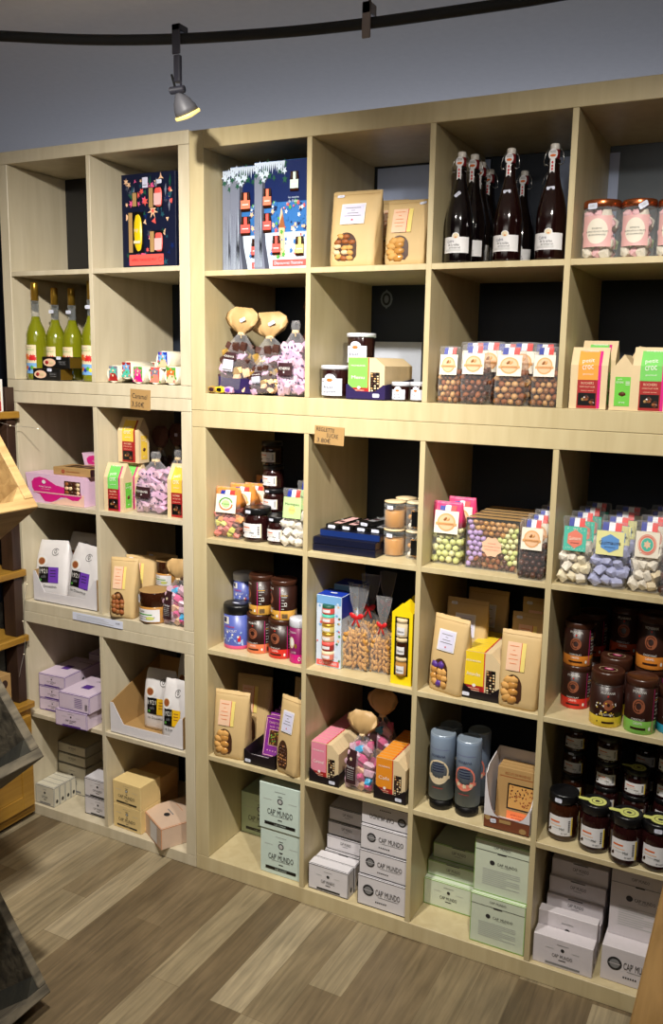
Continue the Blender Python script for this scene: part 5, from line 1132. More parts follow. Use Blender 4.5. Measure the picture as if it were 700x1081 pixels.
# ---- top left unit
ztop, zlow = LZ[0][1], LZ[0][0]
put(floral_box, (), 'gift_box', ztop, 127.5, 189, 0, 182.5, 'dark floral gift box with a yellow bottle and coral jars, in a top left cube', 'gift box', Y=.055, w=.205, dx=.0)
for i, (uL, uR, vT, Y, lab) in enumerate(((21.5, 42.5, 297.5, .012, 'green yellow liqueur bottle at the left end of the bottle row'), (80.5, 101, 295.5, .03, 'green yellow liqueur bottle at the right end of the bottle row'),
                                   (43, 62, 303, .076, 'green yellow liqueur bottle standing behind, second from left'), (61, 80, 303.5, .092, 'green yellow liqueur bottle standing behind, third from left'))):
    x, y, w_, h_ = fit(zlow, uL, uR, 0, vT, Y)
    x = max(x, LX[0] + .036) if i == 0 else min(x, LX[0] + CL - .036) if i == 1 else x
    place(liqueur_bottle, (1 if i else 0,), 'liqueur_bottle', x, Y + .033, zlow + .0004, lab, 'bottle', 'liqueur bottles', 0, (1, 1, min(h_, .322) / .300))
x = (LX[0] + .128)
place(oval_box, (), 'nougat_box', x, .012, zlow + .0004, 'black and gold nougat box lying at the front, lower of the two', 'box', 'black nougat boxes')
place(oval_box, (), 'nougat_box', x + .028, .026, zlow + .0390, 'black and gold nougat box lying on top of another', 'box', 'black nougat boxes')
pos = [((119.6, 392.6), 0), ((147.9, 394.2), 0), ((166, 394.2), 0), ((183, 394.2), 0), ((137, 377.5), 1), ((183, 371), 1)]
TUBN = ('plain tube with a green brown picture, leftmost of the caramel tubes', 'caramel tube with a pink dress picture, second from left at the bottom', 'caramel tube with a red picture, third from left at the bottom', 'caramel tube with a green picture at the bottom right of the pile',
        'caramel tube with a teal and pink picture lying on top at left', 'caramel tube with a blue picture lying on top at right')
order = (1, 0, 2, 3, 4, 5)
r0 = .0274; xs = [onY(p[0][0], p[0][1], .02)[0] for p in pos]
xs[1] = max(xs[1], xs[0] + .0556); xs[2] = max(xs[2], xs[1] + .0556); xs[3] = min(max(xs[3], xs[2] + .0556), LX[1] + CL - .0280)
XT = [xs[0], xs[1], xs[2], xs[3], (xs[0] + xs[1]) / 2 + .006, (xs[2] + xs[3]) / 2 + .012]
for i, (p, lv) in enumerate(pos):
    z = zlow + r0 + .0005 + (.047 if lv else 0)
    if i == 5: z = zlow + r0 + .070 - .021
    if i == 4: XT[4] = (xs[0] + xs[1]) / 2; z = zlow + r0 + math.sqrt(max(1e-4, (2 * r0) ** 2 - ((xs[1] - xs[0]) / 2) ** 2)) + .001
    if i == 5: XT[5] = (xs[2] + xs[3]) / 2; z = zlow + r0 + math.sqrt(max(1e-4, (2 * r0) ** 2 - ((xs[3] - xs[2]) / 2) ** 2)) + .001
    place(caramel_tube, (i,), 'caramel_tube', XT[i], .012 + (.01 if i in (0, 4) else 0), z, TUBN[i], 'tube', 'caramel tubes')
place(caramel_tube, (4,), 'caramel_tube', XT[4] + .001, .135, zlow + r0 + math.sqrt(max(1e-4, (2 * r0) ** 2 - ((xs[1] - xs[0]) / 2) ** 2)) + .001, 'white caramel tube lying behind the top left one', 'tube', 'caramel tubes')
for k in (0, 1): place(caramel_tube, (k,), 'caramel_tube', XT[k], .135, zlow + r0 + .0005, ('white caramel tube in the second row behind the leftmost', 'white caramel tube in the second row, hidden behind the pink one')[k], 'tube', 'caramel tubes')

# ---- middle left unit
zt, zb = LZ[1][1], LZ[1][0]
q = onZ(38, 534.5, zt)
place(pink_box, (0,), 'biscuit_box', LX[0] + .142, .016, zt + .0004, 'wide lilac box with a hot pink swirl, lying at the front', 'box', 'lilac and pink biscuit boxes', 0, (1.3, 1, 1))
place(pink_box, (0,), 'biscuit_box', LX[0] + .225, .16, zt + .0004, 'lilac and pink box standing behind, under another', 'box', 'lilac and pink biscuit boxes')
place(pink_box, (0,), 'biscuit_box', LX[0] + .225, .165, zt + .0988, 'lilac and pink box showing above the kraft box', 'box', 'lilac and pink biscuit boxes', 0, (1, 1, .62))
place(kraft_flat, (), 'kraft_box', LX[0] + .205, .030, zt + .0989, 'flat kraft box with a red dot on top of the wide lilac box', 'box', None, 0, (1.2, 1, 1))
x, y, w_, h_ = fit(zt, 104.5, 125.6, 541, 490)
place(gable_bag, ('croc_green',), 'chocolate_bag', x + .004, .012, zt + .0004, 'green and kraft chocolate bag at the front left of its cube', 'bag', 'small kraft chocolate bags', math.radians(3), (.88, .78, h_ / .152))
xx = solve_x(139, .09, zt + .1)
place(gable_bag, ('croc_green',), 'chocolate_bag', xx, .074, zt + .0004, 'green and kraft chocolate bag carrying the yellow one', 'bag', 'small kraft chocolate bags', 0, (.88, .9, 1.0))
hy = solve_z(440.5, xx, .085) - zt - .1535
place(gable_bag, ('croc_yellow',), 'chocolate_bag', xx, .078, zt + .1530, 'yellow and dark red chocolate bag perched on top of a green one', 'bag', 'small kraft chocolate bags', 0, (.98, .8, min(hy, .165) / .152))
put(gift_bag, ('cow', 'clear', 'band', 0), 'sweet_bag', zt, 139.8, 173.6, 543, 470, 'clear bag of pale pink cow pattern sweets with dark label, in the middle left unit', 'bag', 'bags of cow pattern sweets')
put(gift_bag, ('cow', 'clear', 'band', 0), 'sweet_bag', zt, 172, 193, 538, 468, 'clear bag of pale pink sweets behind, by the right upright', 'bag', 'bags of cow pattern sweets', Y=.12, w=.09)
for (u, v, Yq, s_, lb_) in ((162, 452, .24, 0, 'dark cellophane bag of chocolates rising behind the pink sweets'), (183, 450, .27, 1, 'dark cellophane bag with a white sticker at the back right')):
    x_ = solve_x(u, Yq, zt); h_ = solve_z(v, x_, Yq) - zt
    place(gift_bag, ('dark', 'brown', 'none', s_), 'chocolate_gift_bag', x_, Yq, zt + .0004, lb_, 'bag', 'dark bags of chocolates', 0, (.7, .8, h_ / .216))
x_ = LX[1] + CL - .040
place(gable_bag, ('croc_yellow',), 'chocolate_bag', x_ + .001, .028, zt + .0004, 'yellow and kraft chocolate bag half hidden by the right upright', 'bag', 'small kraft chocolate bags', 0, (.86, .9, 1.1))
# coffee bags in their white trays
tx = LX[0] + .155
place(display_tray, (.285, .25, .034, .105, .13, 'box_white', 0, 'kraft_dark', .05), 'display_tray', tx + .012, .018, zb + .0004, 'white cardboard tray holding coffee bags with violet labels', 'tray')
for i, (x_, y_, rz, lb_) in enumerate(((tx - .078, .036, .10, 'white coffee bag with violet label at the left of its tray'), (tx + .058, .034, -.06, 'white coffee bag with violet label at the right of its tray'), (tx - .055, .16, .0, 'white coffee bag standing behind the two violet ones'), (tx + .075, .165, -.1, 'white coffee bag in shade behind the right violet one'))):
    place(coffee_bag, ('coffee_violet', i), 'coffee_bag', x_, y_, zb + .005, lb_, 'bag', 'coffee bags with violet labels', rz, (1.30, 1.0, 1.08 if i < 2 else 1.14), rot=(math.radians(-5 if i < 2 else 0), (-.05, .07, 0, 0)[i], rz))
put(kraft_bag, ('peach', 'ball', K, 0), 'kraft_bag', zb, 116, 141, 653, 591, 'kraft bag of brown balls with peach label, in the middle left unit', 'bag', 'kraft bags, middle left', rz=.25, sy=1.1, w=.095)
put(kraft_bag, ('peach', 'ball', K, 1), 'kraft_bag', zb, 134, 160, 0, 588, 'kraft bag standing behind the one with brown balls', 'bag', 'kraft bags, middle left', Y=.11, rz=.3, sy=.9)
put(kraft_bag, ('peach', 'ball', K, 1), 'kraft_bag', zb, 146, 178, 0, 585, 'kraft bag at the very back of its cube', 'bag', 'kraft bags, middle left', Y=.20, sy=.9)
put(spread_jar, (1,), 'spread_jar', zb, 140.5, 166.8, 658.5, 626, 'brown lidded jar of spread with green and white label, at the front', 'jar', 'spread jars')
put(spread_jar, (0,), 'spread_jar', zb, 158, 182, 0, 620, 'brown lidded jar of spread behind, under another one', 'jar', 'spread jars', Y=.12, w=.078, h=.085)
x_ = solve_x(170, .12, zb); 
place(spread_jar, (0,), 'spread_jar', x_, .12 + .039, zb + .0864, 'dark lidded jar on top of another, behind the sweets', 'jar', 'spread jars', 0, (.078 / .084,) * 2 + (1,))
place(gift_bag, ('mix', 'kraft', 'tall', 0), 'sweet_bag', LX[1] + CL - .052, .015, zb + .0004, 'bag of pink and blue wrapped sweets with kraft top, middle left unit', 'bag', 'bags of mixed wrapped sweets', 0, (1, 1, .96))

# ---- bottom left unit
zt, zb = LZ[2][1], LZ[2][0]
G = 'lilac coffee pod boxes'
x, y, w_, h_ = fit(zt, 58.5, 89.5, 769, 745)
w2 = min(w_, .15)
cbox('lilac', 'slim', zt, x, y + .006, w_, .16, .058, 'lilac pod box at the front, under the one with the printed back', G, .06)
cbox('lilac', 'label', zt + .0588, x + .010, y + .012, w_, .16, .060, 'lilac pod box with small printed text on top of the front stack', G, .03)
for k in range(3): cbox('lilac', 'slim', zt + k * .0455, LX[0] + .0605, .040, .117, .19, .045, ('lilac pod box at the bottom of the left stack', 'lilac pod box in the middle of the left stack', 'lilac pod box on top of the left stack')[k], G, .05)
cbox('lilac', 'slim', zt, LX[0] + .12, .255, .16, .11, .15, 'lilac pod box at the back of the left stack', G, .02)
for k in range(2): cbox('lilac', 'slim', zt + .001 + k * .0905 + .10, LX[0] + CL - .06, .28, .10, .09, .09, ('lilac pod box at the back right, upper middle of its pile', 'lilac pod box at the top of the back right pile')[k], G)
cbox('lilac', 'slim', zt, LX[0] + CL - .06, .28, .10, .09, .1, 'lilac pod box at the bottom of the back right pile', G)
place(display_tray, (.300, .26, .036, .105, .195, 'box_white', 0, 'kraft_dark', .055), 'display_tray', LX[1] + .164, .012, zt + .0004, 'open cardboard tray with coffee bags with yellow labels', 'tray')
for i, (x_, y_, rz, lb_) in enumerate(((LX[1] + .155, .085, .08, 'white coffee bag with yellow label, the left one in its tray'), (LX[1] + .258, .035, .05, 'white coffee bag with yellow label, the right one in its tray'), (LX[1] + .215, .18, 0, 'white coffee bag in deep shade at the back of the tray'))):
    place(coffee_bag, ('coffee_yellow', i + 5), 'coffee_bag', x_, y_, zt + .005, lb_, 'bag', 'coffee bags with yellow labels', rz, (1.2 if i != 1 else .98, .95, 1.12 if i < 2 else 1.3))
G = 'ivory coffee pod boxes'
for k in range(4): cbox('ivory', 'slim', zb, LX[0] + .046, .010 + k * .0270, .088, .0265, .073, ('ivory pod box at the very front of the row on edge', 'ivory pod box second in the row on edge', 'ivory pod box third in the row on edge', 'ivory pod box fourth in the row on edge')[k], G)
zz = [zb] + [solve_z(v, LX[0] + .06, .121) for v in (807, 796.5, 786)]
for k in range(3): cbox('ivory', ('slim', 'flap', 'flap')[k], zz[k] + (.0006 if k else 0), LX[0] + .070 - .002 * k, .120 + .002 * k, .134, .12, zz[k + 1] - zz[k] - .0008, ('ivory pod box at the bottom of the back left stack', 'ivory pod box in the middle of the back left stack', 'ivory pod box on top of the back left stack')[k], G)
for k in range(2): cbox('white', 'slim', zb + k * .0685, LX[0] + CL - .062, .036, .12, .115, .068, ('white pod box with black edges, lower of two by the divider', 'white pod box with black edges, upper of two by the divider')[k], 'white pod boxes by the left divider')
cbox('ivory', 'slim', zb, LX[0] + CL - .065, .20, .10, .08, .18, 'tall ivory pod box at the back by the divider', G)
G = 'cream coffee pod boxes'
x, y, w_, h_ = fit(zb, 119.5, 149.8, 876.4, 856)
for k in range(2): cbox('cream', 'cup', zb + k * .0855, x, y, w_ - .002, .10, .085, ('cream pod box at the front left, lower of two', 'cream pod box at the front left, upper of two')[k], G, -.04)
xa_, xb_ = solve_x(139, .128, zb + .15), solve_x(166, .128, zb + .15); zt_ = solve_z(816, xa_, .128) - zb
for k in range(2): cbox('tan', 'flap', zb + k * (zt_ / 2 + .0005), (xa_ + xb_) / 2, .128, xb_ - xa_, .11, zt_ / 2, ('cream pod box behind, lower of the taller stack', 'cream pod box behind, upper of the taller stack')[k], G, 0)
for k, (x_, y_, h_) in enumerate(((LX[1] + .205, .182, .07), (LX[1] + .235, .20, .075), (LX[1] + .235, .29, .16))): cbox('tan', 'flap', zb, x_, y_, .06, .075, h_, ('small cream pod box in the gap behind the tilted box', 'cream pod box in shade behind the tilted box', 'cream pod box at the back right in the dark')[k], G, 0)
cbox('pink', 'side_label', zb, -.193, .0125, .163, .155, .074, 'pinkish tan pod box set at an angle at the front right', None, math.radians(-28.6))

# ================================================================== wide upper unit
z0, z1 = UZ
for (uc, vT, Y, lb_) in ((268.5, 172, .012, 'winter tale box with jar windows, the front one of three'), (243.4, 177, .050, 'winter tale box with jar windows, middle of three'), (226.5, 181.5, .088, 'winter tale box with jar windows, rearmost at left')):
    xl = solve_x(uc, Y, z0); h_ = min(solve_z(vT, xl, Y) - z0, .30); w_ = min(.205, RX[0] + C4 - .004 - xl)
    place(tale_box, (), 'gift_box', xl + w_ / 2, Y, z0 + .0004, lb_, 'gift box', 'winter tale gift boxes', 0, (w_ / .205, 1, h_ / .262))
put(kraft_bag, ('white', 'cookie', K, 1), 'kraft_bag', z0, 345.5, 396.5, 0, 199.5, 'kraft bag with white square label on the top row', 'bag', 'kraft bags, top row', Y=.03, sy=1.15)
put(kraft_bag, ('peach', 'potato', K, 2), 'kraft_bag', z0, 403.5, 449, 0, 209, 'kraft bag with peach and yellow label on the top row', 'bag', 'kraft bags, top row', Y=.03, sy=1.15)
place(kraft_bag, ('peach', 'potato', K, 0), 'kraft_bag', RX[1] + .150, .18, z0 + .0004, 'kraft bag in the dark between and behind the two top bags', 'bag', 'kraft bags, top row', 0, (.8, 1.1, 1.0))
# dark bottles
G = 'swing top bottles'
for i, (uL, uR, vT, Y, col, st, lb_) in enumerate(((464, 491.5, 157, .015, 'dark_wine', 2, 'black swing top bottle at the left of the row, front'), (515, 544, 153, .02, 'dark_wine_red', 1, 'dark red swing top bottle in the middle of the row'), (559.5, 591, 148, .02, 'dark_wine_red', 1, 'dark red swing top bottle at the right of the row'))):
    h_ = .312 if i < 2 else .312
    x, y, w_, _ = fit(z0, uL, uR, 0, vT, Y)
    hh = min(_, .322)
    place(swing_bottle, (col, st), 'swing_bottle', max(x, RX[2] + .042), Y + .041, z0 + .0004, lb_, 'bottle', G, 0, (w_ / .081, w_ / .081, hh / .359))
for k, Y in enumerate((.10, .19, .28)):
    x = solve_x((496, 503.5, 509.5)[k], Y + .04, z0)
    place(swing_bottle, ('dark_wine', 0), 'swing_bottle', x, Y + .045, z0 + .0004, ('black swing top bottle second from the front at left', 'black swing top bottle third from the front at left', 'black swing top bottle at the back of the left file')[k], 'bottle', G, 0, (.92, .92, .286 / .359))
for k, x in enumerate((RX[2] + .155, RX[2] + .23)): place(swing_bottle, ('dark_wine', 0), 'swing_bottle', x - .02, .33, z0 + .0004, ('black swing top bottle at the back, left of the middle bottle', 'black swing top bottle at the back, behind the middle bottle')[k], 'bottle', G, 0, (.84, .84, .276 / .359))
G = 'copper lidded marshmallow jars'
for k, (uL, uR, st) in enumerate(((609, 649.5, 1), (650, 688, 2), (688.5, 727, 1))):
    put(marsh_jar, (st,), 'marshmallow_jar', z0, uL, uR, 0, 211 - k * .8, ('glass marshmallow jar with copper lid, leftmost', 'glass marshmallow jar with copper lid and tilted sticker, middle', 'glass marshmallow jar with copper lid, cut by the right edge')[k], 'jar', G, Y=.022)
# second row
x = solve_x(233, .06, z1)
place(display_tray, (.30, .25, .045, .05, .06, 'tray_purple', 0, None, .03), 'display_tray', RX[0] + .165, .045, z1 + .0004, 'dark purple tray under the tied sweet bags', 'tray')
for (x_, y_, f, fan, lab, st, s_, rot, lb_, grp) in ((RX[0] + .050, .045, 'choc', 'kraft', 'white', 2, (1.12, 1, 1.12), (0, .10, 0), 'sweet bag with tall kraft top leaning at the left side panel', 'bags of chocolates, upper unit'),
        (RX[0] + .165, .085, 'choc', 'kraft', 'band', 2, (1.2, 1, 1.08), (0, -.05, .2), 'sweet bag with wide kraft top and maroon tag in the middle', 'bags of chocolates, upper unit'),
        (RX[0] + .255, .17, 'dark', 'brown', 'none', 0, (1.15, 1, 1.34), (0, .08, 0), 'dark brown topped chocolate bag at the back right', 'bags of chocolates, upper unit')):
    place(gift_bag, (f, fan, lab, st), 'sweet_bag', x_, y_, z1 + .004, lb_, 'bag', grp, 0, s_, rot)
place(gift_bag, ('choc', 'clear', 'white', 0), 'sweet_bag', RX[0] + .185, .012, z1 + .004, 'small clear bag of gold and white chocolates at the front', 'bag', 'bags of chocolates, upper unit', 0, (.85, .7, .62), (0, -.1, 0))
place(gift_bag, ('cow', 'clear', 'band', 0), 'sweet_bag', RX[0] + C4 - .054, .010, z1 + .0004, 'clear bag of pale pink cow pattern sweets in the wide upper unit', 'bag', 'bags of cow pattern sweets', 0, (.98, 1, 1.18))
for k, (dx, c) in enumerate(((.018, 'gold_bar'), (.045, 'yellow'), (.075, 'cow_pink'))):
    m = MB().blob((0, 0, .011), (.016, .010, .0105), 'foil_gold' if k == 0 else c, .5).blob((.0, -.0095, .011), (.009, .001, .006), ('dark_label', 'black', 'coffee_violet')[k], .6)
    o = obj('wrapped_sweet', m); o.location = (RX[0] + dx, .014, z1 + .001); tag(o, ('gold wrapped sweet lying loose at the far left corner', 'yellow wrapped sweet lying loose beside the gold one', 'pink and violet wrapped sweet lying loose, rightmost')[k], 'sweet', 'loose wrapped sweets')
G = 'white lidded jam jars'
for k, (uL, uR, vT, Y, z_, r_, lb_) in enumerate(((333, 362.5, 385.7, .02, z1, None, 'large jam jar with white lid at the left front'), (363, 391, 386, .13, z1, None, 'large jam jar hidden behind the carton tray, carrying another'))):
    x, y, w_, h_ = fit(z_, uL, uR, 0, vT, Y); x -= .010 * k; place(white_lid_jar, (.040, .100), 'jam_jar', x, Y + .042, z_ + .0004, lb_, 'jar', G, 0, (w_ / .085, w_ / .085, h_ / .1))
    if k: place(white_lid_jar, (.040, .100), 'jam_jar', x, Y + .042, z_ + h_ + .0015, 'large jam jar with white lid standing on another', 'jar', G, 0, (w_ / .085, w_ / .085, h_ / .1))
for k, (uL, uR) in enumerate(((409.5, 428), (429, 446))): put_ = fit(z1, uL, uR, 0, 403.4, .02); place(white_lid_jar, (.026, .058), 'jam_jar', put_[0], .02 + .028, z1 + .0004, ('small jam jar with white lid, left of the pair', 'small dark red jam jar with white lid, right of the pair')[k], 'jar', 'small white lidded jam jars', 0, (put_[2] / .055,) * 2 + (put_[3] / .058,))
def carton_row(colr, word, z, xc, y, w_, h_, n, tray, trayst, lab, dep=.0172, rz=0, back=.05):
    """a tray and its row of slim cartons, one behind the other"""
    sx = (w_ - .008) / .082; c_, s_ = math.cos(rz), math.sin(rz)
    place(display_tray, (round(w_, 3), round(n * dep + .010, 3), .022, .040, back, tray, trayst, None, .03), 'display_tray', xc, y, z + .0004, lab[0], 'tray', None, rz)
    for k in range(n):
        yy = .004 + k * dep
        place(slim_carton, (colr, word, k == 0), 'chocolate_carton', xc - s_ * yy, y + c_ * yy, z + .003, lab[1] if k == 0 else lab[2], 'carton', lab[3], rz, (sx, .98 * dep / .0172, h_ / .112))
x, y, w_, h_ = fit(z1, 363, 404, 0, 377, .012)
carton_row('carton_green', 'Menu', z1, x + .006, .012, w_, h_ - .004, 11, 'tray_purple', 1, ('dark purple tray holding the green and kraft cartons', 'green and kraft chocolate carton at the front of its row', 'slim kraft carton in the row behind the green one', 'green and kraft cartons'), back=.055)
G = 'bags of sugared nuts, upper unit'
for k, (fl, uL, uR, vT, Y, lb_) in enumerate((('hazel', 461, 483.5, 366, .018, 'bag of hazelnuts with ribbon, leftmost at the front'), ('almond', 484.5, 512, 365, .016, 'bag of reddish brown almonds, second from left at the front'), ('hazel', 520, 552, 366, .010, 'bag of caramel nuts in the centre front'), ('hazel', 559, 586.5, 366, .012, 'bag of nuts with ribbon, rightmost at the front'))):
    put(sweet_bag, (fl, 'badge', None), 'nut_bag', z1, uL, uR, 0, vT, lb_, 'bag', G, Y=Y, sy=.95)
for k, (xo, yo, lb_) in enumerate(((.125, .085, 'bag of dark nuts in the second row, left gap'), (.215, .080, 'bag of nuts in the second row, right gap'), (.06, .15, 'bag of nuts in the third row at left'), (.15, .15, 'bag of nuts in the third row, centre'), (.25, .15, 'bag of nuts in the third row at right'))):
    place(sweet_bag, ('almond' if k in (0, 2) else 'hazel', 'badge', None), 'nut_bag', RX[2] + xo + .01, yo, z1 + .0004, lb_, 'bag', G, 0, (.98, .95, .90))
G = 'small kraft chocolate bags, upper unit'
x, y, w_, h_ = fit(z1, 594.5, 634, 433, 366); x = max(x, RX[3] + .048)
place(gable_bag, ('croc_orange',), 'chocolate_bag', x, .012, z1 + .0004, 'orange and kraft chocolate bag, left of the three', 'bag', G, .06, (.98, .9, h_ / .152))
x, y, w_, h_ = fit(z1, 664, 706, 435, 366.5)
place(gable_bag, ('croc_green',), 'chocolate_bag', x, .010, z1 + .0004, 'green and kraft chocolate bag cut by the right edge, upper unit', 'bag', G, 0, (w_ / .088, .9, h_ / .152))
x, y, w_, h_ = fit(z1, 634.8, 663, 435, 374)
place(gable_bag, ('croc_green',), 'chocolate_bag', x - .028, .010 + .046, z1 + .0004, 'kraft chocolate bag turned end on with green panel, in the middle', 'bag', G, -PI / 2, (1.0, w_ / .064, h_ / .152))
for k, (xo, yo) in enumerate(((.06, .10), (.255, .12))): place(gable_bag, ('croc_green',), 'chocolate_bag', RX[3] + xo, yo, z1 + .0004, ('kraft chocolate bag behind the orange one', 'kraft chocolate bag behind, right of the middle one')[k], 'bag', G, 0, (.95, .9, 1.08))
place(gable_bag, ('croc_green',), 'chocolate_bag', RX[3] + .125, .165, z1 + .0004, 'kraft chocolate bag turned end on in the second row', 'bag', G, -PI / 2, (1.0, .9, 1.0))

# ================================================================== big lower unit, row by row
za, zb, zc, zd = RZ
G = 'bags of orange jellies'
put(sweet_bag, ('gum', 'smile', 'bag_orange'), 'jelly_bag', za, 226, 252, 569, 516, 'bag of fruit jellies with orange top, in front', 'bag', G)
for k, (uL, uR, vT, Y, lb_) in enumerate(((236, 262, 512, .10, 'bag of jellies with orange top, second in the file'), (247, 272, 511, .18, 'bag of jellies with orange top, third in the file'), (268, 290, 504, .25, 'bag of jellies with orange top, last in the file'))):
    put(sweet_bag, ('gum', 'badge', 'bag_orange'), 'jelly_bag', za, uL, uR, 0, vT, lb_, 'bag', G, Y=Y)
G = 'dark jam jars, upper left of the big unit'
put(jam_jar, ('round', 1), 'jam_jar', za, 251, 276.6, 572.5, 537, 'wide dark jam jar at the front of the jar group', 'jar', G)
put(jam_jar, ('round', 1), 'jam_jar', za, 277.4, 298.2, 575.5, 546, 'smaller dark jam jar at the front right of the jar group', 'jar', G)
x, y, w_, h_ = fit(za, 272, 292.5, 0, 0, .135)
hs = .072
for k in range(4): place(jam_jar, ('round', 1 if k == 1 else 0), 'jam_jar', x + (.004, .002, -.001, -.006)[k], .135 + .036, za + .0004 + k * (hs + .0006), ('dark jam jar at the bottom of the stack of four', 'dark jam jar second from the bottom of the stack of four', 'dark jam jar third from the bottom of the stack of four', 'dark jam jar on top of the stack of four')[k], 'jar', G, 0, (.88, .88, hs / .0868))
put(sweet_bag, ('m_white', 'green', None), 'meringue_bag', za, 298.5, 319.5, 579, 518, 'bag of white meringues with pale green card', 'bag', 'bags of meringues', w=.074)
for k, Y in enumerate((.10, .19)): place(sweet_bag, ('m_white', 'green', 'bag_orange' if k else None), 'meringue_bag', RX[0] + C4 - .045 - .004 * k, Y, za + .0004, ('bag of meringues behind the pale green card', 'bag with ribbon at the back, above the meringues')[k], 'bag', 'bags of meringues', 0, (.95, .95, 1.03 + .02 * k))
# flat chocolate boxes
G = 'flat dark chocolate boxes'
x = RX[1] + .112
for k, (dx, dy, w_, d_, h_, sd) in enumerate(((-.008, .008, .198, .17, .020, 'side_navy'), (-.009, .010, .196, .17, .0205, 'side_navy'), (-.001, .030, .190, .15, .019, 'side_blue'))):
    place(flat_choc, (w_, d_, h_, sd), 'chocolate_box', x + dx, .016 + dy, za + .0004 + k * .0207, ('flat navy chocolate box at the bottom of the pile', 'flat navy chocolate box in the middle of the pile', 'flat box with bright blue edge on top of the pile')[k], 'box', G)
for k, (dx, dy, dz, rz, c2) in enumerate(((-.074, .046, 0, -.06, 'pink_pale'), (-.028, .047, 0, -.10, 'pink_pale'), (.018, .050, 0, -.06, 'grey_ink'), (.062, .05, 0, 0, 'grey_ink'), (.022, .062, .0136, -.22, 'grey_ink'))):
    place(slim_bar, (c2,), 'chocolate_bar', x + dx + .008, .016 + dy, za + .0004 + .0622 - .0012 + dz, ('slim black chocolate bar at the left end on the flat boxes', 'slim black chocolate bar with pink print, second from left', 'slim black chocolate bar third from left, under another', 'slim black chocolate bar at the right end on the flat boxes', 'slim black chocolate bar lying askew on top')[k], 'bar', 'slim black chocolate bars', rz)
G = 'small clip jars'
for k, (kd, uL, uR, lv, vB, vT, lb_) in enumerate((('powder', 400.5, 422, 0, 588, 559, 'clip jar of brown powder, lower of the front left pair'), ('balls', 424, 444, 0, 591, 561, 'clip jar of sugared balls, lower of the right pair'))):
    x, y, w_, h_ = fit(za, uL, uR, vB, vT)
    place(clip_jar, (kd,), 'clip_jar', x, y + w_ / 2, za + .0004, lb_, 'jar', G, 0, (w_ / .056, w_ / .056, h_ / .076))
    place(clip_jar, (kd,), 'clip_jar', x, y + w_ / 2, za + h_ + .001, ('clip jar of brown powder, upper of the front left pair', 'clip jar of sugared balls, upper of the right pair')[k], 'jar', G, 0, (w_ / .056, w_ / .056, h_ / .076))
    for q in (0, 1): place(clip_jar, ('balls' if k else 'powder',), 'clip_jar', x + .004 , y + .10, za + .0004 + q * (h_ + .001), (('clip jar in the back row at left, lower', 'clip jar in the back row at left, upper'), ('clip jar in the back row at right, lower', 'clip jar in the back row at right, upper'))[k][q], 'jar', G, 0, (w_ / .056, w_ / .056, h_ / .076))
# pink bag, nut assortment, dark nuts
put(sweet_bag, ('lime', 'badge', 'bag_pink'), 'sugared_almond_bag', za, 452, 482.9, 595.7, 530, 'bag of pale green sugared almonds with pink top, in front', 'bag', 'bags with pink tops')
put(sweet_bag, ('lime', 'badge', 'bag_pink'), 'sugared_almond_bag', za, 470, 499, 0, 525.5, 'pink topped bag standing behind the front one', 'bag', 'bags with pink tops', Y=.12)
G = 'square assortment cases'
x, y, w_, h_ = fit(za, 490, 545.8, 603, 549)
for k in range(5): place(assortment_box, (), 'nut_assortment_case', x + .0, y + .010 + k * .0445, za + .0004, ('square clear case of four kinds of sugared nuts, in front' if k == 0 else ('square nut case second in the row', 'square nut case third in the row', 'square nut case fourth in the row', 'square nut case at the back of the row')[k - 1]), 'case', G, 0, (w_ / .165, .95, h_ / .165))
G = 'bags of dark nuts'
x, y, w_, h_ = fit(za, 548.5, 576, 613, 549)
for k in range(5): place(sweet_bag, ('dark', 'badge', None), 'nut_bag', min(x, RX[2] + C4 - .042), y + .001 + k * .068, za + .0004, ('bag of dark glossy nuts with badge card, in front', 'bag of dark nuts second in the file', 'bag of dark nuts third in the file', 'bag of dark nuts fourth in the file', 'bag of dark nuts at the back of the file')[k], 'bag', G, 0, (w_ / .080, .95, h_ / .175 * (1 + .01 * k)))
# marshmallow bags
G = 'bags of marshmallows'
MR = ((('m_cream', 'teal'), 587.5, 620.5, 618, 548), (('m_blue', 'blue'), 620.5, 661, 622, 553), (('m_nougat', 'ring'), 662, 697, 627, 553))
NM = (('cream marshmallows with teal card, in front', 'cream marshmallows second in the left file', 'cream marshmallows third in the left file', 'cream marshmallows at the back of the left file'),
      ('lilac blue marshmallows with yellow card, in front', 'blue marshmallows second in the middle file', 'blue marshmallows third in the middle file', 'blue marshmallows at the back of the middle file'),
      ('white nougat with round badge card, in front', 'white nougat second in the right file', 'white nougat third in the right file', 'white nougat at the back of the right file'))
for (ky, uL, uR, vB, vT), nm in zip(MR, NM):
    x, y, w_, h_ = fit(za, uL, uR, vB, vT)
    for k in range(4): place(sweet_bag, (ky[0], ky[1], None), 'marshmallow_bag', max(x + .0015 * k, RX[3] + .044), y + .002 + k * .085, za + .0004, 'bag of ' + nm[k], 'bag', G, 0, (w_ / .090, 1.0, h_ / .175 * (1 + .004 * k)))
for k in range(3): place(sweet_bag, ('dark', 'badge', 'bag_purple'), 'marshmallow_bag', RX[3] + C4 - .044, .012 + k * .085, za + .0004, ('purple topped bag at the right edge, in front', 'purple topped bag second at the right edge', 'purple topped bag at the back right')[k], 'bag', 'purple topped bags', 0, (.95, 1, 1.05))

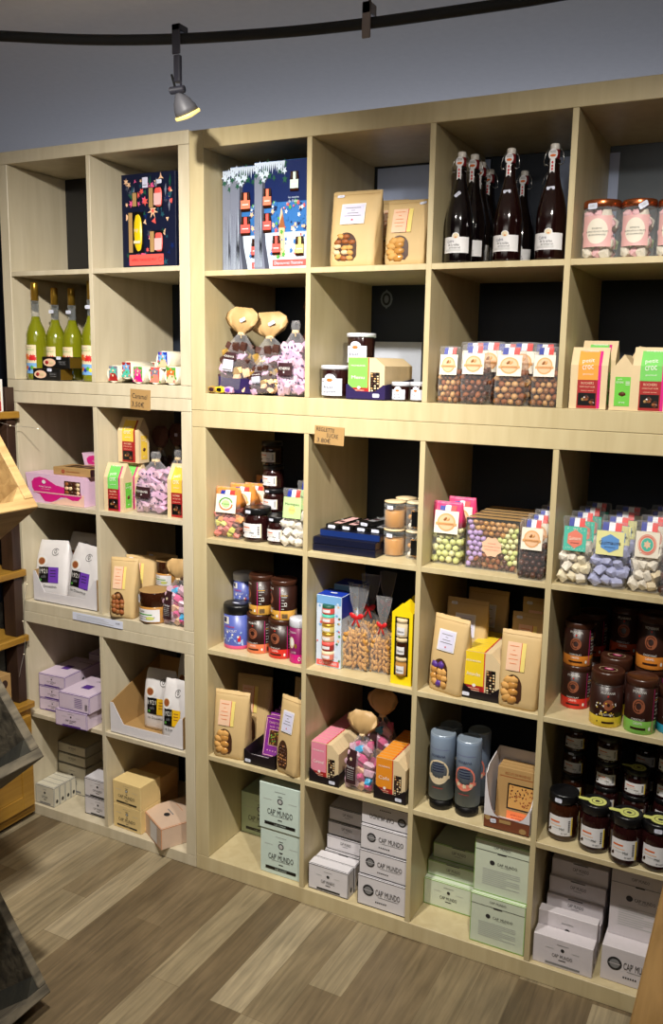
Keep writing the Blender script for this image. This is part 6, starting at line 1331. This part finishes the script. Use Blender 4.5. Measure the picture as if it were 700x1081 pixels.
# second row of the big unit
G = 'cocoa tins, left cube'
put(violet_tin, ('lid_black',), 'cocoa_tin', zb, 229.8, 256, 685.5, 640, 'violet blue cocoa tin with black lid', 'tin', G)
x = solve_x(254, .15, zb + .15)
place(violet_tin, ('lid_white',), 'cocoa_tin', x, .15, zb + .0004, 'violet blue tin at the back, under the white lidded one', 'tin', G, 0, (.88, .88, 1.0))
place(violet_tin, ('lid_white',), 'cocoa_tin', x, .15, zb + .110, 'violet blue cocoa tin with white lid standing on another at the back', 'tin', G, 0, (.88, .88, 1.0))
for k, (uL, uR, vB, vM, vT, c1, n1, n2) in enumerate(((255.5, 278, 690, 648.5, 608, 'tin_salmon', 'brown cocoa tin with salmon band, lower left', 'brown cocoa tin with gold band, stacked on the left'), (278.2, 302, 695.5, 654, 612, 'tin_red', 'brown cocoa tin with red band, lower right', 'brown cocoa tin with gold band, stacked on the right'))):
    x, y, w_, h_ = fit(zb, uL, uR, vB, vM + 1)
    place(cocoa_tin, (c1, False), 'cocoa_tin', x, y + w_ / 2, zb + .0004, n1, 'tin', G, 0, (w_ / .076, w_ / .076, h_ / .105))
    place(cocoa_tin, ('tin_gold', True), 'cocoa_tin', x + .006, y + w_ / 2 + .002, zb + h_ + .001, n2, 'tin', G, 0, (w_ / .076, w_ / .076, h_ / .105))
put(magenta_tin, (), 'cocoa_tin', zb, 300.5, 323, 701, 655, 'magenta cocoa tin with white lid, beside the divider', 'tin', G, w=.062, dx=-.0035)
place(magenta_tin, (), 'cocoa_tin', RX[0] + C4 - .037, .14, zb + .0004, 'magenta cocoa tin with white lid, standing behind the other', 'tin', G, 0, (.85, .85, 1.1))
place(cocoa_tin, ('tin_rust', False), 'cocoa_tin', RX[0] + C4 - .042, .24, zb + .0004, 'brown tin in the dark at the back right, lower', 'tin', G)
place(cocoa_tin, ('tin_rust', False), 'cocoa_tin', RX[0] + C4 - .042, .24, zb + .106, 'brown tin in the dark at the back right, upper', 'tin', G)
x, y, w_, h_ = fit(zb, 332.5, 358.5, 704, 629)
h_ = min(h_, .25)
place(jar_carton, (), 'jam_gift_carton', x + .003, y, zb + .0004, 'pale blue carton with a column of small jars, in front', 'carton', 'pale blue jar cartons', 0, (w_ / .078, 1, h_ / .215))
place(jar_carton, (), 'jam_gift_carton', x + .010, y + .095, zb + .0004, 'blue topped jar carton standing behind the front one', 'carton', 'pale blue jar cartons', 0, (w_ / .078, 1, h_ / .215 * 1.05))
G = 'biscuit bags with red bows'
for k, (uL, uR, vB, vw, Y, lb_) in enumerate(((358.5, 388, 708.5, 654, None, 'clear bag of biscuits with red bow, left one in front'), (388.5, 411, 712, 663, None, 'clear bag of biscuits with red bow, right one in front'), (372, 400, 0, 644, .13, 'clear bag of biscuits with red bow, standing behind the two'), (392, 416, 0, 640, .20, 'clear bag of biscuits at the back by the yellow holder'))):
    x, y, w_, h_ = fit(zb, uL, uR, vB, vw, Y)
    place(bow_bag, (1,), 'biscuit_bag', x, y, zb + .0004, lb_, 'bag', G, 0, (w_ / .092, .9, min(h_ / .119, 1.4)))
x, y, w_, h_ = fit(zb, 412, 433.5, 723, 637)
place(jar_trio, (), 'jar_holder', x, y, zb + .0004, 'yellow card holder with three small jars, in front', 'card holder', 'yellow jar holders', 0, (w_ / .062, 1, min(h_, .25) / .195))
place(jar_trio, (), 'jar_holder', min(x + .02, RX[1] + C4 - .036), y + .12, zb + .0004, 'yellow card holder standing behind the other', 'card holder', 'yellow jar holders', 0, (w_ / .062, 1, min(h_, .25) / .195 * 1.06))
G = 'kraft bags, centre of the big unit'
x, y, w_, h_ = fit(zb, 452, 489, 731, 653)
place(kraft_bag, ('white', 'palet', K, 0), 'kraft_bag', x - .004, .022, zb + .0004, 'kraft bag with white label, left front of its cube', 'bag', G, .0, (1.08, 1.1, h_ / .20), rot=(0, 0, math.radians(-16)))
place(kraft_bag, ('white', 'palet', K, 1), 'kraft_bag', RX[2] + .085, .13, zb + .0004, 'kraft bag standing behind the white labelled one', 'bag', G, 0, (1.15, .9, h_ / .20 * 1.12))
place(kraft_bag, ('white', 'palet', K, 0), 'kraft_bag', RX[2] + .11, .24, zb + .0004, 'kraft bag at the dark back left', 'bag', G, 0, (1.15, .9, h_ / .20 * 1.15))
x, y, w_, h_ = fit(zb, 534, 569, 747.5, 669); w_ = .108
place(kraft_bag, ('peach', 'potato', K, 0), 'kraft_bag', RX[2] + C4 - .060, .012, zb + .0004, 'kraft bag with peach label and large round biscuits, right front', 'bag', G, 0, (1.03, 1, h_ / .20))
for k in (0, 1): place(kraft_bag, ('peach', 'potato', K, 1), 'kraft_bag', RX[2] + C4 - .062, .12 + .1 * k, zb + .0004, ('kraft bag with a round sticker behind the peach labelled one', 'kraft bag at the dark back right')[k], 'bag', G, 0, (1.05, .9, h_ / .20 * (1.10 + .08 * k)))
x, y, w_, h_ = fit(zb, 484, 532.5, 740, 690)
carton_row('carton_yellow', 'Amandes', zb, x - .004, y + .003, .112, .128, 11, 'tray_black', 2, ('black tray holding the yellow cartons', 'yellow and kraft chocolate carton at the front of its row', 'slim carton in the row behind the yellow one', 'yellow and kraft cartons'))
G = 'cocoa tins, right cube'
def tins(x, y, w_, h_, lst):
    z = zb + .0004
    for (fn, ky, lb_) in lst:
        ch = CAN[fn.__name__][1]; hh = h_ * ch / .105
        place(fn, ky, 'cocoa_tin', x, y, z, lb_, 'tin', G, 0, (w_ / .076, w_ / .076, h_ / .105)); z += hh + .0008
x, y, w_, h_ = fit(zb, 588.4, 618.8, 748.5, 704)
x = max(x, RX[3] + .040); tins(x, y + w_ / 2, w_, h_, ((cocoa_tin, ('tin_red', False), 'cocoa tin with red band, bottom left'), (cocoa_tin, ('tin_orange', False), 'cocoa tin with orange band, on the red banded one')))
tins(x + .016, y + w_ / 2 + .10, w_, h_, ((cocoa_tin, ('tin_red', False), 'cocoa tin behind the red banded one'), (cocoa_tin, ('tin_rust', False), 'cocoa tin with rust band at the back left, upper')))
x, y, w_, h_ = fit(zb, 618.3, 652.8, 768, 707); h2 = h_ * .105 / .123 * .93
tins(x, y + w_ / 2, w_ * .96, h2, ((fancy_tin, ('tin_yellow', 'tin_yellow'), 'speckled cocoa tin with yellow band, in front'),))
tins(x + .004, y + w_ / 2 + .092, w_ * .96, h2 * 1.06, ((fancy_tin, ('tin_yellow', 'tin_yellow'), 'speckled cocoa tin with yellow band, behind the front one'),))
tins(x + .008, y + w_ / 2 + .190, w_, h_ * .86, ((cocoa_tin, ('tin_rust', False), 'cocoa tin at the centre back, lower'), (cocoa_tin, ('tin_rust', False), 'cocoa tin with rust band at the centre back, upper')))
x, y, w_, h_ = fit(zb, 655, 689.3, 775.5, 719)
tins(x, y + w_ / 2, w_, h_, ((cocoa_tin, ('tin_green', False), 'cocoa tin with green band, in front'), ))
xa, ya, wa, ha = fit(zb + h_, 660.5, 692, 0, 0, y + .055)
place(cocoa_tin, ('tin_rust', False), 'cocoa_tin', x + .007, y + w_ / 2 + .092, zb + .0004, 'cocoa tin behind the green banded one, carrying another', 'tin', G, 0, (w_ / .076, w_ / .076, h_ / .105))
place(cocoa_tin, ('tin_orange', False), 'cocoa_tin', x + .007, y + w_ / 2 + .086, zb + h_ + .0012, 'cocoa tin with orange band, upper right behind the green one', 'tin', G, 0, (w_ / .076, w_ / .076, h_ / .105))
place(fancy_tin, ('tin_blue', 'tin_blue'), 'cocoa_tin', RX[3] + C4 - .035, .040 + .03, zb + .0004, 'cocoa tin with blue band at the right edge, lower', 'tin', G, 0, (.85, .85, .92))
place(fancy_tin, ('tin_blue', 'tin_blue'), 'cocoa_tin', RX[3] + C4 - .035, .185, zb + .0004, 'cocoa tin with blue band at the right edge, behind', 'tin', G, 0, (.85, .85, 1))
place(fancy_tin, ('tin_blue', 'tin_blue'), 'cocoa_tin', RX[3] + C4 - .035, .185, zb + .1242, 'cocoa tin with blue band at the right edge, upper', 'tin', G, 0, (.85, .85, 1))

# third row
G = 'kraft bags, lower left of the big unit'
x, y, w_, h_ = fit(zc, 223, 262, 803, 735)
place(kraft_bag, ('peach', 'potato', K, 0), 'kraft_bag', RX[0] + .068, .014, zc + .0004, 'kraft bag of golden biscuits with peach label, left', 'bag', G, 0, (1.12, 1.1, h_ / .20), rot=(0, 0, math.radians(8)))
place(kraft_bag, ('peach', 'potato', K, 0), 'kraft_bag', RX[0] + .085, .12, zc + .0004, 'kraft bag behind the one of golden biscuits', 'bag', G, 0, (1.15, .9, h_ / .20 * 1.1), rot=(0, 0, math.radians(8)))
x, y, w_, h_ = fit(zc, 290, 317, 821, 742); 
place(kraft_bag, ('white', 'nut', K, 0), 'kraft_bag', RX[0] + C4 - .054, .006, zc + .0004, 'kraft bag with white label and small dark window, beside the divider', 'bag', G, 0, (.86, 1.1, h_ / .20), rot=(0, 0, math.radians(-14)))
place(kraft_bag, ('white', 'nut', K, 2), 'kraft_bag', RX[0] + C4 - .060, .13, zc + .0004, 'kraft bag behind the white labelled one by the divider', 'bag', G, 0, (.95, .9, h_ / .20 * 1.06))
x, y, w_, h_ = fit(zc, 250, 290, 811, 790)
place(display_tray, (.112, .20, .030, .045, .055, 'tray_black', 2, None, .03), 'display_tray', x + .004, .014, zc + .0004, 'black tray with a folded grey flap and violet packs', 'tray')
m = MB().add([(-.04, .001, .034), (.04, .001, .034), (.034, .05, .008), (-.034, .05, .008)], [(0, 1, 2, 3)], 'paper_white')
o = obj('folded_flap', m); o.parent = [q for q in bpy.data.objects if q.name.startswith('display_tray') and q.get('label', '').startswith('black tray with a folded')][0]; o.location = (0, 0, 0)
for k in range(6): place(violet_pack, (), 'chocolate_pack', x + .010 + .002 * k, .078 + k * .020, zc + .0035, 'violet chocolate pack leaning at the front of the tray' if k == 0 else 'violet chocolate pack in the row behind the front one', 'pack', 'violet chocolate packs', 0, (1, 1, 1 + .03 * k), rot=(math.radians(-14), 0, 0))
x, y, w_, h_ = fit(zc, 322, 361, 830, 792)
carton_row('carton_pink', 'Caramel', zc, RX[1] + .060, .010, .100, .122, 15, 'tray_black', 1, ('black tray holding the pink cartons', 'pink and kraft chocolate carton at the front of its row', 'slim carton in the row behind the pink one', 'pink and kraft cartons'))
carton_row('carton_orange', 'Cafe', zc, RX[1] + C4 - .062, .010, .100, .122, 12, 'tray_black', 1, ('black tray holding the orange cartons', 'orange and kraft chocolate carton at the front of its row', 'slim carton in the row behind the orange one', 'orange and kraft cartons'))
x_ = RX[1] + .167
place(gift_bag, ('mix', 'kraft', 'tall', 0), 'sweet_bag', x_, .014, zc + .0004, 'bag of wrapped sweets with kraft fan between pink and orange cartons', 'bag', 'bags of mixed wrapped sweets', 0, (.96, 1.0, 1.08))
place(gift_bag, ('mix', 'kraft', 'tall', 0), 'sweet_bag', x_ + .01, .13, zc + .0004, 'bag of blue and pink wrapped sweets in the dark behind', 'bag', 'bags of mixed wrapped sweets', 0, (.96, 1.0, 1.2))
G = 'blue grey tubes'
for k, (uL, uR, vB, vT, Y, art, lb_) in enumerate(((448, 473.3, 855.5, 777, None, 'cream', 'blue grey tube with cream swirl, front left'), (475.6, 501, 863, 784, None, 'salmon', 'blue grey tube with red swirl, front right'), (459, 481, 0, 769, .13, 'cream', 'blue grey tube behind the cream swirl one'), (488, 511, 0, 774.5, .10, 'salmon', 'blue grey tube behind the red swirl one'))):
    x, y, w_, h_ = fit(zc, uL, uR, vB, vT, Y)
    q = place(grinder_tube, (art,), 'cocoa_tube', x, y + w_ / 2, zc + .0004, lb_, 'tube', G, 0, (w_ / .055, w_ / .055, h_ / .172))
x, y, w_, h_ = fit(zc, 508, 560, 882, 800)
place(scoop_tray, (), 'biscuit_display_box', RX[2] + C4 - .070, .012, zc + .0004, 'white lined brown display box with a cut out front', 'box')
for k in range(3): place(cookie_box, (), 'biscuit_box', RX[2] + C4 - .064, .058 + k * .019, zc + .0035, ('tan biscuit box with orange label, in front', 'tan biscuit box second in the display box', 'tan biscuit box at the back of the display box')[k], 'box', 'tan biscuit boxes', 0, (1, .55, 1.12), rot=(math.radians(-5), 0, 0))
G = 'dark honey jars'
JF = (((573, 606.3), 888.5, 841, 'amber', 1), ((606.6, 639.5), 901, 852.5, 'tag', 0), ((638.2, 674.5), 914.5, 865, 'tag', 0), ((676, 714), 922.5, 874, 'tag', 2))
NJ = ('amber honey jar without seal, leftmost at the front', 'honey jar with yellow green seal, second from left at the front', 'honey jar with yellow green seal, third from left at the front', 'honey jar with sticker, cut by the right edge at the front')
jx = []
for k, ((uL, uR), vB, vT, stl, st) in enumerate(JF):
    x, y, w_, h_ = fit(zc, uL, uR, vB, vT); w_ = min(w_, .081); x = max(x, RX[3] + .042); jx.append((x, y, w_, h_))
    place(jam_jar, (stl, st), 'honey_jar', x, y + w_ / 2, zc + .0004, NJ[k], 'jar', G, 0, (w_ / .076, w_ / .076, h_ / .0868))
jh = .0695
for c, (dx, dy, n, stl, wd_) in enumerate(((.004, .095, 4, 'amber', .066), (.010, .085, 4, 'plain', .066), (.004, .092, 3, 'tag', .068), (-.006, .10, 4, 'tag', .066))):
    x, y, w_, h_ = jx[c]
    for k in range(n):
        place(jam_jar, (stl if k == n - 1 or stl != 'tag' else 'plain', 1 if (c == 0 and k == 2) else 0), 'honey_jar', x + dx, y + .04 + dy, zc + .0004 + k * (jh + .0006), 'honey jar in the %s stack behind, %s' % (('left', 'second', 'third', 'right')[c], ('at the bottom', 'second from the bottom', 'third from the bottom', 'on top')[k] if n == 4 else ('at the bottom', 'in the middle', 'on top with seal')[k]), 'jar', G, 0, (wd_ / .076, wd_ / .076, jh / .0868))
for k in range(4): place(jam_jar, ('plain', 0), 'honey_jar', jx[2][0] + .006, .30, zc + .0004 + k * (jh + .0006), 'honey jar in the hindmost stack, %s' % ('at the bottom', 'second from the bottom', 'third from the bottom', 'on top')[k], 'jar', G, 0, (.9, .9, jh / .0868))

# bottom row
G = 'pale mint coffee pod boxes'
x, y, w_, h_ = fit(zd, 273.2, 315.8, 926, 878); h_ = .150
x = RX[0] + C4 - .0775
zt_ = solve_z(878, x, .02) - zd
for k in range(2): cbox('mint', 'cup', zd + k * (zt_ + .0006), x + (-.001 if k else .001), .020 - .004 * k, .150, .155, zt_, ('mint pod box at the front right, lower of two', 'mint pod box at the front right, upper of two')[k], G, 0)
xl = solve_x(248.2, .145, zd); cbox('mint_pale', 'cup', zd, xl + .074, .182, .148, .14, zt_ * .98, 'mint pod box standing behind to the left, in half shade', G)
G = 'white coffee pod boxes, left stack'
x, y, w_, h_ = fit(zd, 324.7, 366.6, 944, 921)
for k in range(2): cbox('white', 'slim', zd, x + .002 * k, y + .004 + k * .040, w_, .0385, .083, ('white pod box on edge at the very front of the left stack', 'white pod box on edge second from the front')[k], G, 0)
yy = y + .090
cbox('white', 'flap', zd + .0, x + .006, yy, w_ - .006, .135, .083, 'white pod box behind the two on edge, lowest', G)
for k in range(3): cbox('white', 'flap', zd + .0836 + k * .0466, x + .008 + .001 * k, yy + .008 + .004 * k, w_ - .008, .13, .046, ('white pod box third from the top of the left stack', 'white pod box second from the top of the left stack', 'white pod box on top of the left stack')[k], G)
cbox('white', 'flap', zd, x + .03, .30, .17, .08, .29, 'tall white pod box at the dark back', G)
G = 'white coffee pod boxes, right stack'
x, y, w_, h_ = fit(zd, 380.5, 427.8, 953, 927)
x = RX[1] + C4 - .0805; yq = .014
zs = [solve_z(v, x, yq + .01) for v in (928, 902, 876.5, 853)]
for k in range(4):
    b_ = zd if k == 0 else zs[k - 1]
    cbox('white', 'side_flip' if k == 3 else 'side', b_ + (.0005 if k else 0), x + (0, .001, .0015, -.001)[k], yq + (0, .006, .010, .018)[k], .156, .12, zs[k] - b_ - .001, ('white pod box at the bottom of the right stack', 'white pod box second from the bottom of the right stack', 'white pod box third from the bottom of the right stack', 'white pod box upside down on top of the right stack')[k], G)
G = 'pale green coffee pod boxes'
x, y, w_, h_ = fit(zd, 447, 497.7, 960.5, 937); 
for k, (dx, dy, hh, z_, lay) in enumerate(((0, 0, .083, 0, 'slim'), (.008, .020, .048, .0836, 'flap'), (.018, .036, .048, .1322, 'flap'))):
    cbox('green', lay, zd + z_, x + dx - .004, y + dy, .155, .15 if k else .055, hh, ('low pale green pod box at the front left', 'low pale green pod box second of the left stack', 'low pale green pod box third of the left stack')[k], G)
cbox('green', 'flap', zd, x + .004, y + .0555, .155, .15, .083, 'low pale green pod box under the left stack', G)
cbox('green', 'slim', zd, x + .03, .31, .16, .07, .26, 'pale green pod box at the dark back', G)
x = RX[2] + C4 - .0805
zt_ = solve_z(949, x, .018)
cbox('green', 'tall', zd, x - .001, .014, .155, .050, zt_ - zd, 'tall pale green pod box at the front, lower of two', G)
cbox('green', 'tall', zt_ + .0005, x, .026, .155, .055, solve_z(891, x, .026) - zt_ - .001, 'tall pale green pod box, upper of two', G)
cbox('green', 'tall', zd, x, .082, .155, .055, zt_ - zd, 'tall pale green pod box hidden behind the lower front one', G)
G = 'greyish coffee pod boxes'
x, y, w_, h_ = fit(zd, 561.5, 619, 1025, 1001); x = RX[3] + .0845
zl = [.083, .0836, .1286, .1736, .2186]
cbox('grey', 'slim', zd, x, .014, .158, .045, .083, 'greyish pod box on edge at the front left', G)
cbox('grey', 'slim', zd, x, .060, .158, .030, .125, 'greyish pod box standing second from the front', G)
for k in range(5): cbox('grey', 'flap', zd + k * .0496, x + .002 + .0025 * k, .0912 + .0075 * k, .152, .15, .049, 'greyish pod box in the left stack behind, %s' % ('lowest', 'second from the bottom', 'in the middle', 'second from the top', 'on top')[k], G)
x = RX[3] + C4 - .078
zt_ = solve_z(1018, x - .07, .03)
cbox('grey', 'side', zd, x, .030, .150, .20, .098, 'greyish pod box with large logo at the bottom right', G)
cbox('grey', 'tall', zd + .0985, x + .002, .085, .146, .13, .188, 'tall greyish pod box standing on the one with large logo', G)
# white card in the lowest crate
q = onY(2, 1062, -.80)
m = MB().box(-.045, .045, -.002, .002, -.06, .06, 'paper_white', .0015)
o = obj('white_card', m); o.location = (.0, -.86, .12); o.rotation_euler = (math.radians(10), 0, math.radians(50)); tag(o, 'white card lying in the dark crate at the bottom left corner', 'card')

# ------------------------------------------------------------------ settle: nothing pokes into the boards of its cube
bpy.context.view_layer.update()
CELLS = [(x, x + C4, z, z + C4) for x in RX for z in list(RZ) + list(UZ)] + [(x, x + CL, z, z + CL) for x in LX for q in LZ for z in q]
def mesh_points(o, rel):
    out = []
    if o.type == 'MESH':
        n = len(o.data.vertices); a = np.empty(n * 3); o.data.vertices.foreach_get('co', a); a = a.reshape(-1, 3)
        M_ = np.array(rel); out.append(a @ M_[:3, :3].T + M_[:3, 3])
    for ch in o.children: out += mesh_points(ch, rel @ ch.matrix_basis)
    return out
for o in [q for q in bpy.data.objects if q.parent is None and q.get('category') and q.type in ('MESH', 'EMPTY')]:
    if o['category'] in ('shelving unit', 'poster', 'panel', 'emblem', 'price card', 'stand', 'fairy lights', 'crate', 'cabinet', 'card', 'counter', 'label strip', 'light track', 'lamp', 'board'): continue
    P_ = np.concatenate(mesh_points(o, o.matrix_basis)); lo, hi = P_.min(0), P_.max(0); c_ = (lo + hi) / 2
    for (xa, xb, z_a, z_b) in CELLS:
        if xa <= c_[0] <= xb and z_a <= c_[2] <= z_b:
            e_ = .0006
            if hi[0] - lo[0] > xb - xa - 2 * e_: continue
            if lo[0] < xa + e_: o.location.x += xa + e_ - lo[0]
            elif hi[0] > xb - e_: o.location.x -= hi[0] - (xb - e_)
            if lo[2] < z_a + .0002: o.location.z += z_a + .0002 - lo[2]
            if hi[2] > z_b - .001: o.location.z -= 0
            if hi[1] > .388: o.location.y -= hi[1] - .388
